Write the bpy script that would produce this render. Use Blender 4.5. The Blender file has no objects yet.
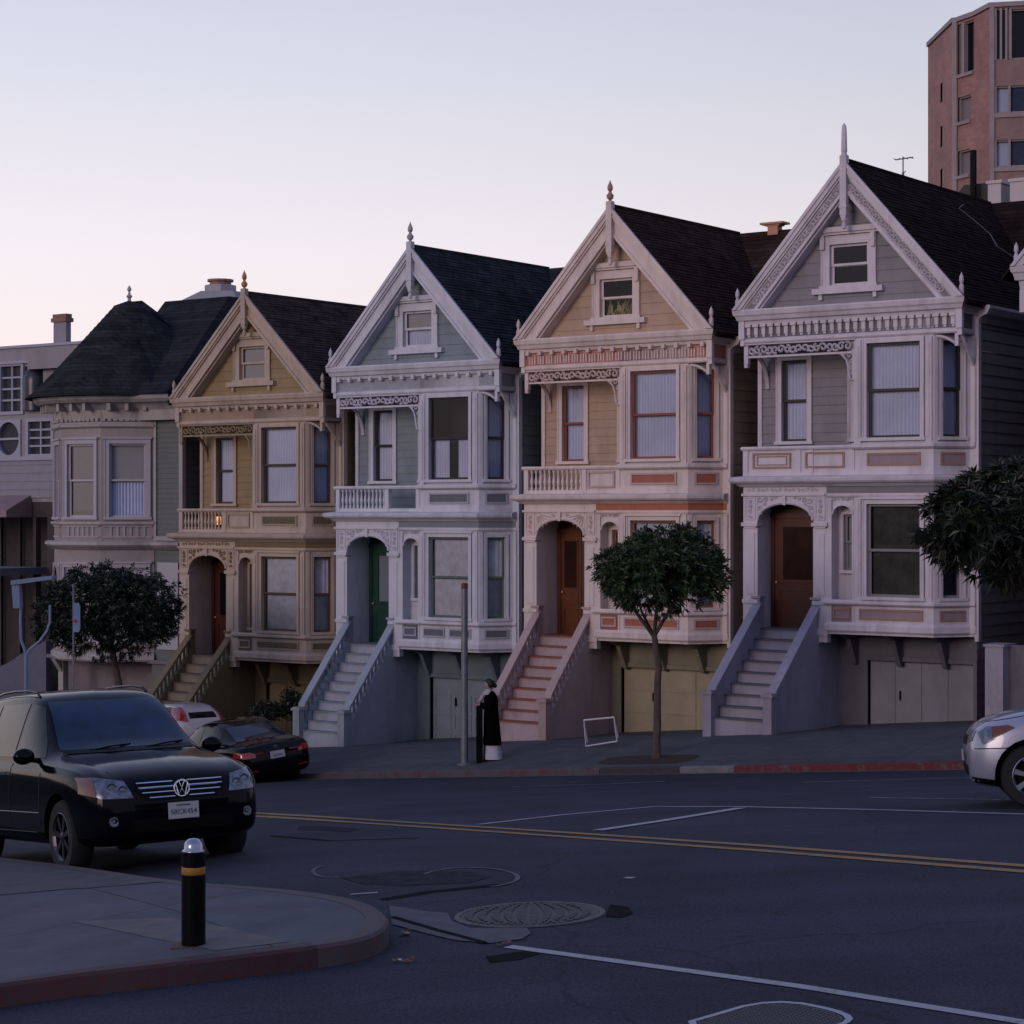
import bpy, bmesh, math, random
from mathutils import Vector, Matrix, noise
from mathutils.bvhtree import BVHTree
random.seed(7)
PI = math.pi
SC = bpy.context.scene
COL = SC.collection
R = math.radians

# ------------------------------------------------------------------ materials
def srgb(r, g, b):
    f = lambda c: (c/255/12.92) if c/255 <= .04045 else ((c/255+.055)/1.055)**2.4
    return (f(r), f(g), f(b))

def mat(name, col, rough=.6, metal=0, var=.12, vscale=3.0, bump=0, bscale=40, spec=.5, coat=0, emit=None, estr=1, grime=None, gscale=1.2):
    m = bpy.data.materials.new(name); m.use_nodes = True
    nt = m.node_tree; N = nt.nodes; L = nt.links
    p = N['Principled BSDF']
    p.inputs['Roughness'].default_value = rough
    p.inputs['Metallic'].default_value = metal
    p.inputs['Specular IOR Level'].default_value = spec
    p.inputs['Coat Weight'].default_value = coat
    p.inputs['Coat Roughness'].default_value = .03
    tc = N.new('ShaderNodeTexCoord')
    if var > 0:
        n = N.new('ShaderNodeTexNoise'); n.inputs['Scale'].default_value = vscale; n.inputs['Detail'].default_value = 6
        n.inputs['Roughness'].default_value = .65
        L.new(tc.outputs['Object'], n.inputs['Vector'])
        r = N.new('ShaderNodeMapRange'); r.inputs['From Min'].default_value = .3; r.inputs['From Max'].default_value = .7
        r.inputs['To Min'].default_value = 1-var; r.inputs['To Max'].default_value = 1+var
        L.new(n.outputs['Fac'], r.inputs['Value'])
        v = N.new('ShaderNodeVectorMath'); v.operation = 'SCALE'
        v.inputs[0].default_value = col
        L.new(r.outputs['Result'], v.inputs['Scale'])
        out = v.outputs['Vector']
        if grime:
            n2 = N.new('ShaderNodeTexNoise'); n2.inputs['Scale'].default_value = gscale; n2.inputs['Detail'].default_value = 8
            n2.inputs['Roughness'].default_value = .7
            mp = N.new('ShaderNodeMapping'); mp.inputs['Scale'].default_value = (1, 1, .25)
            L.new(tc.outputs['Object'], mp.inputs['Vector']); L.new(mp.outputs['Vector'], n2.inputs['Vector'])
            r2 = N.new('ShaderNodeMapRange'); r2.inputs['From Min'].default_value = .48; r2.inputs['From Max'].default_value = .70
            r2.inputs['To Max'].default_value = .75
            L.new(n2.outputs['Fac'], r2.inputs['Value'])
            mx = N.new('ShaderNodeMix'); mx.data_type = 'RGBA'
            L.new(r2.outputs['Result'], mx.inputs['Factor']); L.new(out, mx.inputs['A']); mx.inputs['B'].default_value = (*grime, 1)
            out = mx.outputs['Result']
        L.new(out, p.inputs['Base Color'])
    else:
        p.inputs['Base Color'].default_value = (*col, 1)
    if bump:
        n = N.new('ShaderNodeTexNoise'); n.inputs['Scale'].default_value = bscale; n.inputs['Detail'].default_value = 4
        L.new(tc.outputs['Object'], n.inputs['Vector'])
        b = N.new('ShaderNodeBump'); b.inputs['Strength'].default_value = bump; b.inputs['Distance'].default_value = .02
        L.new(n.outputs['Fac'], b.inputs['Height']); L.new(b.outputs['Normal'], p.inputs['Normal'])
    if emit:
        p.inputs['Emission Color'].default_value = (*emit, 1); p.inputs['Emission Strength'].default_value = estr
    return m

def glass_mat(name, tint=(.75, .8, .85), refl=1.0, rough=.02):
    m = bpy.data.materials.new(name); m.use_nodes = True
    nt = m.node_tree; N = nt.nodes; L = nt.links
    for n in list(N): N.remove(n)
    o = N.new('ShaderNodeOutputMaterial'); mx = N.new('ShaderNodeMixShader')
    t = N.new('ShaderNodeBsdfTransparent'); t.inputs['Color'].default_value = (*tint, 1)
    g = N.new('ShaderNodeBsdfGlossy'); g.inputs['Roughness'].default_value = rough
    f = N.new('ShaderNodeFresnel'); f.inputs['IOR'].default_value = 1.5
    mu = N.new('ShaderNodeMath'); mu.operation = 'MULTIPLY'; mu.inputs[1].default_value = refl; mu.use_clamp = True
    L.new(f.outputs[0], mu.inputs[0]); L.new(mu.outputs[0], mx.inputs[0])
    L.new(t.outputs[0], mx.inputs[1]); L.new(g.outputs[0], mx.inputs[2]); L.new(mx.outputs[0], o.inputs['Surface'])
    return m

def roof_mat(name, c1, c2):
    m = bpy.data.materials.new(name); m.use_nodes = True
    nt = m.node_tree; N = nt.nodes; L = nt.links; p = N['Principled BSDF']; p.inputs['Roughness'].default_value = .95
    p.inputs['Specular IOR Level'].default_value = .04
    tc = N.new('ShaderNodeTexCoord'); sx = N.new('ShaderNodeSeparateXYZ'); L.new(tc.outputs['Object'], sx.inputs[0])
    ad = N.new('ShaderNodeMath'); ad.operation = 'ADD'; L.new(sx.outputs[0], ad.inputs[0]); L.new(sx.outputs[1], ad.inputs[1])
    ml = N.new('ShaderNodeMath'); ml.operation = 'MULTIPLY'; ml.inputs[1].default_value = 1.35; L.new(sx.outputs[2], ml.inputs[0])
    cb = N.new('ShaderNodeCombineXYZ'); L.new(sx.outputs[1], cb.inputs[0]); L.new(ml.outputs[0], cb.inputs[1])
    br = N.new('ShaderNodeTexBrick'); br.inputs['Scale'].default_value = 1.0
    br.inputs['Brick Width'].default_value = .26; br.inputs['Row Height'].default_value = .15; br.inputs['Mortar Size'].default_value = .006
    br.inputs['Color1'].default_value = (*c1, 1); br.inputs['Color2'].default_value = (*c2, 1)
    br.inputs['Mortar'].default_value = (c1[0]*.4, c1[1]*.4, c1[2]*.4, 1)
    L.new(cb.outputs[0], br.inputs['Vector'])
    n = N.new('ShaderNodeTexNoise'); n.inputs['Scale'].default_value = 2.2; n.inputs['Detail'].default_value = 7; n.inputs['Roughness'].default_value = .7
    L.new(tc.outputs['Object'], n.inputs['Vector'])
    r = N.new('ShaderNodeMapRange'); r.inputs['From Min'].default_value = .3; r.inputs['From Max'].default_value = .7
    r.inputs['To Min'].default_value = .6; r.inputs['To Max'].default_value = 1.5; L.new(n.outputs['Fac'], r.inputs['Value'])
    v = N.new('ShaderNodeVectorMath'); v.operation = 'SCALE'; L.new(br.outputs['Color'], v.inputs[0]); L.new(r.outputs['Result'], v.inputs['Scale'])
    L.new(v.outputs[0], p.inputs['Base Color'])
    b = N.new('ShaderNodeBump'); b.inputs['Strength'].default_value = .6; b.inputs['Distance'].default_value = .02
    L.new(br.outputs['Fac'], b.inputs['Height']); b.invert = True; L.new(b.outputs['Normal'], p.inputs['Normal'])
    return m

def asphalt_mat():
    m = bpy.data.materials.new('asphalt'); m.use_nodes = True
    nt = m.node_tree; N = nt.nodes; L = nt.links; p = N['Principled BSDF']; p.inputs['Roughness'].default_value = .85
    p.inputs['Specular IOR Level'].default_value = .2
    tc = N.new('ShaderNodeTexCoord')
    def noise(s, d, ro, sc=None):
        n = N.new('ShaderNodeTexNoise'); n.inputs['Scale'].default_value = s; n.inputs['Detail'].default_value = d; n.inputs['Roughness'].default_value = ro
        if sc:
            mp = N.new('ShaderNodeMapping'); mp.inputs['Scale'].default_value = sc; mp.inputs['Rotation'].default_value = (0, 0, R(35.7))
            L.new(tc.outputs['Object'], mp.inputs['Vector']); L.new(mp.outputs['Vector'], n.inputs['Vector'])
        else: L.new(tc.outputs['Object'], n.inputs['Vector'])
        return n.outputs['Fac']
    def rng(x, a, b, c, d):
        r = N.new('ShaderNodeMapRange'); r.inputs['From Min'].default_value = a; r.inputs['From Max'].default_value = b
        r.inputs['To Min'].default_value = c; r.inputs['To Max'].default_value = d; L.new(x, r.inputs['Value']); return r.outputs['Result']
    def mul(a, b):
        q = N.new('ShaderNodeMath'); q.operation = 'MULTIPLY'; L.new(a, q.inputs[0]); L.new(b, q.inputs[1]); return q.outputs[0]
    fine = rng(noise(50, 3, .9), .33, .70, .25, 2.2)
    big = rng(noise(.55, 6, .6), .3, .7, .66, 1.3)
    streak = rng(noise(.9, 5, .6, (.12, 1.6, 1)), .35, .7, .82, 1.15)
    vor = N.new('ShaderNodeTexVoronoi'); vor.feature = 'DISTANCE_TO_EDGE'; vor.inputs['Scale'].default_value = .33
    dn = N.new('ShaderNodeTexNoise'); dn.inputs['Scale'].default_value = 1.3; dn.inputs['Detail'].default_value = 6
    L.new(tc.outputs['Object'], dn.inputs['Vector'])
    mxv = N.new('ShaderNodeMix'); mxv.data_type = 'VECTOR'; mxv.inputs['Factor'].default_value = .45
    L.new(tc.outputs['Object'], mxv.inputs['A']); L.new(dn.outputs['Color'], mxv.inputs['B']); L.new(mxv.outputs['Result'], vor.inputs['Vector'])
    cr = rng(vor.outputs['Distance'], 0, .006, .6, 1)
    k = mul(mul(fine, big), mul(streak, cr))
    v = N.new('ShaderNodeVectorMath'); v.operation = 'SCALE'; v.inputs[0].default_value = (.027, .031, .046); L.new(k, v.inputs['Scale'])
    L.new(v.outputs[0], p.inputs['Base Color'])
    b = N.new('ShaderNodeBump'); b.inputs['Strength'].default_value = .5; b.inputs['Distance'].default_value = .01
    L.new(noise(60, 3, .7), b.inputs['Height']); L.new(b.outputs['Normal'], p.inputs['Normal'])
    return m

def concrete_mat(name, col, joint=1.5, jw=.012, rot=0):
    m = bpy.data.materials.new(name); m.use_nodes = True
    nt = m.node_tree; N = nt.nodes; L = nt.links; p = N['Principled BSDF']; p.inputs['Roughness'].default_value = .85
    p.inputs['Specular IOR Level'].default_value = .3
    tc = N.new('ShaderNodeTexCoord')
    br = N.new('ShaderNodeTexBrick'); br.offset = 0; br.inputs['Scale'].default_value = 1; br.inputs['Brick Width'].default_value = joint; br.inputs['Row Height'].default_value = joint
    br.inputs['Mortar Size'].default_value = jw; br.inputs['Mortar Smooth'].default_value = .3
    a = col; br.inputs['Color1'].default_value = (a[0]*1.07, a[1]*1.07, a[2]*1.07, 1); br.inputs['Color2'].default_value = (a[0]*.9, a[1]*.9, a[2]*.9, 1)
    br.inputs['Mortar'].default_value = (a[0]*.35, a[1]*.35, a[2]*.35, 1)
    mp = N.new('ShaderNodeMapping'); mp.inputs['Rotation'].default_value = (0, 0, rot); L.new(tc.outputs['Object'], mp.inputs['Vector']); L.new(mp.outputs[0], br.inputs['Vector'])
    n = N.new('ShaderNodeTexNoise'); n.inputs['Scale'].default_value = 1.6; n.inputs['Detail'].default_value = 9; n.inputs['Roughness'].default_value = .72
    L.new(tc.outputs['Object'], n.inputs['Vector'])
    r = N.new('ShaderNodeMapRange'); r.inputs['From Min'].default_value = .3; r.inputs['From Max'].default_value = .7; r.inputs['To Min'].default_value = .72; r.inputs['To Max'].default_value = 1.22
    L.new(n.outputs['Fac'], r.inputs['Value'])
    v = N.new('ShaderNodeVectorMath'); v.operation = 'SCALE'; L.new(br.outputs['Color'], v.inputs[0]); L.new(r.outputs['Result'], v.inputs['Scale'])
    L.new(v.outputs[0], p.inputs['Base Color'])
    n3 = N.new('ShaderNodeTexNoise'); n3.inputs['Scale'].default_value = 50; L.new(tc.outputs['Object'], n3.inputs['Vector'])
    b = N.new('ShaderNodeBump'); b.inputs['Strength'].default_value = .25; b.inputs['Distance'].default_value = .01
    L.new(n3.outputs['Fac'], b.inputs['Height']); L.new(b.outputs['Normal'], p.inputs['Normal'])
    return m

def worn_paint(name, col, base, amount=.5, scale=6):
    m = bpy.data.materials.new(name); m.use_nodes = True
    nt = m.node_tree; N = nt.nodes; L = nt.links; p = N['Principled BSDF']; p.inputs['Roughness'].default_value = .75
    tc = N.new('ShaderNodeTexCoord'); n = N.new('ShaderNodeTexNoise'); n.inputs['Scale'].default_value = scale; n.inputs['Detail'].default_value = 10
    n.inputs['Roughness'].default_value = .8
    L.new(tc.outputs['Object'], n.inputs['Vector'])
    r = N.new('ShaderNodeMapRange'); r.inputs['From Min'].default_value = amount-.06; r.inputs['From Max'].default_value = amount+.08
    L.new(n.outputs['Fac'], r.inputs['Value'])
    mx = N.new('ShaderNodeMix'); mx.data_type = 'RGBA'; L.new(r.outputs['Result'], mx.inputs['Factor'])
    mx.inputs['A'].default_value = (*col, 1); mx.inputs['B'].default_value = (*base, 1)
    L.new(mx.outputs['Result'], p.inputs['Base Color'])
    return m

def leaf_mat(name, c):
    m = mat(name, c, rough=.42, var=.45, vscale=4.5, spec=.45)
    m.node_tree.nodes['Principled BSDF'].inputs['Subsurface Weight'].default_value = 0
    return m

GLASS = glass_mat('window_glass', (.95, .96, .98), 1.0)
GLASSD = glass_mat('dark_window_glass', (.35, .38, .42), 1.3)
CARGLASS = mat('car_glass', (.004, .006, .010), rough=.05, var=0, spec=.3)
CURT = mat('curtain_cloth', (.55, .60, .80), rough=.9, var=.08, vscale=2)
CURT2 = mat('blind_cloth', (.33, .33, .34), rough=.9, var=.05)
CURT4 = mat('dim_cloth', (.055, .058, .055), rough=.9, var=.5, vscale=3)
CURT3 = mat('lace_cloth', (.56, .59, .68), rough=.9, var=.2, vscale=5)
DARK = mat('dark_room', (.010, .012, .018), rough=.9, var=0)
BLACK = mat('black_plastic', (.005, .005, .006), rough=.5, var=0, spec=.1)
RUBBER = mat('rubber', (.012, .012, .013), rough=.8, var=.1)
CHROME = mat('chrome', (.75, .77, .8), rough=.12, metal=1, var=0)
ALLOYD = mat('dark_alloy', (.10, .10, .12), rough=.35, metal=1, var=0)
ALLOY = mat('alloy', (.42, .43, .47), rough=.3, metal=1, var=0)
STEEL = mat('galvanised_steel', (.19, .20, .23), rough=.5, metal=.5, var=.2, vscale=6)
FLASH = mat('vent_copper', (.45, .22, .14), rough=.5, metal=.3, var=.1)
ASPH = asphalt_mat()
CONC = concrete_mat('sidewalk_concrete', (.085, .088, .10), 1.8)
CONCN = concrete_mat('corner_concrete', (.085, .09, .11), 2.6, .012, R(62))

# ------------------------------------------------------------------ mesh builder
class Fr:
    """a vertical face: a runs along it, b is height, c sticks out of it"""
    def __init__(s, ox, oy, dx, dy):
        l = math.hypot(dx, dy); s.o = (ox, oy); s.d = (dx/l, dy/l); s.n = (dy/l, -dx/l)
    def __call__(s, a, b, c=0):
        return (s.o[0]+a*s.d[0]+c*s.n[0], s.o[1]+a*s.d[1]+c*s.n[1], b)
FRONT = Fr(0, 0, 1, 0)

class MB:
    def __init__(s): s.v = []; s.f = []; s.mi = []; s.cur = 0
    def add(s, vs, fs):
        o = len(s.v); s.v += [tuple(v) for v in vs]; s.f += [tuple(i+o for i in f) for f in fs]; s.mi += [s.cur]*len(fs)
    def hexa(s, p):
        s.add(p, [(0, 3, 2, 1), (4, 5, 6, 7), (0, 1, 5, 4), (1, 2, 6, 5), (2, 3, 7, 6), (3, 0, 4, 7)])
    def box(s, x0, x1, y0, y1, z0, z1):
        s.hexa([(x0, y0, z0), (x1, y0, z0), (x1, y1, z0), (x0, y1, z0), (x0, y0, z1), (x1, y0, z1), (x1, y1, z1), (x0, y1, z1)])
    def fb(s, F, a0, a1, b0, b1, c0, c1):
        s.hexa([F(a0, b0, c1), F(a1, b0, c1), F(a1, b0, c0), F(a0, b0, c0), F(a0, b1, c1), F(a1, b1, c1), F(a1, b1, c0), F(a0, b1, c0)])
    def prism(s, F, pts, c0, c1):
        n = len(pts); vs = [F(a, b, c0) for a, b in pts]+[F(a, b, c1) for a, b in pts]
        fs = [tuple(range(n))[::-1], tuple(range(n, 2*n))]+[(i, (i+1) % n, n+(i+1) % n, n+i) for i in range(n)]
        s.add(vs, fs)
    def vprism(s, pts, z0, z1):
        n = len(pts); vs = [(x, y, z0) for x, y in pts]+[(x, y, z1) for x, y in pts]
        s.add(vs, [tuple(range(n))[::-1], tuple(range(n, 2*n))]+[(i, (i+1) % n, n+(i+1) % n, n+i) for i in range(n)])
    def tube(s, pts, r, n=6, cap=True):
        pts = [Vector(p) for p in pts]; rs = r if isinstance(r, (list, tuple)) else [r]*len(pts)
        vs = []; prev = None
        for i, p in enumerate(pts):
            t = (pts[min(i+1, len(pts)-1)]-pts[max(i-1, 0)])
            if t.length < 1e-9: t = Vector((0, 0, 1))
            t.normalize()
            u = prev-t*prev.dot(t) if prev is not None else None
            if u is None or u.length < 1e-4:
                u = t.cross(Vector((0, 0, 1))) if abs(t.z) < .9 else t.cross(Vector((1, 0, 0)))
            u.normalize(); prev = u; w = t.cross(u)
            for k in range(n):
                a = 2*PI*k/n; vs.append(p+(u*math.cos(a)+w*math.sin(a))*rs[i])
        fs = []
        for i in range(len(pts)-1):
            for k in range(n):
                fs.append((i*n+k, i*n+(k+1) % n, (i+1)*n+(k+1) % n, (i+1)*n+k))
        if cap: fs += [tuple(range(n))[::-1], tuple(range((len(pts)-1)*n, len(pts)*n))]
        s.add(vs, fs)
    def lathe(s, c, prof, n=12, axis='z', cap=True):
        vs = []
        for r, h in prof:
            for k in range(n):
                a = 2*PI*k/n
                if axis == 'z': vs.append((c[0]+r*math.cos(a), c[1]+r*math.sin(a), c[2]+h))
                elif axis == 'y': vs.append((c[0]+r*math.cos(a), c[1]+h, c[2]+r*math.sin(a)))
                else: vs.append((c[0]+h, c[1]+r*math.cos(a), c[2]+r*math.sin(a)))
        m = len(prof)
        fs = [(i*n+k, i*n+(k+1) % n, (i+1)*n+(k+1) % n, (i+1)*n+k) for i in range(m-1) for k in range(n)]
        if cap: fs += [tuple(range(n))[::-1], tuple(range((m-1)*n, m*n))]
        s.add(vs, fs)
    def sweep(s, poly, prof, closed=False):
        """mouldings: plan polyline (outside on the right hand), profile of (offset, z) from bottom to top; inner offset closes it"""
        n = len(poly); rows = []
        for i in range(n):
            p = Vector(poly[i]); 
            a = Vector(poly[i-1]) if (i > 0 or closed) else None; b = Vector(poly[(i+1) % n]) if (i < n-1 or closed) else None
            nn = []
            if a is not None: d = (p-a).normalized(); nn.append(Vector((d.y, -d.x)))
            if b is not None: d = (b-p).normalized(); nn.append(Vector((d.y, -d.x)))
            if len(nn) == 2:
                m = (nn[0]+nn[1]); m.normalize(); k = 1/max(.35, m.dot(nn[0])); m = m*k
            else: m = nn[0]
            rows.append((p, m))
        q = len(prof); vs = []
        for p, m in rows:
            for o, z in prof: vs.append((p.x+m.x*o, p.y+m.y*o, z))
        fs = []
        rng = range(n) if closed else range(n-1)
        for i in rng:
            j = (i+1) % n
            for k in range(q):
                k2 = (k+1) % q
                fs.append((i*q+k, j*q+k, j*q+k2, i*q+k2))
        if not closed: fs += [tuple(range(q)), tuple(range((n-1)*q, n*q))[::-1]]
        s.add(vs, fs)
    def build(s, name, m, parent=None, smooth=False, recalc=True, xf=None):
        me = bpy.data.meshes.new(name); me.from_pydata(s.v, [], s.f)
        ms = m if isinstance(m, (list, tuple)) else [m]
        for k in ms: me.materials.append(k)
        if len(ms) > 1:
            for p, i in zip(me.polygons, s.mi): p.material_index = i
        if recalc:
            bm = bmesh.new(); bm.from_mesh(me); bmesh.ops.recalc_face_normals(bm, faces=bm.faces); bm.to_mesh(me); bm.free()
        if smooth:
            for p in me.polygons: p.use_smooth = True
            if smooth != 'all' and hasattr(me, 'set_sharp_from_angle'): me.set_sharp_from_angle(angle=R(40))
        o = bpy.data.objects.new(name, me); COL.objects.link(o)
        if parent is not None: o.parent = parent
        return o

def tag(o, label=None, cat=None, group=None, kind=None):
    if label: o['label'] = label
    if cat: o['category'] = cat
    if group: o['group'] = group
    if kind: o['kind'] = kind
    return o
def empty(name, loc, rz=0):
    o = bpy.data.objects.new(name, None); o.location = loc; o.rotation_euler = (0, 0, rz); o.empty_display_size = .3; COL.objects.link(o); return o

# ------------------------------------------------------------------ camera frame and street frame
FPX = 2085.0
DX, DY = 2900/math.hypot(2900, 2085), -2085/math.hypot(2900, 2085)
P0 = 49.586
ROT = math.atan2(DY, DX)
def W(s, n, z=0):                       # street frame: s along the kerb uphill, n away from the houses
    return (s*DX+n*DY, P0+s*DY-n*DX, z)
def SN(X, Y):
    return X*DX+(Y-P0)*DY, X*DY-(Y-P0)*DX
def SP(x, y, n=0):                      # where the sight line through a point of the photo meets the wall plane n
    u = (x-512)/FPX
    s = (u*(P0-n*DX)-n*DY)/(DX-u*DY)
    Y = P0+s*DY-n*DX
    return s, -(y-512)/FPX*Y
NC = 6.0
sA, zA = SP(300, 779, NC); sB, zB = SP(960, 769, NC)
GC = (zB-zA)/(sB-sA)
def zcurb(s): return zA+GC*(max(-60, min(60, s))-sA)
def zfac(s): return -5.40+.09*max(-60, min(60, s))
def ground(X, Y):
    s, n = SN(X, Y)
    Fh = -(zcurb(s)+.05*(n-NC)); Nh = 3.16-.04*X+.012*(Y-15)
    if n > 60: n = 60
    q = max(0, min(1, (X+4.4)/2.6)); q = q*q*(3-2*q); f = max(0, min(1, (36-Y)/9)); f = f*f*(3-2*f)
    return -(.5*(Fh+Nh+math.sqrt((Fh-Nh)**2+.04)))+.15*q*f
def onground(x, y, up=0.0):             # point of the road seen at a pixel of the photo
    u = (x-512)/FPX; v = (y-512)/FPX
    lo, hi = 3.0, 70.0
    Y = lo
    while Y < hi:
        if -v*Y < ground(u*Y, Y)+up: break
        Y += .25
    a, b = Y-.25, Y
    for _ in range(30):
        m = (a+b)/2
        if -v*m < ground(u*m, m)+up: b = m
        else: a = m
    return Vector((u*b, b, ground(u*b, b)+up))
def walk(s, n):                         # height of the far sidewalk
    t = max(0, min(1, (NC-.15-n)/(NC-.15)))
    zt = ground(*W(s, NC)[:2])+.13
    return zt+(zfac(s)-zt)*t+.16*math.sin(PI*t)

# ------------------------------------------------------------------ world, sun, camera
w = bpy.data.worlds.new('World'); SC.world = w; w.use_nodes = True
nt = w.node_tree; N = nt.nodes; L = nt.links
bg = N['Background']
tc = N.new('ShaderNodeTexCoord'); sx = N.new('ShaderNodeSeparateXYZ'); L.new(tc.outputs['Generated'], sx.inputs[0])
ramp = N.new('ShaderNodeValToRGB'); L.new(sx.outputs[2], ramp.inputs[0])
cr = ramp.color_ramp
stops = [(0.0, (1.02, .80, .76)), (.055, (1.0, .85, .84)), (.12, (.93, .86, .91)), (.235, (.67, .70, .83)), (.42, (.40, .47, .74)), (1.0, (.16, .23, .52))]
cr.elements[0].position = 0; cr.elements[0].color = (*stops[0][1], 1)
cr.elements[1].position = 1; cr.elements[1].color = (*stops[-1][1], 1)
for p_, c_ in stops[1:-1]:
    e = cr.elements.new(p_); e.color = (*c_, 1)
# the afterglow sits towards the left of the view: brighter and warmer there
glow = N.new('ShaderNodeVectorMath'); glow.operation = 'DOT_PRODUCT'; L.new(tc.outputs['Generated'], glow.inputs[0])
gd = Vector((-.42, .9, .03)).normalized(); glow.inputs[1].default_value = gd
gr = N.new('ShaderNodeMapRange'); gr.inputs['From Min'].default_value = -1; gr.inputs['From Max'].default_value = 1
gr.inputs['To Min'].default_value = .62; gr.inputs['To Max'].default_value = 1.03; L.new(glow.outputs['Value'], gr.inputs['Value'])
ramp2 = N.new('ShaderNodeValToRGB'); L.new(sx.outputs[2], ramp2.inputs[0]); c2 = ramp2.color_ramp
c2.elements[0].position = 0; c2.elements[0].color = (.42, .37, .46, 1); c2.elements[1].position = 1; c2.elements[1].color = (.16, .23, .52, 1)
e = c2.elements.new(.25); e.color = (.39, .40, .56, 1)
gm = N.new('ShaderNodeMapRange'); gm.inputs['From Min'].default_value = -.35; gm.inputs['From Max'].default_value = .55; L.new(glow.outputs['Value'], gm.inputs['Value'])
mxs = N.new('ShaderNodeMix'); mxs.data_type = 'RGBA'; L.new(gm.outputs['Result'], mxs.inputs['Factor']); L.new(ramp2.outputs['Color'], mxs.inputs['A']); L.new(ramp.outputs['Color'], mxs.inputs['B'])
gr.inputs['From Min'].default_value = .8; gr.inputs['To Min'].default_value = .86; gr.inputs['To Max'].default_value = 1.02
sc_ = N.new('ShaderNodeVectorMath'); sc_.operation = 'SCALE'; L.new(mxs.outputs['Result'], sc_.inputs[0]); L.new(gr.outputs['Result'], sc_.inputs['Scale'])
sky = N.new('ShaderNodeTexSky'); sky.sky_type = 'NISHITA'; sky.sun_disc = False
sky.sun_elevation = R(10); sky.sun_rotation = R(-142)
sk = N.new('ShaderNodeVectorMath'); sk.operation = 'SCALE'; sk.inputs['Scale'].default_value = .002; L.new(sky.outputs[0], sk.inputs[0])
sm = N.new('ShaderNodeVectorMath'); sm.operation = 'ADD'; L.new(sc_.outputs[0], sm.inputs[0]); L.new(sk.outputs[0], sm.inputs[1])
L.new(sm.outputs[0], bg.inputs['Color']); bg.inputs['Strength'].default_value = 1.0
sl = bpy.data.lights.new('sun', 'SUN'); sl.energy = .98; sl.angle = R(24); sl.color = (1, .78, .73)
so = bpy.data.objects.new('sun', sl); COL.objects.link(so)
so.rotation_euler = Vector((.60, .78, -.18)).to_track_quat('-Z', 'Y').to_euler(); so.location = (-20, -10, 30)
cam = bpy.data.cameras.new('camera'); cam.sensor_width = 36; cam.lens = 36*FPX/1024; cam.clip_end = 1500; cam.clip_start = .1
co = bpy.data.objects.new('camera', cam); COL.objects.link(co); co.rotation_euler = (R(90), 0, 0); SC.camera = co
SC.view_settings.view_transform = 'Standard'; SC.view_settings.look = 'None'; SC.view_settings.exposure = 0; SC.view_settings.gamma = 1
SC.cycles.max_bounces = 5; SC.cycles.transparent_max_bounces = 12; SC.cycles.caustics_reflective = False; SC.cycles.caustics_refractive = False

# ------------------------------------------------------------------ ground, road, sidewalks
def grid(fn, us, vs, name, m, **k):
    mb = MB(); nu, nv = len(us), len(vs)
    mb.v = [fn(u, v) for v in vs for u in us]
    mb.f = [(j*nu+i, j*nu+i+1, (j+1)*nu+i+1, (j+1)*nu+i) for j in range(nv-1) for i in range(nu-1)]
    mb.mi = [0]*len(mb.f)
    return mb.build(name, m, smooth='all', recalc=False, **k)
def lin(a, b, n): return [a+(b-a)*i/(n-1) for i in range(n)]

def road_pt(s, n):
    x, y, _ = W(s, n); return (x, y, ground(x, y))
ro = grid(road_pt, lin(-60, 60, 241), lin(NC, 62, 113), 'road', ASPH); tag(ro, kind='structure')
def base_pt(s, n):
    sc2 = max(-60, min(60, s)); x, y, _ = W(s, n)
    z = min(zfac(sc2), zcurb(sc2))-.6 - (max(0, n-62)*0)
    if n > NC: z = min(z, ground(*W(sc2, min(n, 60))[:2])-.35)
    h_ = max(0, min(11, (n-63)*.4));  # unseen hill behind the camera, its height tuned to darken reflections
    if n > 18: h_ = max(h_, min(8, max(0, (-20-s))*.5)*min(1, (n-18)/12))  # added rise off to the left, out of view, darkens car reflections
    if h_ > 0: z += h_+1.3*math.sin(s*.11+n*.07)*min(1, h_/8)
    return (x, y, z)
go = grid(base_pt, lin(-700, -70, 8)+lin(-60, 60, 91)+lin(70, 700, 8), [-900, -500, -200, -100, -60, -30, -10, 0, 3, 6, 9, 14, 18, 22, 26, 30, 35, 40, 47, 55, 63, 66, 70, 80, 95, 110, 200, 400], 'ground', mat('unseen_hill_ground', (.010, .010, .012), rough=.95, var=.3, vscale=.5)); tag(go, kind='structure')

# far sidewalk, local coordinates are street coordinates
rowz = empty('sidewalk_origin', (0, P0, 0), ROT) ; bpy.data.objects.remove(rowz)
def place_row(o): o.location = (0, P0, 0); o.rotation_euler = (0, 0, ROT); return o
sw = grid(lambda s, n: (s, -n, walk(s, n)), lin(-45, 45, 181), lin(NC-.15, -1.3, 17), 'sidewalk', CONC); place_row(sw); tag(sw, kind='structure')
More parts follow.
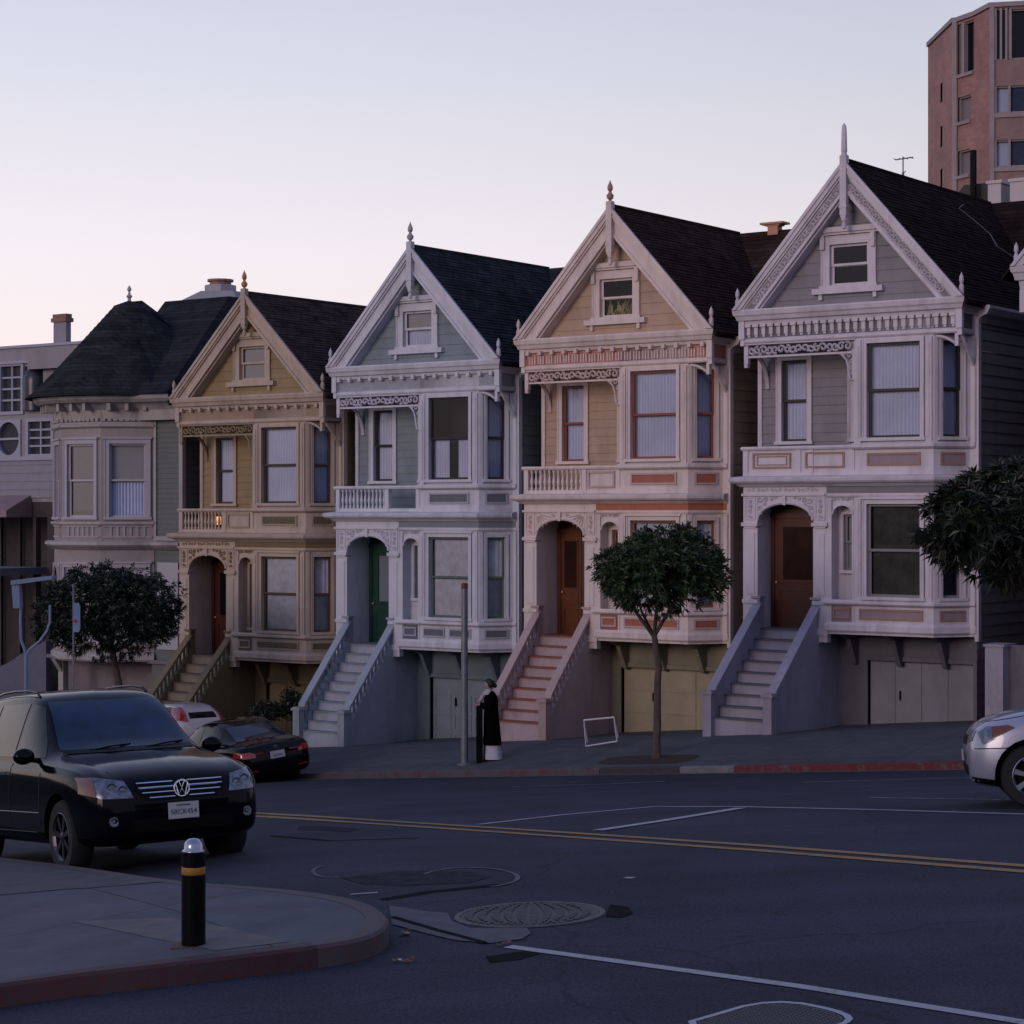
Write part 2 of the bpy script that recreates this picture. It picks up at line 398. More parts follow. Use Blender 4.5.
# far kerb: painted lengths
KERB_GREY = mat('kerb_concrete', (.16, .155, .16), rough=.85, var=.3, vscale=4, bump=.3, bscale=30)
KERB_RED = worn_paint('kerb_red_paint', (.12, .016, .018), (.13, .10, .10), .57, 5)
KERB_PINK = worn_paint('kerb_faded_red_paint', (.09, .038, .042), (.085, .075, .085), .48, 4)
def kerb_seg(s0, s1, m):
    mb = MB(); n = max(2, int((s1-s0)/.5)+1); ss = lin(s0, s1, n); 
    prof = []
    for s in ss:
        g = ground(*W(s, NC)[:2]); t = g+.13
        prof.append([(s, -(NC+.03), g-.1), (s, -(NC+.03), t-.02), (s, -(NC+.01), t), (s, -(NC-.15), t+.003), (s, -(NC-.15), g-.1)])
    for r_ in prof: mb.v += r_
    for i in range(n-1):
        for k in range(4): mb.f.append((i*5+k, (i+1)*5+k, (i+1)*5+k+1, i*5+k+1)); mb.mi.append(0)
    mb.f += [(0, 1, 2, 3, 4), tuple(range((n-1)*5, n*5))[::-1]]; mb.mi += [0, 0]
    o = place_row(mb.build('kerb', m)); tag(o, kind='structure')
def sx_(x): return SP(x, 770, NC)[0]
kerb_seg(-45, sx_(420), KERB_PINK); kerb_seg(sx_(420)+.01, sx_(600), KERB_PINK)
kerb_seg(sx_(600)+.01, sx_(680), mat('kerb_dark', (.04, .035, .035), rough=.8, var=.3)); kerb_seg(sx_(680)+.01, sx_(735), KERB_GREY); kerb_seg(sx_(735)+.01, 45, KERB_RED)
# gutter strip of concrete at the kerb foot
gut = grid(lambda s, n: (s, -n, ground(*W(s, n)[:2])+.006), lin(-45, 45, 181), [NC+.03, NC+.25, NC+.45], 'gutter', mat('gutter_concrete', (.085, .083, .09), rough=.85, var=.3, vscale=3)); place_row(gut); tag(gut, kind='structure')

# near corner of the sidewalk (outline read along its kerb)
UPPER = [(-420, 815), (-200, 838), (0, 857), (90, 868), (172, 881), (287, 889), (340, 896), (370, 904), (385, 914)]
LOWER = [(388, 921), (380, 931), (362, 938), (330, 944), (250, 954), (164, 964), (80, 973), (0, 984), (-200, 1008), (-420, 1036)]
def smooth_poly(P, k=2):
    for _ in range(k):
        Q = [P[0]]
        for a, b in zip(P, P[1:]):
            Q += [a*.75+b*.25, a*.25+b*.75]
        P = Q+[P[-1]]
    return P
CUR = smooth_poly([onground(x, y, .15) for x, y in UPPER+LOWER], 2)
def inset(P, d):
    Q = []
    for i, p in enumerate(P):
        a = P[max(0, i-1)]; b = P[min(len(P)-1, i+1)]; t = (b-a); t.z = 0; t.normalize()
        q = p+Vector((-t.y, t.x, 0))*d*SGN; Q.append(Vector((q.x, q.y, ground(q.x, q.y)+.15)))
    return Q
SGN = -1
INN = inset(CUR, .15)
mb = MB(); n = len(CUR)
for p, q in zip(CUR, INN):
    t = (q-p); t.z = 0; t.normalize(); o_ = p-t*.02
    mb.v += [(o_.x, o_.y, ground(p.x, p.y)-.08), (p.x-t.x*.012, p.y-t.y*.012, p.z-.02), (p.x+t.x*.01, p.y+t.y*.01, p.z+.002), tuple(q+Vector((0, 0, .002)))]
for i in range(n-1):
    mid = (CUR[i]+CUR[i+1])/2
    px = 512+FPX*mid.x/mid.y; py = 512-FPX*mid.z/mid.y
    for k in range(3):
        mb.f.append((i*4+k, (i+1)*4+k, (i+1)*4+k+1, i*4+k+1))
        mb.mi.append(0 if (px < 322 and py > 930) else 1)
ko = mb.build('kerb', [worn_paint('corner_kerb_red', (.055, .014, .018), (.040, .026, .032), .50, 12), worn_paint('corner_kerb_worn', (.075, .042, .048), (.06, .055, .065), .5, 8)], smooth=True); tag(ko, kind='structure')
bm = bmesh.new(); vs = [bm.verts.new(q) for q in INN]; f = bm.faces.new(vs)
bmesh.ops.triangulate(bm, faces=[f])
for _ in range(2): bmesh.ops.subdivide_edges(bm, edges=[e for e in bm.edges if e.calc_length() > 1.0], cuts=2)
bmesh.ops.triangulate(bm, faces=bm.faces)
for v in bm.verts: v.co.z = ground(v.co.x, v.co.y)+.15
bmesh.ops.recalc_face_normals(bm, faces=bm.faces)
me = bpy.data.meshes.new('sidewalk'); bm.to_mesh(me); bm.free(); me.materials.append(CONCN)
cs = bpy.data.objects.new('sidewalk', me); COL.objects.link(cs); tag(cs, kind='structure')
def ground_poly(pts, up, name, m, step=.5):
    """a thin sheet that follows the road, given by points already on it"""
    bm = bmesh.new(); f = bm.faces.new([bm.verts.new(p) for p in pts]); bmesh.ops.triangulate(bm, faces=[f])
    for _ in range(3): bmesh.ops.subdivide_edges(bm, edges=[e for e in bm.edges if e.calc_length() > step], cuts=1); bmesh.ops.triangulate(bm, faces=bm.faces)
    for v in bm.verts: v.co.z = ground(v.co.x, v.co.y)+up
    bmesh.ops.recalc_face_normals(bm, faces=bm.faces)
    me = bpy.data.meshes.new(name); bm.to_mesh(me); bm.free(); me.materials.append(m)
    o = bpy.data.objects.new(name, me); COL.objects.link(o); return o
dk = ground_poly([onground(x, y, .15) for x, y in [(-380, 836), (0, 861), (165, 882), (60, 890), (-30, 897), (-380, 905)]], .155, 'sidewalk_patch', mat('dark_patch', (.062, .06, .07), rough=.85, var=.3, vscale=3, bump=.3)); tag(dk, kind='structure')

sl2 = ground_poly([onground(x, y, .15) for x, y in [(74, 922), (168, 918), (290, 942), (215, 951), (150, 938)]], .1535, 'sidewalk_slab', mat('pale_slab', (.105, .10, .105), rough=.85, var=.25, vscale=4, bump=.3)); tag(sl2, kind='structure')
WHITE_LINE = worn_paint('white_road_paint', (.33, .33, .36), (.07, .07, .08), .60, 5)
FAINT_LINE = worn_paint('faded_white_road_paint', (.27, .27, .30), (.07, .07, .08), .50, 3)
YEL_LINE = worn_paint('yellow_road_paint', (.30, .16, .05), (.10, .07, .05), .58, 4)
def marking(pxs, width, m, up=.006):
    px2 = []
    for (xa, ya), (xb, yb) in zip(pxs, pxs[1:]):
        k = max(1, int(abs(xb-xa)/25)); px2 += [(xa+(xb-xa)*i/k, ya+(yb-ya)*i/k) for i in range(k)]
    P = [onground(x, y) for x, y in px2+[pxs[-1]]]; Q = []
    for a, b in zip(P, P[1:]):
        k = max(1, int((b-a).length/.35))
        for i in range(k): Q.append(a.lerp(b, i/k))
    Q.append(P[-1]); mb = MB()
    for i, p in enumerate(Q):
        a = Q[max(0, i-1)]; b = Q[min(len(Q)-1, i+1)]; t = b-a; t.z = 0; t.normalize(); nn = Vector((-t.y, t.x, 0))*width/2
        for q in (p-nn, p+nn): mb.v.append((q.x, q.y, ground(q.x, q.y)+up))
    for i in range(len(Q)-1): mb.f.append((2*i, 2*i+2, 2*i+3, 2*i+1)); mb.mi.append(0)
    o = mb.build('road_marking', m); tag(o, kind='structure'); return o
marking([(215, 810.5), (500, 828.5), (760, 846), (1100, 872)], .13, YEL_LINE)
marking([(215, 813.5), (500, 832.5), (760, 851), (1100, 878)], .13, YEL_LINE)
marking([(508, 947), (640, 965), (800, 987), (1000, 1019), (1150, 1044)], .10, WHITE_LINE)
marking([(478, 825), (560, 815.5), (655, 807), (735, 807), (870, 810), (1100, 817)], .10, WHITE_LINE, .007)
marking([(598, 831), (665, 821), (741, 808.5)], .16, WHITE_LINE, .010)
marking([(512, 787), (600, 784.5), (665, 781.5)], .12, FAINT_LINE)
marking([(803, 782.5), (880, 780.5), (975, 778)], .14, FAINT_LINE)
marking([(870, 798), (1000, 800)], .08, FAINT_LINE)
def arc(cx, cy, rx, ry, a0, a1, n=14): return [(cx+rx*math.cos(R(a0+(a1-a0)*i/n)), cy+ry*math.sin(R(a0+(a1-a0)*i/n))) for i in range(n+1)]
FAINTER = worn_paint('chalk_line', (.13, .13, .16), (.04, .042, .055), .46, 9)
marking(arc(330, 872, 17, 6, 60, 250), .035, FAINTER); marking(arc(470, 878, 48, 10, 200, 425, 22), .04, FAINTER)
marking([(350, 895), (378, 893)], .05, WHITE_LINE)
marking([(625, 878), (634, 878.5)], .08, WHITE_LINE)
# gutter pan and patched asphalt round the manhole
GP = mat('gutter_pan_concrete', (.062, .065, .078), rough=.8, var=.35, vscale=5)
o = ground_poly([onground(x, y) for x, y in [(389, 906), (425, 912), (448, 914), (452, 922), (470, 929), (527, 929), (531, 934), (522, 940), (490, 944), (455, 941), (425, 934), (392, 925)]], .008, 'gutter_apron', GP, .3); tag(o, kind='structure')
TAR = mat('tar_seal', (.010, .010, .012), rough=.9, var=.3, spec=.05)
marking([(382, 900), (430, 892), (500, 885)], .12, TAR, .004); marking([(392, 918), (440, 932), (485, 944)], .05, TAR, .012)
marking([(270, 836), (330, 841), (420, 838)], .05, TAR, .004)
o = ground_poly([onground(x, y) for x, y in [(610, 905), (628, 907), (633, 914), (622, 918), (606, 917)]], .004, 'tar_patch', TAR, .3); tag(o, kind='structure')
o = ground_poly([onground(x, y) for x, y in [(485, 957), (535, 950), (540, 954), (520, 960), (490, 963)]], .004, 'tar_patch', TAR, .3); tag(o, kind='structure')

OLD = mat('old_asphalt_repair', (.025, .027, .037), rough=.9, var=.6, vscale=9, bump=.4, spec=.1)
for P_ in ([(340, 878), (400, 871), (470, 872), (492, 877), (470, 883), (400, 886), (360, 884)], [(300, 826), (360, 829), (350, 832), (296, 830)]):
    tag(ground_poly([onground(x, y) for x, y in P_], .003, 'asphalt_repair', OLD, .4), kind='structure')
# manhole
def manhole():
    c = onground(530, 915); e = onground(605, 914); w0 = onground(455, 916); rx = (e-w0).length/2
    t = onground(530, 903); b_ = onground(530, 928); ry = (t-b_).length/2; r = min(rx, ry*1.1)
    root = empty('manhole_cover', c)
    tag(root, 'round dark iron manhole cover sunk in the asphalt beside the corner kerb', 'manhole cover')
    mb = MB()
    def el(k, z, rr): return [(rr*rx*math.cos(a), rr*ry*math.sin(a), z+ground(c.x+rr*rx*math.cos(a), c.y+rr*ry*math.sin(a))-c.z) for a in [2*PI*i/40 for i in range(40)]]
    r0 = el(0, .004, 1); r1 = el(0, .012, .99); r2 = el(0, .012, .93); r3 = el(0, .005, .92)
    mb.v = r0+r1+r2+r3
    for q in range(3):
        for i in range(40): mb.f.append((q*40+i, q*40+(i+1) % 40, (q+1)*40+(i+1) % 40, (q+1)*40+i)); mb.mi.append(0)
    mb.build('frame', mat('manhole_rim', (.09, .088, .09), rough=.6, metal=.4, var=.4, vscale=8), root)
    mb = MB(); v = el(0, .006, .915); mb.v = v+[(0, 0, .006)]
    for i in range(40): mb.f.append((i, (i+1) % 40, 40)); mb.mi.append(0)
    for i in range(-8, 9):
        y = i*ry/9.2; xx = rx*.86*math.sqrt(max(0, 1-(y/(ry*.9))**2))
        if xx > .05:
            k = 10
            for j in range(k):
                x0 = -xx+2*xx*j/k; x1 = x0+2*xx/k*.62; g0 = ground(c.x+x0, c.y+y)-c.z+.008
                mb.box(x0, x1, y-.02, y+.02, g0-.004, g0+.008)
    mb.build('lid', mat('manhole_lid', (.045, .043, .045), rough=.55, metal=.3, var=.4, vscale=8, bump=.4), root)
manhole()
def grate():
    P = [onground(x, y) for x, y in [(688, 1022), (772, 997.5), (858, 1014), (845, 1029), (700, 1052)]]
    c = onground(775, 1015)
    root = empty('utility_cover', c); tag(root, 'flat metal mesh cover outlined in white paint at the bottom of the road', 'utility cover')
    mb = MB()
    n = len(P)
    C = sum(P, Vector())/n
    Q = smooth_poly(P+[P[0]], 2)[:-1]; n = len(Q)
    for i, p in enumerate(Q):
        q = p+(C-p).normalized()*.045
        for s_, h in ((p, .006), (q, .006)): mb.v.append((s_.x-c.x, s_.y-c.y, ground(s_.x, s_.y)+h-c.z))
    for i in range(n): j = (i+1) % n; mb.f.append((2*i, 2*j, 2*j+1, 2*i+1)); mb.mi.append(0)
    mb.build('painted_outline', worn_paint('cover_white_paint', (.36, .36, .42), (.1, .1, .11), .62, 8), root)
    m = mat('mesh_plate', (.03, .03, .034), rough=.5, metal=.4, var=.2)
    mb = MB(); I = [p+(C-p).normalized()*.055 for p in Q]
    mb.v = [(p.x-c.x, p.y-c.y, ground(p.x, p.y)+.005-c.z) for p in I]+[(C.x-c.x, C.y-c.y, ground(C.x, C.y)+.005-c.z)]
    for i in range(n): mb.f.append((i, (i+1) % n, n)); mb.mi.append(0)
    # raised diamond treads
    xs = [p.x for p in I]; ys = [p.y for p in I]
    def inside(x, y):
        r_ = False; j = n-1
        for i in range(n):
            a, b = I[i], I[j]
            if (a.y > y) != (b.y > y) and x < (b.x-a.x)*(y-a.y)/(b.y-a.y)+a.x: r_ = not r_
            j = i
        return r_
    y = min(ys)
    row = 0
    while y < max(ys):
        x = min(xs)+(row % 2)*.02
        while x < max(xs):
            if inside(x, y) and inside(x+.02, y+.02): 
                z = ground(x, y)-c.z+.005; mb.add([(x-c.x, y-c.y, z), (x+.016-c.x, y+.008-c.y, z+.006), (x+.02-c.x, y+.02-c.y, z), (x+.004-c.x, y+.012-c.y, z+.006)], [(0, 1, 2, 3)])
            x += .04
        y += .03; row += 1
    mb.build('plate', m, root)
grate()

# ------------------------------------------------------------------ wall and window pieces shared by the houses
def siding(mb, F, a0, a1, b0, b1, c=0, holes=(), board=.2, lo=None, hi=None, proud=.02):
    """clapboards as real lapped boards; lo/hi(b) give slanted ends"""
    lo = lo or (lambda b: a0); hi = hi or (lambda b: a1)
    cuts = {b0, b1}; k = 0
    while b0+k*board < b1: cuts.add(round(b0+k*board, 5)); k += 1
    for h in holes:
        for q in (h[2], h[3]):
            if b0 < q < b1: cuts.add(q)
    cuts = sorted(cuts)
    for q0, q1 in zip(cuts, cuts[1:]):
        if q1-q0 < 1e-4: continue
        ph0 = ((q0-b0)/board) % 1; 
        if ph0 > .999: ph0 = 0
        ph1 = ph0+(q1-q0)/board
        c0 = c+proud*(1-ph0); c1 = c+proud*(1-min(1, ph1))
        hs = sorted([h for h in holes if h[2] < q1-1e-5 and h[3] > q0+1e-5])
        segs = []; ca, cb = lo(q0), lo(q1)
        for h in hs:
            segs.append((ca, h[0], cb, h[0])); ca = cb = h[1]
        segs.append((ca, hi(q0), cb, hi(q1)))
        for l0, r0, l1, r1 in segs:
            if r0-l0 < .002 and r1-l1 < .002: continue
            mb.add([F(l0, q0, c0), F(r0, q0, c0), F(r1, q1, c1), F(l1, q1, c1)], [(0, 1, 2, 3)])
            if ph0 == 0: mb.add([F(l0, q0, c), F(r0, q0, c), F(r0, q0, c0), F(l0, q0, c0)], [(0, 1, 2, 3)])

def flat(mb, F, a0, a1, b0, b1, c=0, holes=()):
    siding(mb, F, a0, a1, b0, b1, c, holes, board=50, proud=0)

def curl(mb, F, a, b, r, c, dirn=1, start=0, t=.011, turns=1.1):
    pts = []
    for i in range(11):
        q = i/10; rr = r*(1-.8*q); an = start+dirn*q*turns*2*PI
        pts.append(F(a+rr*math.cos(an), b+rr*math.sin(an), c))
    mb.tube(pts, t, 4)

def window(par, F, a0, a1, b0, b1, c, M, sash=None, kind='curtain', tw=.11, head=True, sill=True, depth=.13, split=.5, casing=True, half=.5, name_glass=None):
    tr = M['trim']; sash = sash or M['sash']
    mb = MB()
    # jambs
    for p, q in (((a0, b0), (a0, b1)), ((a1, b0), (a1, b1)), ((a0, b0), (a1, b0)), ((a0, b1), (a1, b1))):
        mb.add([F(p[0], p[1], c+.01), F(q[0], q[1], c+.01), F(q[0], q[1], c-depth-.03), F(p[0], p[1], c-depth-.03)], [(0, 1, 2, 3)])
    if casing:
        mb.fb(F, a0-tw, a0, b0, b1, c-.01, c+.045); mb.fb(F, a1, a1+tw, b0, b1, c-.01, c+.045)
        mb.fb(F, a0-tw, a1+tw, b1, b1+tw, c-.01, c+.048)
        mb.fb(F, a0-tw, a0-tw+.03, b0, b1+tw, c+.04, c+.065); mb.fb(F, a1+tw-.03, a1+tw, b0, b1+tw, c+.04, c+.066)
        if head: mb.fb(F, a0-tw-.04, a1+tw+.04, b1+tw, b1+tw+.05, c-.01, c+.1)
    if sill: mb.fb(F, a0-tw-.03, a1+tw+.03, b0-.07, b0, c-.012, c+.09)
    wo = mb.build('window', tr, par)
    mb = MB(); st = .058; bm_ = b0+(b1-b0)*split
    for z0, z1, cc in ((bm_-.02, b1, c-.045), (b0, bm_+.02, c-.08)):
        mb.fb(F, a0, a0+st, z0, z1, cc-.03, cc); mb.fb(F, a1-st, a1, z0, z1, cc-.03, cc)
        mb.fb(F, a0+st, a1-st, z1-st*.9, z1, cc-.03, cc); mb.fb(F, a0+st, a1-st, z0, z0+st*.9, cc-.03, cc)
    mb.build('sash', sash, wo)
    mb = MB()
    for z0, z1, cc in ((bm_, b1-.03, c-.06), (b0+.03, bm_, c-.095)):
        mb.add([F(a0+.03, z0, cc), F(a1-.03, z0, cc), F(a1-.03, z1, cc), F(a0+.03, z1, cc)], [(0, 1, 2, 3)])
    mb.build('pane', GLASSD if kind in ('dark',) and name_glass is None else GLASS, wo)
    rng = random.Random(int((a0*31+b0*17+c)*100))
    def drape(x0, x1, z0, z1, name, m, amp=.034, per=.085):
        mb = MB(); n = max(8, int((x1-x0)/.018)); ph = rng.random()*6
        for i in range(n+1):
            x = x0+(x1-x0)*i/n; d = amp*math.sin(x/per*2*PI+ph+.9*math.sin(x*9+ph))*(.8+.2*math.sin(x*5))
            mb.v += [F(x, z0, c-depth-amp-.01+d*1.1), F(x, (z0+z1)/2, c-depth-amp-.01+d), F(x, z1, c-depth-amp-.01+d*.8)]
        for i in range(n):
            mb.f += [(3*i, 3*i+3, 3*i+4, 3*i+1), (3*i+1, 3*i+4, 3*i+5, 3*i+2)]; mb.mi += [0, 0]
        mb.build(name, m, wo, smooth='all')
    if kind == 'curtain': drape(a0, a1, b0, b1, 'curtain', CURT)
    elif kind == 'dim': drape(a0, a1, b0, b1, 'curtain', CURT4, .02, .3)
    elif kind == 'lace': drape(a0, a1, b0, b1, 'curtain', CURT3, .012, .12)
    elif kind == 'blind': drape(a0, a1, b0, b1, 'blind', CURT2, .003, .5)
    elif kind == 'blindhalf':
        drape(a0, a1, b0, b0+(b1-b0)*half, 'curtain', CURT); drape(a0, a1, b0+(b1-b0)*half, b1, 'blind', M.get('blind', CURT2), .002, .5)
    if kind == 'sheer':
        mid = (a0+a1)/2; drape(a0, mid-.1*(a1-a0), b0, b0+(b1-b0)*half, 'curtain', CURT); drape(mid+.12*(a1-a0), a1, b0, b0+(b1-b0)*half, 'curtain', CURT)
    # room box behind
    mb = MB(); dd = depth+.75 if kind in ('dark', 'sheer') else depth+.08
    mb.add([F(a0, b0, c-depth-.031), F(a1, b0, c-depth-.031), F(a1, b1, c-depth-.031), F(a0, b1, c-depth-.031), F(a0, b0, c-dd), F(a1, b0, c-dd), F(a1, b1, c-dd), F(a0, b1, c-dd)],
           [(4, 5, 6, 7), (0, 1, 5, 4), (1, 2, 6, 5), (2, 3, 7, 6), (3, 0, 4, 7)])
    mb.build('room', DARK, wo)
    return wo

def panel(mb_list, F, a0, a1, b0, b1, c, w=.035, p=.02):
    mb = mb_list
    mb.fb(F, a0, a1, b0, b0+w, c, c+p); mb.fb(F, a0, a1, b1-w, b1, c, c+p)
    mb.fb(F, a0, a0+w, b0+w, b1-w, c, c+p-.001); mb.fb(F, a1-w, a1, b0+w, b1-w, c, c+p-.001)

def baluster_row(mb, F, a0, a1, b0, b1, c, gap=.13, r=.03):
    n = max(1, int((a1-a0)/gap))
    for i in range(n):
        a = a0+(i+.5)*(a1-a0)/n; h = b1-b0; x, y, _ = F(a, 0, c)
        mb.lathe((x, y, b0), [(r*.9, 0), (r*.9, h*.1), (r*.5, h*.18), (r*1.05, h*.4), (r*.5, h*.68), (r*.45, h*.8), (r*.9, h*.9), (r*.9, h)], 8)

# ------------------------------------------------------------------ the gabled houses
def gabled_house(s0, zb, M, o):
    root = empty('house', W(s0, 0, zb), ROT); root['label'] = o['label']; root['category'] = 'house'; root['group'] = 'row of Victorian houses'
    T = M['trim']; S = M['siding']; F = FRONT
    FC = Fr(1.95, 0, .5, .7); lc = math.hypot(.5, .7)
    FL = Fr(-.33, .7, .48, -.7); ll = math.hypot(.48, .7)
    FREC = Fr(0, 1.0, 1, 0)
    A = [(-2.56, 1.0), (-2.56, 0), (1.95, 0), (2.45, .7), (2.6, .7)]
    B = [(-.33, .7), (.15, 0), (1.95, 0), (2.45, .7), (2.6, .7)]
    C = [(-.5, .7), (-.5, 0), (1.95, 0), (2.45, .7), (2.6, .7)]
    D = [(-2.5, 1.0), (-2.5, 0), (2.5, 0), (2.5, 1.3)]
    zg = -3.2; za = o.get('za', 9.95); ze = 6.98; tan = (za-ze)/2.68; 
    ysh = 12.5
    # --- walls (siding) : sides, recess, gable field, garage wall
    mb = MB()
    FR = Fr(2.6, .7, 0, 1); siding(mb, FR, 0, ysh-.7, zg, 6.8, 0, (), .24)
    FLs = Fr(-2.7, ysh, 0, -1); siding(mb, FLs, 0, ysh-1.0, zg, 6.8, 0, (), .24)
    h_up = (-2.13, -1.50, 4.12, 5.92)
    siding(mb, FREC, -2.7, .3, 3.3, 6.3, 0, [h_up], .2)
    tz = lambda b: max(0.0, (za-.45-b)/tan)
    gwin = (-.54, .36, 7.42, 8.30)
    siding(mb, Fr(0, .22, 1, 0), -2.6, 2.6, 6.9, za-.47, 0, [gwin], .26, lo=lambda b: -tz(b), hi=lambda b: tz(b))
    # closed back and inner fill so that nothing looks through
    mb.box(-2.66, 2.56, ysh-.05, ysh, zg, 6.8)
    mb.build('wall', S, root)
    # --- lower wall of the garage storey
    mb = MB(); Gx0, Gx1 = o.get('gar', (-.1, 2.35)); Gz1 = o.get('garz', -.66); Gz0 = -3.0
    flat(mb, FREC, -.78, 2.6, zg, .02, 0, [(Gx0, Gx1, Gz0, Gz1)])
    mb.fb(FREC, Gx0-.08, Gx1+.08, Gz1, Gz1+.1, .0, .05)
    mb.fb(FREC, Gx0-.08, Gx0, Gz0, Gz1, .0, .05); mb.fb(FREC, Gx1, Gx1+.08, Gz0, Gz1, .0, .05)
    # braces under the bay
    for ax in (-.3, .75, 1.8):
        Fb = Fr(ax, 1.0, 0, -1)
        mb.prism(Fb, [(0, 0), (.9, 0), (.9, -.06), (.42, -.2), (.12, -.75), (0, -.78)], -.05, .05)
    mb.build('basement_wall', M['base'], root)
    mb = MB(); FG = Fr(0, 1.1, 1, 0)
    mb.fb(FG, Gx0, Gx1, Gz0, Gz1, -.05, 0)
    st = o.get('garstyle', 'v')
    gw = (Gx1-Gx0)
    if st == 'v':
        for i in range(4):
            x0 = Gx0+gw*i/4; mb.fb(FG, x0+.02, x0+gw/4-.02, -2.9, Gz1-.03, 0, .02)
    elif st == 'grid':
        for i in range(4):
            for j in range(4):
                x0 = Gx0+gw*i/4; z0 = -2.6+j*.48
                if z0+.44 < Gz1: panel(mb, FG, x0+.05, x0+gw/4-.05, z0, z0+.42, 0, .04, .02)
    else:
        for j in range(3): mb.fb(FG, Gx0+.03, Gx0+gw*.70, -2.3+j*.52, -2.3+j*.52+.48, 0, .02)
        mb.fb(FG, Gx0+gw*.74, Gx1-.03, -2.9, Gz1-.04, 0, .025)
    gd = mb.build('garage_door', M['garage'], root)
    mb = MB(); hx = Gx0+gw*.29; mb.fb(FG, hx, hx+.03, -1.5, -1.3, .015, .06); mb.build('handle', BLACK, gd)
    # --- ground floor bay: flat trim walls with openings
    hg = (.44, 1.66, .76, 2.72); hc = (.20, .66, .76, 2.72)
    hu = (.44, 1.66, 4.12, 6.12); hcu = (.20, .66, 4.12, 6.12); hl = (.22, .62, 4.12, 6.12)
    mb = MB()
    flat(mb, F, .15, 1.95, 3.3, 6.75, 0, [hu]); flat(mb, FC, 0, lc, 3.3, 6.75, 0, [hcu]); flat(mb, FL, 0, ll, 3.3, 6.4, 0, [hl]); flat(mb, Fr(2.45, .7, 1, 0), 0, .15, 3.3, 6.7)
    mb.build('upper_bay_wall', T, root); mb = MB()
    flat(mb, F, .12, 1.95, 0, 3.1, 0, [hg]); flat(mb, FC, 0, lc, 0, 3.1, 0, [hc]); flat(mb, Fr(2.45, .7, 1, 0), 0, .15, 0, 3.3)
    # pilaster strips with a bead
    for a in (.16, 1.78):
        for z0, z1 in ((.66, 2.86), (4.0, 6.2)):
            mb.fb(F, a, a+.15, z0, z1, .002, .05); mb.fb(F, a+.05, a+.10, z0+.12, z1-.12, .04, .066)
    for z0, z1 in ((.66, 2.86), (4.0, 6.2)):
        mb.fb(FC, .005, .09, z0, z1, .002, .04); mb.fb(FC, lc-.09, lc-.01, z0, z1, .002, .05)
        mb.fb(Fr(2.45, .7, 1, 0), .0, .17, z0-(.66 if z0 < 3 else 0), z1, -.02, .04)
    # corner board down the side
    mb.box(2.575, 2.66, .66, .80, -.15, 6.6)
    mb.fb(FREC, -2.72, -2.62, 3.3, 6.4, .0, .05)
    # floor under bay + porch slab
    mb.vprism([(-.5, 1.0), (-.5, .02), (1.93, .02), (2.43, .7), (2.58, .72), (2.58, 1.0)], -.06, .0)
    # niche beside the porch
    mb.fb(F, -.5, -.40, .0, 3.0, -.4, .0)
    mb.fb(F, .08, .145, .0, 3.0, -.3, -.0)
    mb.build('bay_wall', T, root)
    mb = MB()
    nich = (-.27, .0, .95 if o.get('nlow') is None else o['nlow'], 2.5)
    FN = Fr(0, .34, 1, 0)
    siding(mb, FN, -.40, .14, 0, 3.0, 0, [nich], .2) if o.get('nsid') else flat(mb, FN, -.40, .14, 0, 3.0, 0, [nich])
    mb.build('niche_wall', M.get('niche', T), root)
    window(root, FN, *nich[:2], nich[2], nich[3], 0, M, sash=M.get('sashg'), kind='blind', tw=.05, head=False, depth=.1)
    window(root, F, *hg, 0, M, sash=M.get('sashg'), kind=o.get('k1', 'curtain'), tw=.1)
    window(root, FC, *hc, 0, M, sash=M.get('sashg'), kind=o.get('k2', 'curtain'), tw=.08, head=False)
    window(root, F, *hu, 0, M, kind=o.get('k3', 'curtain'), tw=.1, head=False, half=.5)
    window(root, FC, *hcu, 0, M, kind='curtain', tw=.08, head=False)
    window(root, FL, *hl, 0, M, kind='blind', tw=.08, head=False)
    window(root, FREC, *h_up, 0, M, kind='curtain', tw=.13, head=False)
    gwo = window(root, Fr(0, .22, 1, 0), *gwin, 0, M, sash=M.get('sashgab', T), kind=o.get('kg', 'dark'), tw=.2, head=True, depth=.12, name_glass=1 if o.get('plants') else None)
    mb = MB(); FW = Fr(0, .22, 1, 0)
    mb.fb(FW, -.98, .78, 8.55, 8.66, .0, .16); mb.fb(FW, -.92, .72, 8.5, 8.552, .0, .11)
    mb.fb(FW, -.92, .74, 7.24, 7.36, .0, .14)
    for a in (-.74, .54): mb.fb(FW, a-.04, a+.04, 7.12, 7.24, .0, .09)
    for a in (-.69, .50): mb.fb(FW, a-.05, a+.05, 8.2, 8.5, .05, .11)
    mb.build('hood', T, gwo)
    if o.get('plants'):
        mb = MB(); rr = random.Random(3)
        for i in range(26):
            a = -.46+rr.random()*.7; p = Vector(FW(a, 7.46, -.13)); tip = p+Vector((rr.uniform(-.16, .16), rr.uniform(-.02, .02), rr.uniform(.14, .38)))
            mid = (p+tip)/2+Vector((0, 0, .05)); mb.tube([p, mid, tip], [.012, .016, .003], 4)
        mb.build('plant', mat('window_plant', (.42, .34, .14), rough=.7, var=.4), gwo)
    # --- sills, base, ledge
    mb = MB()
    mb.sweep(C, [(-.04, .0), (.03, .0), (.05, .03), (.05, .14), (.02, .2), (-.04, .2)])
    mb.build('base_moulding', T, root); mb = MB()
    mb.sweep(C, [(-.04, .56), (.04, .56), (.09, .6), (.09, .64), (.05, .68), (-.04, .68)])
    mb.build('sill_moulding', T, root); mb = MB()
    mb.sweep(C, [(-.04, 2.87), (.03, 2.87), (.05, 2.9), (.05, 2.95), (-.04, 2.95)])
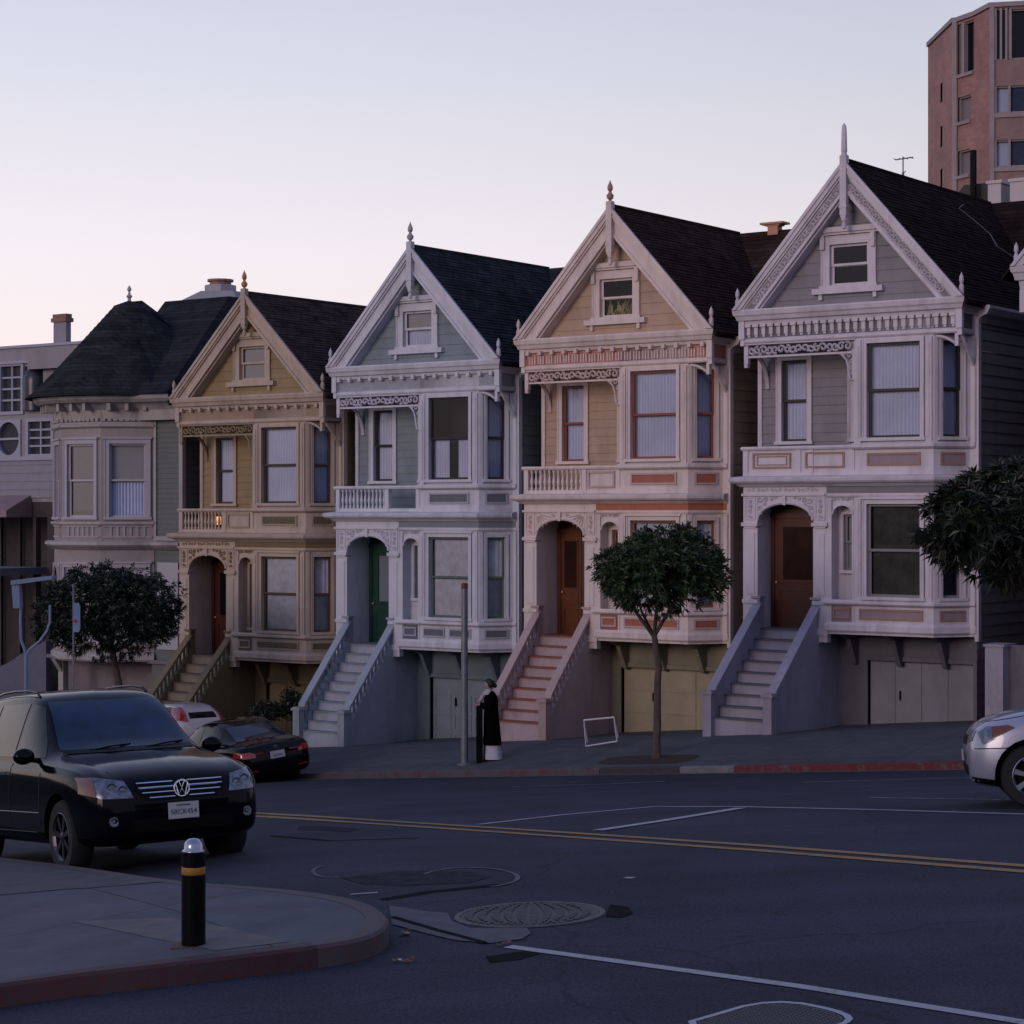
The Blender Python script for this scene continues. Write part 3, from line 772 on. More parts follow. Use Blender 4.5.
    mb.build('head_moulding', T, root)
    mb = MB()
    mb.sweep([(-2.56, 1.0), (-2.56, 0), (1.95, 0), (2.45, .7), (2.6, .7)], [(-.3, 3.1), (.05, 3.1), (.12, 3.16), (.20, 3.18), (.24, 3.22), (.25, 3.28), (.21, 3.31), (.02, 3.34), (-.3, 3.34)])
    mb.vprism([(-2.5, 1.0), (-2.5, .05), (1.9, .05), (2.4, .72), (2.5, 1.0)], 3.12, 3.33)
    mb.build('ledge', T, root)
    mb = MB()
    mb.sweep(B, [(-.03, 3.88), (.05, 3.88), (.10, 3.92), (.10, 3.98), (.06, 4.01), (-.03, 4.01)])
    mb.build('upper_sill', T, root); mb = MB()
    mb.sweep(B, [(-.03, 3.335), (.035, 3.335), (.035, 3.45), (-.03, 3.45)])
    mb.build('plinth_moulding', T, root)
    # --- accent panels in the aprons
    mb = MB(); mi = MB(); ac = M['accent']
    for (a0, a1) in ((.26, 1.72),) if not o.get('twopan') else ((.26, .92), (1.06, 1.72)):
        mi.fb(F, a0, a1, .27, .50, .001, .012); panel(mb, F, a0-.0, a1, .27, .5, .01, .04, .022)
    mi.fb(F, -.36, .04, .27, .50, .001-.0, .012)
    panel(mb, F, -.36, .04, .27, .5, .01, .04, .022)
    mi.fb(F, -.38, .08, .2, .56, -.02, .001)
    mi.fb(F, .44, 1.66, 3.53, 3.80, .001, .012); panel(mb, F, .44, 1.66, 3.53, 3.8, .01, .045, .025)
    mi.fb(FC, .16, .72, 3.53, 3.80, .001, .012); panel(mb, FC, .16, .72, 3.53, 3.8, .01, .04, .025)
    mi.fb(FC, .14, .74, .27, .50, .001, .012); panel(mb, FC, .14, .74, .27, .5, .01, .04, .022)
    if o.get('ornate'):
        orn = MB()
        for k in range(15): curl(orn, F, .32+k*.095, .385, .055, .022, 1 if k % 2 else -1, k)
        for k in range(12): curl(orn, F, .52+k*.095, 3.665, .06, .024, 1 if k % 2 else -1, k)
        orn.build('carving', M['fret'], root)
    mb.build('panel_frame', M['panelframe'], root); mi.build('apron_panel', ac, root)
    # frieze between floors
    mb = MB(); mb.sweep(C, [(-.02, 2.955), (.015, 2.955), (.015, 3.1), (-.02, 3.1)]); mb.build('frieze', M['frieze1'], root)
    mb = MB()
    for k in range(22):
        curl(mb, F, .22+k*.08, 2.80, .035, .03, 1 if k % 2 else -1, k, .009)
    if o.get('frun', True): mb.build('carving', T, root)
    # --- porch: pilasters, arch, inner walls, door
    xl, xr = -2.2, -.84; sp = 2.34; rise = .38; yd = o.get('yd', .75)
    mb = MB()
    for p0, p1 in ((-2.56, xl), (xr, -.5)):
        mb.fb(F, p0, p1, -.25, 2.2, -.16, 0); mb.fb(F, p0+.03, p1-.03, 2.2, 2.24, -.15, .03); mb.fb(F, p0-.02, p1+.02, 2.24, 2.32, -.17, .06)
        mb.fb(F, p0+.07, p1-.07, .75, 2.1, .0, .02); mb.fb(F, p0-.015, p1+.015, .55, .63, -.165, .03); mb.fb(F, p0-.015, p1+.015, -.1, .04, -.165, .03)
        mb.fb(F, p0+.005, p1-.005, 2.32, 3.1, -.15, -.0); panel(mb, F, p0+.05, p1-.05, 2.38, 2.88, .0, .025, .02)
    na = 16; cx = (xl+xr)/2; hw = (xr-xl)/2
    AP = [(cx-hw*math.cos(PI*i/na), sp+rise*math.sin(PI*i/na)) for i in range(na+1)]
    for (u0, v0), (u1, v1) in zip(AP, AP[1:]):
        mb.hexa([F(u0, v0, 0), F(u1, v1, 0), F(u1, v1, -.15), F(u0, v0, -.15), F(u0, 3.1, 0), F(u1, 3.1, 0), F(u1, 3.1, -.15), F(u0, 3.1, -.15)])
    mb.tube([F(u, v+.03, .01) for u, v in AP], .035, 6)
    mb.fb(F, -2.58, -.48, 2.90, 2.955, -.1, .05)
    mb.fb(F, cx-.035, cx+.035, sp+rise-.02, 2.92, .0, .06)
    # small arch over the niche
    AN = [(-.14-.24*math.cos(PI*i/8), 2.5+.2*math.sin(PI*i/8)) for i in range(9)]
    for (u0, v0), (u1, v1) in zip(AN, AN[1:]):
        mb.hexa([F(u0, v0, -.01), F(u1, v1, -.01), F(u1, v1, -.08), F(u0, v0, -.08), F(u0, 3.0, -.01), F(u1, 3.0, -.01), F(u1, 3.0, -.08), F(u0, 3.0, -.08)])
    mb.tube([F(u, v, .0) for u, v in AN], .02, 5)
    # inner walls and ceiling, outer left cheek
    mb.box(xl-.02, xl-.002, .15, yd, -.1, 3.0); mb.box(xr+.002, xr+.02, .15, yd, -.1, 3.0)
    mb.box(xl, xr, .15, yd, 2.92, 3.0)
    mb.box(-2.56, -2.5, .16, 1.0, -2.6, 3.1); mb.box(-2.5, -2.2, .16, 1.0, -2.6, -.06)
    mb.box(-2.2, xl-.02, yd, yd+.04, -.1, 3.0)
    pa = mb.build('porch', T, root)
    mb = MB()
    if o.get('arch') == 'sun':
        for sgn in (-1, 1):
            for k in range(5):
                a = R(12+k*17); c0 = (cx+sgn*hw*.98, 2.86)
                mb.tube([F(c0[0]-sgn*.1*math.cos(a), c0[1]-.06*math.sin(a), .015), F(c0[0]-sgn*.42*math.cos(a), c0[1]-.34*math.sin(a)*1.0, .015)], .012, 4)
            curl(mb, F, cx+sgn*.2, 2.83, .05, .015, sgn, 0)
    else:
        rr = random.Random(5)
        for sgn in (-1, 1):
            for (da, db, r_) in ((.60, 2.80, .075), (.60, 2.64, .06), (.46, 2.83, .055), (.62, 2.52, .04), (.34, 2.85, .04), (.50, 2.72, .04), (.23, 2.865, .03)):
                curl(mb, F, cx+sgn*da, db, r_, .012, sgn*(1 if r_ > .05 else -1), rr.random()*6, .019)
    for p0, p1 in ((-2.56, xl), (xr, -.5)):
        for q in range(4): curl(mb, F, (p0+p1)/2, 2.45+q*.115, .05, .012, 1 if q % 2 else -1, q, .018)
    if o.get('goldband'):
        for k in range(16): curl(mb, F, -2.4+k*.11, 3.03, .045, .005, 1 if k % 2 else -1, k, .012)
    for k in range(5): curl(mb, F, -.36+k*.11, 2.84, .05, .012, 1 if k % 2 else -1, k)
    mb.build('carving', M.get('fret2', M['fret']), pa)
    # door
    mb = MB(); FD = Fr(0, yd, 1, 0)
    dl = xl+.0+o.get('dgap', .1)
    mb.fb(FD, xl, xr, -.05, 2.92, -.06, -.02)
    mb.fb(FD, dl-.08, dl, 0, 2.5, -.02, .04); mb.fb(FD, xr-.09, xr, 0, 2.5, -.02, .04); mb.fb(FD, xl, xr, 2.42, 2.52, -.018, .05)
    do = mb.build('door', M['door'], root)
    mb = MB()
    dm = (dl+xr-.09)/2
    if o.get('double'):
        for q0, q1 in ((dl, dm-.01), (dm+.01, xr-.09)):
            mb.fb(FD, q0, q1, .0, 2.42, -.02, .01); panel(mb, FD, q0+.08, q1-.08, .12, .62, .01, .03, .02); panel(mb, FD, q0+.08, q1-.08, .7, 1.0, .01, .03, .02)
            panel(mb, FD, q0+.08, q1-.08, 1.08, 2.25, .01, .03, .025)
    else:
        mb.fb(FD, dl, xr-.09, .0, 2.42, -.02, .01); panel(mb, FD, dl+.12, xr-.21, .12, .85, .01, .04, .02); panel(mb, FD, dl+.16, xr-.25, 1.0, 2.28, .01, .06, .03)
    mb.build('door_leaf', M['door'], do)
    mb = MB()
    if o.get('double'):
        for q0, q1 in ((dl, dm-.01), (dm+.01, xr-.09)): mb.fb(FD, q0+.11, q1-.11, 1.11, 2.22, .01, .014)
    else: mb.fb(FD, dl+.23, xr-.32, 1.05, 2.23, .01, .014)
    mb.build('door_pane', M.get('doorglass', CARGLASS), do)
    mb = MB(); mb.lathe(F(dl+.06, 1.0, -yd+.03), [(.0, -.05), (.03, -.04), (.03, 0), (.01, .02)], 8, 'y')
    mb.build('handle', FLASH, do)
    # --- stairs
    nst = o.get('nst', 9); zbot = o.get('zbot', -2.1); run0 = .05; run1 = o.get('run', 1.75)
    sl_, sr_ = -2.15, -.86; rz = (0-zbot)/nst; tr_ = (run1+run0)/(nst-1)
    mb = MB(); mt = MB()
    mb.box(sl_-.05, sr_+.05, run0, yd, zbot-1, -.02)
    mt.box(sl_-.05, sr_+.05, run0-.03, yd, -.02, .012)
    for i in range(nst-1):
        z = -(i+1)*rz; y1 = run0-i*tr_; y0 = y1-tr_
        mb.box(sl_, sr_, y0, y1 if i else run0, zbot-1.2, z-.02)
        mt.box(sl_+.001, sr_-.001, y0-.035, y1, z-.02, z+.012)
    sto = mb.build('stairs', M['riser'], root); mt.build('tread', M['tread'], sto)
    slope = rz/tr_
    def zline(y, off): return -(run0-y)*slope+off
    mb = MB()
    yb = -run1-.02; 
    for side, (q0, q1) in (('l', (sl_-.15, sl_)), ('r', (sr_, sr_+.15))):
        FS = Fr(q0, run0+.1, 0, -1); wd = q1-q0
        off = .12 if (o.get('open') and side in o['open']) else .50
        def P(y, z): return (run0+.1-y, z)
        pts = [P(.15, zbot-1.2), P(yb+.05, zbot-1.2), P(yb+.05, zline(yb, off)), P(run0, off), P(.15, off)]
        mb.prism(FS, pts, -wd+.012, -.012)
        if side == 'r': mb.box(q0+.01, q1-.012, .16, 1.0, zbot-1.2, -.07)
        # newel
        nz = zline(yb, .5)+.10
        mb.box(q0-.025, q1+.025, yb-.13, yb+.075, zbot-1.2, nz-.08); mb.box(q0-.06, q1+.06, yb-.165, yb+.11, nz-.08, nz-.03); mb.box(q0-.03, q1+.03, yb-.135, yb+.08, nz-.03, nz)
        # capping rail
        zt = .56
        mb.hexa([(q0-.03, yb+.08, zline(yb+.08, zt)-.07), (q1+.03, yb+.08, zline(yb+.08, zt)-.07), (q1+.03, run0+.02, zline(run0, zt)-.07), (q0-.03, run0+.02, zline(run0, zt)-.07),
                 (q0-.03, yb+.08, zline(yb+.08, zt)+.02), (q1+.03, yb+.08, zline(yb+.08, zt)+.02), (q1+.03, run0+.02, zline(run0, zt)+.02), (q0-.03, run0+.02, zline(run0, zt)+.02)])
        if off < .3:
            for k in range(12):
                y = yb+.15+(run0-yb-.15)*(k+.5)/12; m_ = (q0+q1)/2
                mb.box(m_-.022, m_+.022, y-.022, y+.022, zline(y, .1), zline(y, .5))
        mb.box(q0-.01, q1+.01, run0-.06, run0+.13, -.3, .66); mb.box(q0-.04, q1+.04, run0-.09, run0+.15, .66, .71)
    mb.build('stair_railing', M['rail'], sto)
    # --- balcony
    mb = MB(); mp = MB(); st = o.get('balc', 'panel')
    FLb = Fr(-2.56, 1.0, 0, -1)
    def post(a): mb.fb(F, a-.06, a+.06, 3.34, 3.92, -.11, .01)
    mb.sweep([(-2.56, 1.0), (-2.56, 0), (.12, 0)], [(-.12, 3.9), (.03, 3.9), (.05, 3.94), (.03, 3.98), (-.12, 3.98)])
    mb.sweep([(-2.56, 1.0), (-2.56, 0), (.12, 0)], [(-.10, 3.34), (.0, 3.34), (.0, 3.42), (-.10, 3.42)])
    ends = o.get('bend', -.9)
    for a in (-2.5, ends, .08): post(a)
    if st == 'panel':
        mb.fb(F, -2.5, .1, 3.42, 3.9, -.09, -.02); post(-1.2)
        panel(mp, F, -2.32, -1.38, 3.5, 3.84, -.02, .04, .035); panel(mp, F, -1.03, -.1, 3.5, 3.84, -.02, .04, .035); panel(mp, F, -2.22, -1.48, 3.57, 3.77, -.018, .02, .02)
        mb.fb(FLb, .05, .95, 3.42, 3.9, -.09, -.02)
    else:
        baluster_row(mb, F, -2.43, ends-.06, 3.42, 3.9, -.05, .12, .04); baluster_row(mb, FLb, .08, .93, 3.42, 3.9, -.05, .13, .036)
        if st == 'balpanel':
            mb.fb(F, ends, .1, 3.42, 3.9, -.09, -.02); panel(mp, F, ends+.1, .0, 3.47, 3.86, -.02, .05, .04)
    mb.build('balcony_railing', M.get('balm', T), root)
    if mp.v: mp.build('railing_panel', M['panelframe'], root)
    # valance over the balcony
    mb = MB()
    mb.fb(F, -2.5, .16, 6.215, 6.245, -.1, .02); mb.fb(F, -2.5, .13, 5.93, 5.975, -.08, .0)
    mb.fb(F, -2.53, -2.43, 5.80, 6.2, -.1, .015); mb.fb(F, -2.53, -2.45, 5.72, 5.80, -.09, .005)
    rr = random.Random(11)
    for k in range(17): curl(mb, F, -2.36+k*.145, 6.095, .095, -.03, 1 if k % 2 else -1, k*1.3, .026)
    pass
    Q = [(.13, 5.96), (-.26, 5.96), (-.16, 5.91), (-.06, 5.8), (-.02, 5.66), (.0, 5.5), (.03, 5.38), (.13, 5.38)]
    mb.tube([F(a, b, -.02) for a, b in Q[1:]], .022, 5); mb.fb(F, .09, .14, 5.36, 6.0, -.08, .0)
    for (a, b, r_) in ((.0, 5.89, .07), (.06, 5.75, .055), (-.13, 5.93, .04), (.075, 5.62, .04), (.08, 5.5, .035)): curl(mb, F, a, b, r_, -.03, 1, a*9, .017)
    # left return and curved bracket
    Fr2 = Fr(-2.48, 1.0, 0, -1)
    mb.fb(Fr2, .0, .98, 6.1, 6.24, -.03, .02)
    pts = [Fr2(.02+.62*(1-math.cos(R(9*i))) , 5.3+.72*math.sin(R(9*i)), 0) for i in range(11)]
    mb.tube(pts, .05, 6)
    mb.build('valance', M.get('fretv', M['fret']), root)
    mb = MB(); mb.box(-2.5, .2, .08, 1.0, 6.2, 6.26); mb.build('balcony_ceiling', S, root)
    # --- entablature: architrave, frieze, crown
    mb = MB()
    mb.sweep(D, [(-.06, 6.25), (.03, 6.25), (.05, 6.28), (.05, 6.33), (.02, 6.36), (-.06, 6.36)])
    mb.sweep(D, [(-.06, 6.66), (.06, 6.66), (.08, 6.73), (.14, 6.75), (.17, 6.83), (.20, 6.86), (.22, 6.95), (.2, 6.985), (-.06, 6.985)])
    mb.box(-2.45, 2.45, .03, 1.2, 6.9, 6.98); mb.box(.15, 2.45, .02, 1.0, 6.27, 6.34)
    # end scrolls of the crown
    for a in (-2.55, 2.55):
        mb.fb(F, a-.07, a+.07, 6.34, 6.78, .0, .10); mb.fb(F, a-.05, a+.05, 6.2, 6.34, .0, .06)
        mb.lathe(F(a*1.03, 6.98, .13), [(.05, 0), (.055, .2), (.03, .26), (.05, .32), (.045, .4), (.0, .5)], 8)
    # pendant bracket by the chamfer window
    mb.fb(F, 2.42, 2.5, 5.98, 6.26, -.1, -.0)
    pts = [(2.5-.5*(1-math.cos(R(9*i)))*1.0, .02+.0*i, 0) for i in range(11)]
    mb.tube([F(2.0+.42*i/8, 6.2-.0*i-.16*(i/8)**2, -.02) for i in range(9)], .03, 5)
    mb.tube([(2.55, .05+.62*(1-math.cos(R(9*i))), 5.65+.58*0+.58*(1-math.sin(R(90-9*i))) if False else 6.22-.6*(1-math.cos(R(9*i)))) for i in range(11)], .04, 6)
    # side eave moulding
    mb.sweep([(2.6, .72), (2.6, ysh)], [(-.05, 6.5), (.04, 6.5), (.08, 6.62), (.22, 6.68), (.28, 6.8), (.28, 6.86), (-.05, 6.86)])
    mb.sweep([(-2.7, ysh), (-2.7, 1.0)], [(-.05, 6.5), (.04, 6.5), (.08, 6.62), (.2, 6.68), (.24, 6.8), (.24, 6.86), (-.05, 6.86)])
    mb.build('cornice', T, root)
    mb = MB(); mb.sweep(D, [(-.06, 6.36), (.0, 6.36), (.0, 6.66), (-.06, 6.66)]); mb.build('frieze', M['frieze2'], root)
    mb = MB(); ty = o.get('dent', 'mod')
    if ty == 'teeth':
        n = 27
        for k in range(n):
            a = -2.4+4.8*k/(n-1)
            mb.fb(F, a-.045, a+.045, 6.43, 6.64, .0, .05); mb.fb(F, a-.03, a+.03, 6.38, 6.43, .0, .03); mb.fb(F, a-.07, a+.07, 6.60, 6.66, .0, .09)
    else:
        n = 15
        for k in range(n):
            a = -2.38+4.76*k/(n-1); mb.fb(F, a-.045, a+.045, 6.60, 6.70, .0, .13)
        if ty == 'flute':
            for k in range(60): a = -2.38+4.76*k/59; mb.fb(F, a-.018, a+.018, 6.39, 6.58, .0, .018+.012*(k % 3))
    mb.build('dentil', M['fret'] if ty == 'flute' else T, root)
    # --- bargeboards
    def rake(mb, d0, d1, y0, y1, zb_=ze):
        k = math.sqrt(1+tan*tan)
        for sg in (-1, 1):
            P_ = [(0, za-k*d0), (sg*(za-k*d0-zb_)/tan, zb_), (sg*(za-k*d1-zb_)/tan, zb_), (0, za-k*d1)]
            mb.prism(F, P_, -y1, -y0)
    mb = MB()
    rake(mb, -.02, .05, -.26, -.12); rake(mb, .05, .13, -.23, -.12); rake(mb, .13, .17, -.19, -.12)
    rake(mb, .17, .36, -.14, -.04); rake(mb, .36, .42, -.18, -.04); rake(mb, .42, .46, -.10, .24)
    bo = mb.build('bargeboard', T, root)
    if o.get('carved'):
        mb = MB(); rake(mb, .20, .335, -.143, -.139); mb.build('carving_ground', mat('carved_ground_paint', (.20, .18, .21), var=.3, vscale=9), bo)
        mb = MB(); k = math.sqrt(1+tan*tan)
        for sg in (-1, 1):
            for i in range(34):
                t = .05+.92*i/33; x = sg*t*2.45; z = za-.27*k-abs(x)*tan
                if z > ze+.1: curl(mb, F, x, z, .075, .15, sg if i % 2 else -sg, i*1.1, .019)
        mb.build('carving', M['fret'], bo)
    # finial and pendant
    fh = o.get('fin', .52); mb = MB()
    x, y, z = F(0, 0, .2)
    mb.fb(F, -.075, .075, 8.85, za+.12, .13, .27); mb.fb(F, -.06, .06, 8.8, 8.86, .14, .26)
    mb.lathe((x, y, 8.55), [(.0, 0), (.04, .02), (.055, .1), (.03, .14), (.065, .2), (.065, .26)], 10)
    mb.fb(F, -.09, .09, 9.0, 9.06, .12, .28)
    fo = mb.build('gable_post', T, root)
    mb = MB()
    if o.get('spike'): mb.lathe((x, y, za+.1), [(.075, 0), (.06, .08), (.07, .12), (.06, fh*.7), (.05, fh*.9), (.0, fh)], 8)
    else: mb.lathe((x, y, za+.1), [(.06, 0), (.03, .05), (.075, .09), (.085, .16), (.05, .2), (.03, .24), (.065, .30), (.06, .37), (.02, fh-.06), (.0, fh)], 10)
    mb.build('finial', M['finial'], fo)
    # --- roof
    mb = MB(); yR = o.get('yr', 5.7); k = math.sqrt(1+tan*tan)
    sag = o.get('sag', .0)
    rows = 38
    yf = -.2
    for sg in (-1, 1):
        xe = 2.80; ny = 24
        for r_ in range(rows):
            t0 = r_/rows; t1 = (r_+1)/rows
            x0 = xe*(1-t0); x1 = xe*(1-t1)
            for (xa, xb, up0, up1) in ((x0, x1, .035, .008),):
                for j in range(ny):
                    y0 = yf+(ysh+.2-yf)*j/ny; y1 = yf+(ysh+.2-yf)*(j+1)/ny
                    jt = .008*math.sin(j*1.7+r_*2.3)
                    mb.add([(sg*xa, y0, za-xa*tan+up0+.03+jt), (sg*xa, y1, za-xa*tan+up0+.03+jt), (sg*xb, y1, za-xb*tan+up1+.03), (sg*xb, y0, za-xb*tan+up1+.03)], [(0, 1, 2, 3)])
                    mb.add([(sg*xa, y0, za-xa*tan+.0), (sg*xa, y1, za-xa*tan+.0), (sg*xa, y1, za-xa*tan+up0+.03+jt), (sg*xa, y0, za-xa*tan+up0+.03+jt)], [(0, 1, 2, 3)])
        # underside and front edge
        mb.prism(F, [(0, za+.02), (sg*2.78, za-2.78*tan+.02), (sg*2.78, za-2.78*tan-.06), (0, za-.07)], .13, .19)
        mb.add([(0, yf, za-.08), (sg*2.78, yf, za-2.78*tan-.08), (sg*2.78, ysh, za-2.78*tan-.08), (0, ysh, za-.08)], [(0, 1, 2, 3)])
    # cross gable
    wdt = 3.05; dep = 3.1
    ridge = za+.02
    for sg in (-1, 1):
        mb.add([(-wdt, yR, ridge), (wdt, yR, ridge), (wdt, yR+sg*dep, ridge-dep*1.0), (-wdt, yR+sg*dep, ridge-dep*1.0)], [(0, 1, 2, 3)])
    for sg in (-1, 1):
        mb.add([(sg*wdt, yR, ridge-.02), (sg*wdt, yR+dep, ridge-dep), (sg*wdt, yR-dep, ridge-dep)], [(0, 1, 2)])
    rf = mb.build('roof', M['roof'], root, recalc=False)
    mb = MB(); mb.box(-.07, .07, yf, yR, za-.02, za+.058); mb.build('ridge_cap', M['roof'], rf)
    vx = o.get('vent')
    if vx is not None:
        mb = MB(); mb.box(vx-.14, vx+.14, yR-.12, yR+.12, ridge-.2, ridge+.10); mb.box(vx-.32, vx+.32, yR-.2, yR+.2, ridge+.14, ridge+.19); mb.box(vx-.2, vx+.2, yR-.14, yR+.14, ridge+.1, ridge+.14)
        mb.build('roof_vent', FLASH, rf)
    return root

def mats(pfx, trim, sid, base, gar, acc, pf, fr1, fr2, fret, fin, sash, sashg, door, roof, riser, tread, rail, **kw):
    g = dict(trim=mat(pfx+'trim_paint', trim, rough=.55, var=.07, vscale=2.5, grime=tuple(c*.6 for c in trim), gscale=2.0), siding=mat(pfx+'siding_paint', sid, rough=.6, var=.1, vscale=2, grime=tuple(c*.62 for c in sid)),
             base=mat(pfx+'basement_paint', base, rough=.7, var=.14, vscale=2, grime=tuple(c*.5 for c in base)), garage=mat(pfx+'garage_paint', gar, rough=.6, var=.1, grime=tuple(c*.6 for c in gar)),
             accent=mat(pfx+'accent_paint', acc, rough=.6), panelframe=mat(pfx+'panel_paint', pf, rough=.6), frieze1=mat(pfx+'lower_frieze_paint', fr1), frieze2=mat(pfx+'frieze_paint', fr2, var=.2, vscale=8),
             fret=mat(pfx+'carving_paint', fret, var=.15, vscale=10), finial=mat(pfx+'finial_paint', fin), sash=mat(pfx+'sash_paint', sash, rough=.4, var=0), sashg=mat(pfx+'lower_sash_paint', sashg, rough=.4, var=0),
             door=mat(pfx+'door_wood', door, rough=.35, var=.25, vscale=5), roof=roof, riser=mat(pfx+'riser_paint', riser, rough=.6, var=.1, grime=tuple(c*.5 for c in riser)), tread=mat(pfx+'tread_paint', tread, rough=.6, var=.2),
             rail=mat(pfx+'rail_paint', rail, rough=.6, var=.08, grime=tuple(c*.6 for c in rail)))
    g.update(kw); return g

RF5 = roof_mat('roof_shingle_black', (.017, .010, .010), (.028, .018, .017)); RF4 = roof_mat('roof_shingle_brown', (.030, .017, .014), (.048, .029, .025))
RF3 = roof_mat('roof_shingle_slate', (.024, .028, .034), (.038, .042, .052)); RF2 = roof_mat('roof_shingle_russet', (.042, .030, .030), (.075, .052, .052))
RF1 = roof_mat('roof_shingle_blue', (.020, .021, .026), (.033, .034, .041))
M5 = mats('grey_house_', (.62, .565, .625), (.235, .218, .25), (.13, .125, .15), (.23, .225, .255), (.30, .22, .26), (.34, .21, .15), (.19, .18, .21), (.15, .13, .14), (.56, .51, .57), (.60, .54, .62), (.02, .016, .016), (.22, .20, .22), (.085, .022, .009), RF5, (.36, .34, .41), (.11, .11, .14), (.33, .31, .40))
M4 = mats('tan_house_', (.69, .58, .55), (.46, .32, .23), (.22, .20, .14), (.36, .31, .21), (.36, .12, .07), (.48, .36, .36), (.40, .13, .07), (.52, .22, .17), (.64, .50, .47), (.42, .21, .17), (.24, .060, .035), (.24, .08, .04), (.13, .038, .013), RF4, (.42, .33, .36), (.26, .07, .04), (.46, .33, .32))
M3 = mats('blue_house_', (.57, .58, .65), (.20, .245, .29), (.13, .17, .20), (.20, .24, .29), (.12, .13, .16), (.36, .37, .44), (.19, .22, .26), (.30, .32, .38), (.56, .55, .64), (.40, .38, .38), (.014, .014, .018), (.09, .13, .11), (.012, .05, .032), RF3, (.34, .38, .46), (.20, .23, .29), (.30, .35, .42))
M2 = mats('ochre_house_', (.46, .365, .30), (.29, .205, .105), (.15, .115, .06), (.22, .17, .09), (.12, .09, .055), (.32, .26, .20), (.17, .11, .05), (.30, .22, .15), (.27, .21, .13), (.45, .22, .06), (.05, .035, .022), (.09, .05, .025), (.06, .015, .009), RF2, (.22, .19, .15), (.12, .10, .08), (.17, .13, .07),
          fret2=mat('ochre_gold_carving', (.24, .16, .06)))
M2['trimlight'] = M2['trim']
M4['doorglass'] = M5['doorglass'] = mat('door_brown_pane', (.03, .012, .008), rough=.15, var=.3, spec=.3); M3['doorglass'] = mat('door_frosted_pane', (.18, .22, .24), rough=.2, var=0)
M4['niche'] = M4['trim']
h5 = gabled_house(8.83, -2.55, M5, dict(label='grey and lavender Victorian house with carved gable boards, brown door and grey garage', za=10.0, balc='panel', carved=True, spike=True, fin=.72, dent='teeth', k1='dim', k2='dim', kg='dark', run=2.0, nst=9, zbot=-2.02, yd=.62, garz=-.66, gar=(-.02, 2.42), garstyle='v', goldband=True, nlow=1.3, yr=7.5, vent=None))
h4 = gabled_house(2.91, -2.91, M4, dict(label='tan and pink gabled Victorian house with red-striped steps and wooden double door', za=9.9, run=1.65, balc='balpanel', dent='flute', double=True, arch='sun', k1='lace', k2='lace', kg='dark', plants=True, nst=9, zbot=-2.1, yd=.9, gar=(-.45, 2.35), garz=-.72, garstyle='h', open='lr', bend=-.85, vent=1.05))
h3 = gabled_house(-2.93, -3.33, M3, dict(label='pale blue gabled Victorian house with green front door and blue basement', za=9.84, balc='balus', dent='mod', k1='lace', k2='lace', k3='sheer', kg='blindhalf', run=1.75, nst=10, zbot=-2.25, yd=.9, gar=(-.3, 2.2), garz=-.8, garstyle='grid', open='lr', nsid=True, twopan=True, vent=2.0, nlow=1.2))
h2 = gabled_house(-8.45, -3.83, M2, dict(label='ochre yellow gabled Victorian house with dark door and carved apron under the bay', za=9.68, balc='balpanel', dent='mod', k1='lace', k2='lace', kg='blind', run=1.75, nst=9, zbot=-2.1, yd=.9, gar=(-.3, 2.2), garz=-.7, ornate=True, goldband=True, open='lr', bend=-.9, nlow=.8))
# ------------------------------------------------------------------ (more below)
h2.scale = (1, 1, .985)

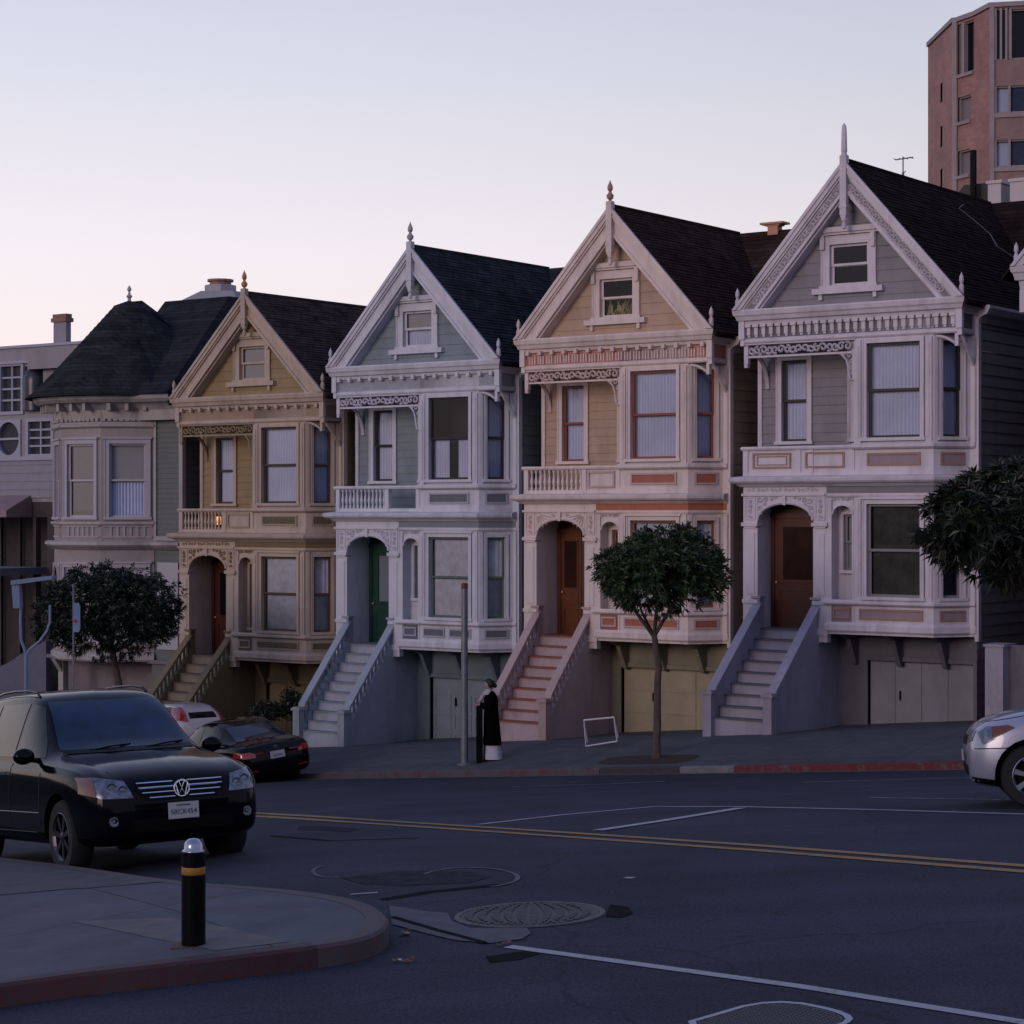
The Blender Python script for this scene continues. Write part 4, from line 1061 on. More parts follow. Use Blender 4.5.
# ------------------------------------------------------------------ turreted house at the lower end
def turret_house():
    s1 = SP(133, 500, -1.9)[0]; zb = -4.09
    root = empty('house', W(s1, 0, zb), ROT); tag(root, 'mauve Victorian house with a round bay under a dark conical turret roof', 'house', 'row of Victorian houses')
    T = mat('mauve_trim_paint', (.40, .37, .37), rough=.55, var=.08, grime=(.2, .17, .18)); Wm = mat('mauve_wall_paint', (.31, .28, .28), rough=.6, var=.08, grime=(.2, .16, .16))
    S = mat('green_grey_siding', (.125, .14, .14), rough=.6, var=.1); SH = mat('white_sash_paint', (.45, .43, .48), rough=.4, var=0)
    M = dict(trim=mat('lilac_window_trim', (.42, .39, .46), rough=.5, var=.06), sash=SH, blind=CURT2)
    cx, cy, Ra = 0.0, 1.9, 2.12
    
    def corner(az, r=Ra): a = R(az); return (cx+r/math.cos(R(19))*math.sin(a), cy-r/math.cos(R(19))*math.cos(a))
    poly = [corner(a) for a in (-129, -91, -53, -15, 23, 61)]
    def facet(i): (x0, y0), (x1, y1) = poly[i], poly[i+1]; return Fr(x0, y0, x1-x0, y1-y0)
    fw = 2*Ra*math.tan(R(19)); xr = SP(186, 470, -.95)[0]-s1
    low = MB(); up = MB()
    for i in range(5):
        F_ = facet(i); a0, a1 = fw/2-.5, fw/2+.5
        if i == 0: flat(up, F_, 0, fw, 3.2, 7.0); flat(low, F_, 0, fw, 0, 3.2); continue
        flat(up, F_, 0, fw, 3.2, 7.0, 0, [(a0, a1, 3.95, 5.98)])
        flat(low, F_, 0, fw, 0, 3.2, 0, [(a0, a1, .5, 2.55)] if i != 3 else [(.12, fw-.12, .5, 2.55)])
        window(root, F_, a0, a1, 3.95, 5.98, 0, M, kind='blindhalf' if i == 4 else 'blind', tw=.13, head=True, half=.48)
        if i == 3: window(root, F_, .12, fw-.12, .5, 2.55, 0, M, kind='lace', tw=.1)
        elif i == 4: window(root, F_, a0, a1, .5, 2.55, 0, M, kind='lace', tw=.12)
        else: window(root, F_, a0, a1, .5, 2.55, 0, M, kind='dark', tw=.1, head=False)
        # arch over the left openings
        if i in (1, 2):
            mb = MB(); A_ = [(fw/2+.5*math.cos(PI*k/10)*-1, 2.1+.5*math.sin(PI*k/10)) for k in range(11)]
            for (u0, v0), (u1, v1) in zip(A_, A_[1:]): mb.hexa([F_(u0, v0, .03), F_(u1, v1, .03), F_(u1, v1, .0), F_(u0, v0, .0), F_(u0, 2.7, .03), F_(u1, 2.7, .03), F_(u1, 2.7, .0), F_(u0, 2.7, .0)])
            mb.tube([F_(u, v, .05) for u, v in A_], .05, 6); mb.build('arch', Wm, root)
    up.build('bay_wall', Wm, root); low.build('lower_bay_wall', Wm, root)
    P = poly[:-1]+[poly[-1]]
    def mo(name, prof, m=T): mb = MB(); mb.sweep(poly, prof); return mb.build(name, m, root)
    mo('base_moulding', [(-.05, -.05), (.06, -.05), (.1, .0), (.1, .12), (.04, .18), (-.05, .18)])
    mo('sill_moulding', [(-.05, .34), (.05, .34), (.09, .38), (.09, .44), (-.05, .46)])
    mo('upper_sill', [(-.05, 3.72), (.06, 3.72), (.1, 3.76), (.1, 3.82), (-.05, 3.84)])
    mo('frieze_band', [(-.05, 6.42), (.05, 6.42), (.10, 6.46), (.1, 6.5), (.06, 6.54), (.06, 6.58), (-.05, 6.6)])
    # ledge spans the whole front
    mb = MB(); mb.sweep(poly+[(xr+.1, .80)], [(-.4, 3.05), (.05, 3.05), (.14, 3.1), (.2, 3.13), (.26, 3.18), (.26, 3.24), (.2, 3.28), (-.4, 3.3)]); mb.build('ledge', T, root)
    mb = MB(); rb = random.Random(2)
    for i in range(5):
        F_ = facet(i)
        for k in range(8):
            a = fw*(k+.5)/8
            if abs(k-3.5) < 3.3: mb.fb(F_, a-.03, a+.03, 3.42, 3.68, .0, .03)
        mb.fb(F_, .05, fw-.05, 3.38, 3.42, .0, .04); mb.fb(F_, .05, fw-.05, 3.68, 3.72, .0, .04)
    mb.build('apron_balusters', T, root)
    mb = MB()
    for i in range(5):
        F_ = facet(i)
        for k in range(9): a = fw*(k+.5)/9; mb.fb(F_, a-.05, a+.05, 6.6, 6.68, .0, .09)
        for k in range(3): a = fw*(k+.5)/3; mb.fb(F_, a-.05, a+.05, 6.88, 7.08, .0, .42)
    mb.build('dentil', T, root)
    mb = MB(); n = 40
    rp = [(cx+math.sin(R(-125+250*k/n))*Ra*1.03, cy-math.cos(R(-125+250*k/n))*Ra*1.03) for k in range(n+1)]
    mb.sweep([q_ for q_ in rp if not (q_[0] > 1.7 and q_[1] > .62)]+[(xr+.2, .62)], [(-.3, 6.62), (.02, 6.62), (.06, 6.9), (.25, 7.08), (.48, 7.1), (.58, 7.18), (.62, 7.27), (.58, 7.32), (-.3, 7.34)])
    mb.build('cornice', T, root)
    # recessed wall, side walls
    mb = MB(); siding(mb, Fr(0, .84, 1, 0), 1.85, xr, 3.2, 7.0, 0, (), .14, proud=.016); siding(mb, Fr(0, .84, 1, 0), 1.85, xr, -3, 3.2, 0, (), .16, proud=.016)
    siding(mb, Fr(xr, .95, 0, 1), 0, 11, -3, 7.0, 0, (), .2); siding(mb, Fr(-2.4, 12, 0, -1), 0, 9.5, -3, 7.0, 0, (), .2)
    mb.build('wall', S, root)
    mb = MB(); mb.box(xr-.1, xr+.04, .77, .9, 3.2, 6.9); mb.box(1.98, 2.06, .77, .82, 3.2, 6.6); mb.box(2.07, xr-.11, .77, .82, 3.3, 3.42); mb.build('corner_board', T, root)
    mb = MB(); mb.fb(Fr(0, .84, 1, 0), 2.1, 2.9, .3, 2.7, .02, .06); mb.build('white_shutter', mat('pale_shutter', (.40, .40, .44), var=.05), root)
    mb = MB(); siding(mb, Fr(0, 1.5, 1, 0), -2.3, xr, -3, .0, 0, (), .3); mb.box(-2.3, xr, .7, 1.5, -.1, 0)
    mb.vprism([(p[0]*.98, p[1]) for p in poly], -.06, .0)
    mb.build('basement_wall', mat('mauve_basement', (.20, .17, .19), rough=.7, var=.15, grime=(.08, .07, .07)), root)
    mb = MB(); mb.box(-1.35, -1.15, .3, .5, -3, -.05); mb.prism(Fr(-1.25, .5, 0, -1), [(0, -.05), (.5, -.05), (0, -.7)], -.08, .08)
    mb.build('support_post', T, root)
    # turret roof
    mb = MB(); rr = [(3.05, 7.28), (2.70, 7.56), (2.27, 8.0), (1.80, 8.5), (1.34, 9.0), (.88, 9.5), (.42, 10.0), (.0, 10.16)]
    den = []
    for (r0, z0), (r1, z1) in zip(rr, rr[1:]):
        for k in range(4): q = k/4; den.append((r0+(r1-r0)*q, z0+(z1-z0)*q)); den.append((r0+(r1-r0)*(q+.249)+.018, z0+(z1-z0)*(q+.249)))
    den.append((0.001, 10.17)); nn = 20; vs = []
    for r_, z in den:
        for k in range(nn): a = 2*PI*(k+.5)/nn; vs.append((cx-.15*(z-7.3)/2.9+r_*math.sin(a), cy-r_*math.cos(a), z))
    fs = [(i*nn+k, i*nn+(k+1) % nn, (i+1)*nn+(k+1) % nn, (i+1)*nn+k) for i in range(len(den)-1) for k in range(nn)]
    mb.add(vs, fs)
    # short ridge tying the turret to the main roof, and the hipped main roof
    za = 10.05
    a_ = SP(142, 300.5, -2.5); b_ = SP(165, 301.5, -4.2)
    mb.add([(-.1, 1.8, za+.06), (a_[0]-s1, 2.5, a_[1]-zb), (2.6, .1, 7.38), (2.6, 5.0, 7.38), (-2.2, 5.0, 7.3), (-2.4, 2.0, 7.3), (-.1, 2.2, za+.06)], [(0, 1, 2), (1, 3, 2), (1, 6, 4, 3), (6, 5, 4), (0, 6, 1)])
    zt = b_[1]-zb; x0 = b_[0]-s1; x1 = x0+2.6
    mb.add([(.6, -.15, 7.30), (xr+.35, -.15, 7.30), (xr+.35, 9.5, 7.36), (.6, 9.5, 7.36), (x0, 4.2, zt), (x1, 4.2, zt), (x0, 5.6, zt), (x1, 5.6, zt)], [(0, 1, 5, 4), (1, 2, 7, 5), (2, 3, 6, 7), (3, 0, 4, 6), (4, 5, 7, 6)])
    rf = mb.build('roof', RF1, root)
    mb = MB(); mb.lathe((cx-.15, cy, 10.1), [(.09, 0), (.05, .06), (.05, .12), (.09, .18), (.04, .24), (.03, .32), (.07, .36), (.05, .42), (.0, .5)], 10); mb.build('finial', T, rf)
    return root
turret_house()

# ------------------------------------------------------------------ next house uphill, only its gable corner and flank in view
def uphill_house():
    M = M5; root = empty('house', W(15.25, 0, -2.02), ROT); tag(root, 'white gabled house at the right edge, only its eave corner showing', 'house', 'row of Victorian houses')
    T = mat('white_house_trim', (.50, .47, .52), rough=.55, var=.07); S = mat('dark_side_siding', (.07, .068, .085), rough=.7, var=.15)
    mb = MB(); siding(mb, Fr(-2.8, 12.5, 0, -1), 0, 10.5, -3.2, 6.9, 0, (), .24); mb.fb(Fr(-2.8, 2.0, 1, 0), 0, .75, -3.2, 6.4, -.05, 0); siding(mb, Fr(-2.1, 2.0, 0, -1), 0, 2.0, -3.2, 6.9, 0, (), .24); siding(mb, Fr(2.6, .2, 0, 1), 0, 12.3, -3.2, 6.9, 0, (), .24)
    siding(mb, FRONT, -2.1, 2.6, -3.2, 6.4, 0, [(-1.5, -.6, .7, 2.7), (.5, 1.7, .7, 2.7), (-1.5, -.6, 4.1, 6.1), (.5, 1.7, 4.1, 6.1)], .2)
    tan = (9.95-6.98)/2.68
    siding(mb, Fr(0, .2, 1, 0), -2.6, 2.6, 6.9, 9.7, 0, (), .26, lo=lambda b: -max(0, (9.6-b)/tan), hi=lambda b: max(0, (9.6-b)/tan))
    for a0, a1, b0, b1 in ((-1.5, -.6, .7, 2.7), (.5, 1.7, .7, 2.7), (-1.5, -.6, 4.1, 6.1), (.5, 1.7, 4.1, 6.1)): window(root, FRONT, a0, a1, b0, b1, 0, dict(trim=T, sash=T), kind='curtain')
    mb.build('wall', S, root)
    mb = MB(); D = [(-2.5, 1.0), (-2.5, 0), (2.5, 0), (2.5, 1.0)]
    mb.sweep(D, [(-.5, 6.5), (.06, 6.5), (.08, 6.68), (.14, 6.70), (.17, 6.83), (.20, 6.86), (.22, 6.95), (.2, 6.985), (-.5, 6.985)])
    mb.fb(FRONT, -2.55, -2.38, 6.05, 6.5, .0, .12); mb.prism(FRONT, [(-2.5, 6.5), (-2.1, 6.5), (-2.1, 6.0), (-2.25, 6.1), (-2.4, 6.3)], -.3, -.05)
    mb.lathe((-2.62, -.12, 6.98), [(.05, 0), (.055, .2), (.03, .26), (.05, .32), (.045, .4), (.0, .5)], 8)
    mb.build('cornice', T, root)
    mb = MB(); k = math.sqrt(1+tan*tan)
    for d0, d1, y0, y1 in ((-.02, .05, -.26, -.1), (.05, .17, -.22, -.1), (.17, .42, -.14, -.04)):
        for sg in (-1, 1): mb.prism(FRONT, [(0, 9.95-k*d0), (sg*(2.97-k*d0)/tan, 6.98), (sg*(2.97-k*d1)/tan, 6.98), (0, 9.95-k*d1)], -y1, -y0)
    mb.build('bargeboard', T, root)
    mb = MB()
    for sg in (-1, 1):
        mb.prism(FRONT, [(0, 10.02), (sg*2.92, 10.02-2.92*tan), (sg*2.92, 9.94-2.92*tan), (0, 9.94)], .1-0, -.15+0) if False else mb.hexa([(0, -.15, 9.96), (sg*2.92, -.15, 9.96-2.92*tan), (sg*2.92, 12.6, 9.96-2.92*tan), (0, 12.6, 9.96), (0, -.15, 10.03), (sg*2.92, -.15, 10.03-2.92*tan), (sg*2.92, 12.6, 10.03-2.92*tan), (0, 12.6, 10.03)])
    mb.build('roof', RF5, root)
uphill_house()

# wall stub and side passage between the last two houses
def sidewall():
    s0, z0 = SP(985, 645, .3); s1, z1 = SP(1003, 645, .3); g = walk(s1, .3)
    o = MB(); o.box(s0, s1, -.3, .3, g-1, z0); o.box(s0-.03, s1+.03, -.33, .33, z0, z0+.04)
    root = empty('garden_wall', W(s1, .0, g), ROT); tag(root, 'pale square gate pier with a grey wall right of the grey garage', 'wall')
    mb = MB(); mb.box(s0-s1, 0, -.3, .3, -1, z0-g-.03); mb.box(s0-s1-.03, .03, -.33, .33, z0-g-.03, z0-g+.02); mb.build('gate_pier', mat('pier_paint', (.34, .32, .38), var=.15, vscale=3, grime=(.15, .14, .16)), root)
    mb = MB(); mb.box(.0, 2.4, .0, .2, -1, z0-g); mb.build('wall', mat('render_grey', (.13, .12, .15), var=.3, vscale=2, grime=(.05, .05, .06)), root)
sidewall()

# ------------------------------------------------------------------ grey building beyond the turret house
def px_in(root_s, root_z, n, x, y):
    s, z = SP(x, y, n); return s-root_s, z-root_z
DIMP = mat('dim_pane', (.035, .037, .05), rough=.35, var=.4, vscale=2, spec=.25)
def grey_building():
    n = -2.5; s0 = SP(50, 600, n)[0]; z0 = -6.6
    root = empty('house', W(s0, n, z0), ROT); tag(root, 'flat-roofed grey building with multi-pane windows behind the turret house', 'house')
    F = FRONT; q = lambda x, y: px_in(s0, z0, n, x, y)
    G = mat('grey_stucco', (.30, .28, .32), rough=.8, var=.08, vscale=1.2, grime=(.2, .18, .2)); G2 = mat('grey_board', (.24, .24, .29), rough=.7, var=.08); TR = mat('grey_building_trim', (.33, .34, .42), rough=.6, var=.05)
    top = q(25, 347)[1]; xl = -9; 
    zb_ = q(20, 520)[1]; xdoor = q(33, 520)[0]
    mb = MB(); 
    w1 = (q(2, 0)[0], q(22, 0)[0], q(0, 412)[1], q(0, 367)[1]); w2 = (q(29.5, 0)[0], q(52, 0)[0], q(0, 455)[1], q(0, 423)[1]); w3 = (q(25, 0)[0], q(43, 0)[0], q(0, 412)[1], q(0, 368)[1])
    rw = (q(-2, 0)[0], q(21, 0)[0], q(0, 457)[1], q(0, 421)[1])
    flat(mb, F, xl, 1.6, q(0, 502)[1], top, 0, [w1, w2, rw, w3])
    mb.add([F(xl, top, 0), F(1.6, top, 0), F(1.6, top, -10), F(xl, top, -10)], [(0, 1, 2, 3)])
    mb.add([F(1.6, -2, 0), F(1.6, -2, -10), F(1.6, top, -10), F(1.6, top, 0)], [(0, 1, 2, 3)])
    mb.fb(F, q(35, 0)[0], 1.6, q(0, 372)[1], q(0, 352)[1], .0, .3)
    mb.build('wall', G, root)
    mb = MB(); siding(mb, F, xl, 1.6, q(0, 498)[1], q(0, 458)[1], .03, (), .25); mb.build('siding_band', G2, root)
    mb = MB(); mb.fb(F, xl, 1.65, top-.02, top+.06, -.3, .06); mb.fb(F, xl, q(47, 0)[0], q(0, 365)[1], q(0, 362.5)[1], .0, .12)
    mb.fb(F, xl, 1.6, q(0, 461)[1], q(0, 457)[1], .0, .1); mb.build('parapet', TR, root)
    def multi(r, nx, nz, name='window'):
        a0, a1, b0, b1 = r; mb = MB()
        mb.fb(F, a0-.12, a0, b0-.1, b1+.1, -.1, .06); mb.fb(F, a1, a1+.12, b0-.1, b1+.1, -.1, .06); mb.fb(F, a0, a1, b1, b1+.1, -.1, .06); mb.fb(F, a0, a1, b0-.1, b0, -.1, .06)
        for i in range(1, nx): x = a0+(a1-a0)*i/nx; mb.fb(F, x-.03, x+.03, b0, b1, -.1, .0)
        for i in range(1, nz): z = b0+(b1-b0)*i/nz; mb.fb(F, a0, a1, z-.03, z+.03, -.1, -.005)
        o = mb.build(name, TR, root); mb = MB(); mb.add([F(a0, b0, -.08), F(a1, b0, -.08), F(a1, b1, -.08), F(a0, b1, -.08)], [(0, 1, 2, 3)]); mb.build('pane', DIMP, o)
        mb = MB(); mb.fb(F, a0, a1, b0, b1, -.3, -.2); mb.build('room', mat('dim_room', (.05, .05, .055), var=.3), o)
    multi(w1, 2, 4); multi(w2, 2, 4)
    # round window
    cx, cz = (rw[0]+rw[1])/2, (rw[2]+rw[3])/2; rx = (rw[1]-rw[0])/2; rz_ = (rw[3]-rw[2])/2
    mb = MB(); n_ = 24
    sq = []; 
    for k in range(n_):
        a = 2*PI*k/n_; c, s_ = math.cos(a), math.sin(a); m = max(abs(c), abs(s_)); sq.append((cx+rx*1.05*c/m, cz+rz_*1.05*s_/m))
    ci = [(cx+rx*.92*math.cos(2*PI*k/n_), cz+rz_*.92*math.sin(2*PI*k/n_)) for k in range(n_)]
    for k in range(n_):
        j = (k+1) % n_; mb.hexa([F(*sq[k], .05), F(*sq[j], .05), F(*sq[j], -.1), F(*sq[k], -.1), F(*ci[k], .05), F(*ci[j], .05), F(*ci[j], -.1), F(*ci[k], -.1)])
    mb.fb(F, cx-rx*.9, cx+rx*.9, cz-.04, cz+.03, -.06, -.0)
    wo = mb.build('window', TR, root); mb = MB(); mb.prism(F, ci, -.09, -.07); mb.build('pane', DIMP, wo)
    # curved dark bay
    mb = MB(); mb.tube([F((w3[0]+w3[1])/2, z, -.1) for z in lin(w3[2], w3[3]-.35, 6)]+[F((w3[0]+w3[1])/2, w3[3]-.1, -.1), F((w3[0]+w3[1])/2, w3[3], -.1)], [.42]*6+[.3, .05], 14); mb.build('bay_window', mat('dark_blue_bay', (.02, .025, .045), rough=.3, var=0), root, smooth=True)
    # chimney
    q4 = lambda x: px_in(s0, z0, n-.6, x, 330)[0]; q4z = lambda y: px_in(s0, z0, n-.6, 60, y)[1]; c0, c1 = q4(53.5), q4(66); mb = MB(); mb.box(c0, c1, .6, .8, 3, q4z(322)); co_ = mb.build('chimney', mat('chimney_plaster', (.26, .235, .28), var=.1), root)
    mb = MB(); mb.box(c0-.05, c1+.05, .54, .86, q4z(322), q4z(318)); mb.box(c0-.02, c1+.02, .58, .82, q4z(318), q4z(314)); mb.build('chimney_cap', mat('chimney_brick', (.22, .12, .10), var=.2), co_)
    # awning and entrance
    mb = MB(); z1 = q(0, 498)[1]; z2 = q(0, 517)[1]; mb.prism(Fr(xl, 0, 0, -1) if False else Fr(q(32, 0)[0], 0, 0, -1), [(0, z1+.1), (1.0, z2+.2), (1.0, z2), (0, z2)], 0.0, q(32, 0)[0]-xl)
    mb.build('awning', mat('faded_awning', (.26, .18, .20), var=.15), root)
    mb = MB(); mb.fb(F, xl, 1.6, -2, z2+.0, -2.2, -2.0); mb.fb(F, q(33, 0)[0], q(36, 0)[0], -2, z2, -.2, .0); mb.fb(F, q(15, 0)[0], 1.6, z2, z1+.2, -.25, -.02); mb.fb(F, q(47, 0)[0], 1.6, -2, z2, -.2, -.01)
    for k in range(6): x = xl+1+k*.9; mb.fb(F, x, x+.1, 1.0, z2, -1.9, -1.8)
    mb.build('entrance', mat('dark_entrance', (.04, .03, .032), var=.3), root)
    mb = MB(); za_, zb2 = q(0, 566)[1], q(0, 573)[1]; mb.fb(F, xl, q(47, 0)[0], zb2, za_, .0, 2.0); mb.build('canopy', mat('canopy_paint', (.13, .15, .20), var=.1), root)
    # stair flank wall
    mb = MB(); q3 = lambda x, y: px_in(s0, z0, n+1.25, x, y); P_ = [q3(-60, 740), q3(46, 740), q3(46, 641), q3(30, 648), q3(8, 663), q3(-60, 690)]; mb.prism(F, P_, 1.0, 1.25); mb.build('stair_wall', mat('stair_stucco', (.11, .11, .16), var=.12), root)
    return root
grey_building()

# rooftop seen between the turret roof and the ochre gable
def rear_block():
    n = -16; s0, z = SP(190, 310, n); root = empty('house', W(s0, n, -6), ROT); tag(root, 'grey metal-roofed block with fat flue behind the turret house roof', 'house')
    q = lambda x, y: px_in(s0, -6, n, x, y)
    mb = MB(); a, b = q(150, 312), q(240, 330); mb.fb(FRONT, a[0], b[0], 0, a[1]-1.2, -6, 0); mb.build('wall', mat('rear_wall_grey', (.25, .25, .30), var=.1), root)
    mb = MB(); p1, p2, p3, p4 = q(176, 304), q(203, 291), q(235, 291), q(176, 330)
    mb.prism(FRONT, [(p4[0]-.5, a[1]-1.25), (p1[0]-.5, p1[1]-.15), p1, p2, p3, (p3[0]+1, a[1]-1.25)], -6.1, .1); mb.build('roof', mat('rear_roof_metal', (.25, .27, .33), rough=.5, var=.08), root)
    mb = MB(); c0, c1 = q(181, 283), q(204, 305); r_ = (c1[0]-c0[0])/2; m_ = (c0[0]+c1[0])/2
    mb.lathe((m_, 1.5, c1[1]-1.5), [(r_, 0), (r_, c0[1]-c1[1]+1.5), (r_*.9, c0[1]-c1[1]+1.5)], 8); ch = mb.build('flue', mat('flue_metal', (.30, .26, .30), rough=.5, var=.1), root)
    mb = MB(); mb.lathe((m_, 1.5, c0[1]), [(r_*.7, 0), (r_*.7, .12), (r_*.85, .14), (r_*.85, .22), (r_*.5, .24)], 12); mb.build('flue_cap', mat('flue_rust', (.25, .13, .11), rough=.6), ch)
rear_block()

# ------------------------------------------------------------------ brick tower
def brick_mat():
    m = bpy.data.materials.new('tower_brick'); m.use_nodes = True; nt = m.node_tree; N = nt.nodes; L = nt.links; p = N['Principled BSDF']; p.inputs['Roughness'].default_value = .85
    tc = N.new('ShaderNodeTexCoord'); sx = N.new('ShaderNodeSeparateXYZ'); L.new(tc.outputs['Object'], sx.inputs[0])
    ad = N.new('ShaderNodeMath'); ad.operation = 'ADD'; L.new(sx.outputs[0], ad.inputs[0]); L.new(sx.outputs[1], ad.inputs[1])
    cb = N.new('ShaderNodeCombineXYZ'); L.new(ad.outputs[0], cb.inputs[0]); L.new(sx.outputs[2], cb.inputs[1])
    br = N.new('ShaderNodeTexBrick'); br.inputs['Brick Width'].default_value = .4; br.inputs['Row Height'].default_value = .16; br.inputs['Mortar Size'].default_value = .012; br.inputs['Scale'].default_value = 1
    br.inputs['Color1'].default_value = (.36, .185, .16, 1); br.inputs['Color2'].default_value = (.29, .145, .13, 1); br.inputs['Mortar'].default_value = (.26, .17, .15, 1)
    L.new(cb.outputs[0], br.inputs['Vector'])
    n = N.new('ShaderNodeTexNoise'); n.inputs['Scale'].default_value = .6; n.inputs['Detail'].default_value = 8; n.inputs['Roughness'].default_value = .7; L.new(tc.outputs['Object'], n.inputs['Vector'])
    r = N.new('ShaderNodeMapRange'); r.inputs['From Min'].default_value = .3; r.inputs['From Max'].default_value = .7; r.inputs['To Min'].default_value = .75; r.inputs['To Max'].default_value = 1.25; L.new(n.outputs['Fac'], r.inputs['Value'])
    v = N.new('ShaderNodeVectorMath'); v.operation = 'SCALE'; L.new(br.outputs['Color'], v.inputs[0]); L.new(r.outputs['Result'], v.inputs['Scale']); L.new(v.outputs[0], p.inputs['Base Color'])
    return m
def tower():
    Ht = (512-7)/FPX*110.9
    def top_pt(x, y): Y = Ht*FPX/(512-y); return ((x-512)/FPX*Y, Y)
    P = [top_pt(928, 47), top_pt(953, 22.5), top_pt(957, 22), top_pt(974, 16), top_pt(990, 7.5), top_pt(994, 7.3), top_pt(1075, 3)]
    c = P[4]; root = empty('apartment_tower', (c[0], c[1], -6)); tag(root, 'tall pinkish brick apartment tower rising behind the right-hand roofs', 'tower')
    P = [(x-c[0], y-c[1]) for x, y in P]; Hh = Ht+6
    BR = brick_mat(); CO = mat('tower_concrete', (.30, .25, .26), rough=.8, var=.15, vscale=1.0)
    fullp = P+[(P[-1][0]+4, P[-1][1]+14), (P[0][0]+6, P[0][1]+12)]
    def face(i): (x0, y0), (x1, y1) = fullp[i], fullp[i+1]; return Fr(x0, y0, x1-x0, y1-y0), math.hypot(x1-x0, y1-y0)
    def zpx(y, Y): return (512-y)/FPX*Y+6
    wins = {}
    F0, l0 = face(0); F3, l3 = face(2); F3b, l3b = face(3); F5, l5 = face(5)
    def af(i, x):    # distance along face i of photo column x
        (x0, y0), (x1, y1) = fullp[i], fullp[i+1]; u = (x-512)/FPX; X0, Y0 = x0+c[0], y0+c[1]; X1, Y1 = x1+c[0], y1+c[1]
        t = (u*Y0-X0)/((X1-X0)-u*(Y1-Y0)); return t*math.hypot(x1-x0, y1-y0), Y0+t*(Y1-Y0)
    def rect(i, xa, ya, xb, yb):
        a, Ya = af(i, xa); b, Yb = af(i, xb); Y = (Ya+Yb)/2; return (a, b, zpx(yb, Y), zpx(ya, Y))
    slots = [rect(0, 940.5, y0, 942.5, y1) for y0, y1 in ((83, 102), (126, 147), (169, 187))]
    w2 = [rect(2, 958, 22, 974, 73), rect(2, 958, 96, 971, 121), rect(2, 958, 150, 970, 175)]
    w5 = [rect(5, 995.5, 8, 1009, 60), rect(5, 1010.5, 8, 1060, 58)]+[rect(5, 995.5, y0, 1055, y1) for y0, y1 in ((85, 112), (139, 166), (194, 221))]
    mb = MB()
    holes = {0: slots, 2: w2, 5: w5}
    for i in range(len(fullp)):
        (x0, y0), (x1, y1) = fullp[i], fullp[(i+1) % len(fullp)]; F_ = Fr(x0, y0, x1-x0, y1-y0); l = math.hypot(x1-x0, y1-y0)
        if i in (1, 4, 5): continue
        if i == 2 : hs = [h for h in w2]
        flat(mb, F_, 0, l, 0, Hh, 0, holes.get(i, []))
    mb.vprism(fullp, Hh-.05, Hh)
    mb.build('wall', BR, root)
    mb = MB(); flat(mb, face(5)[0], 0, l5, 0, Hh, 0, w5); mb.build('flank_wall', mat('flank_brick', (.27, .175, .17), rough=.85, var=.2, vscale=1.5, bump=.3), root); mb = MB()
    for i in (1, 4): F_, l = face(i); mb.fb(F_, -.02, l+.02, 0, Hh, -.3, .12)
    mb.sweep(P, [(-.2, Hh-.0), (.1, Hh-.0), (.1, Hh+.25), (-.2, Hh+.25)])
    for r_ in w5[2:]: mb.fb(F5, 0, l5, r_[2]-.25, r_[2]-.02, .0, .1)
    for r_ in w2: mb.fb(F3, r_[0], r_[1], r_[2]-.18, r_[2], .0, .12)
    for r_ in w2[1:]: mb.fb(F3, r_[0]-.12, r_[0], r_[2], r_[3], .0, .05)
    mb.build('concrete_frame', CO, root)
    dk_ = mat('tower_room', (.10, .10, .12), var=.3, vscale=.7)
    def win(F_, r_, mull, kind):
        a, b, z0, z1 = r_; m = MB()
        for x in mull: xx = a+(b-a)*x; m.fb(F_, xx-.06, xx+.06, z0, z1, -.25, .03)
        m.fb(F_, a, b, z1-.08, z1, -.25, -.1); m.fb(F_, a, b, z0, z0+.08, -.25, -.1); m.fb(F_, a, a+.07, z0, z1, -.25, -.1); m.fb(F_, b-.07, b, z0, z1, -.25, -.1)
        wo = m.build('window', CO, root); m = MB(); m.fb(F_, a, b, z0, z1, -.32, -.28); m.build('pane', CARGLASS if kind == 'g' else (mat('tower_blind', (.30, .35, .50), var=.05) if kind == 'g2' else mat('tower_shade', (.20, .17, .19), var=.05)) , wo)
        if kind == 'g2': m = MB(); m.fb(F_, a+(b-a)*.26, b, z0+.05, z1-.05, -.279, -.25); m.build('dark_pane', mat('tower_dark_glass', (.02, .03, .07), rough=.3, var=.3, spec=.2), wo)
    for r_ in slots: win(F0, r_, [], 'g')
    for k, r_ in enumerate(w2): win(F3, r_, [.28, .36] if k == 0 else [], 'g' if k == 0 else 'b')
    win(F5, w5[0], [.0, .4, .8], 'g'); win(F5, w5[1], [.0], 'g')
    for r_ in w5[2:]: win(F5, r_, [.0, .235], 'g2')
tower()

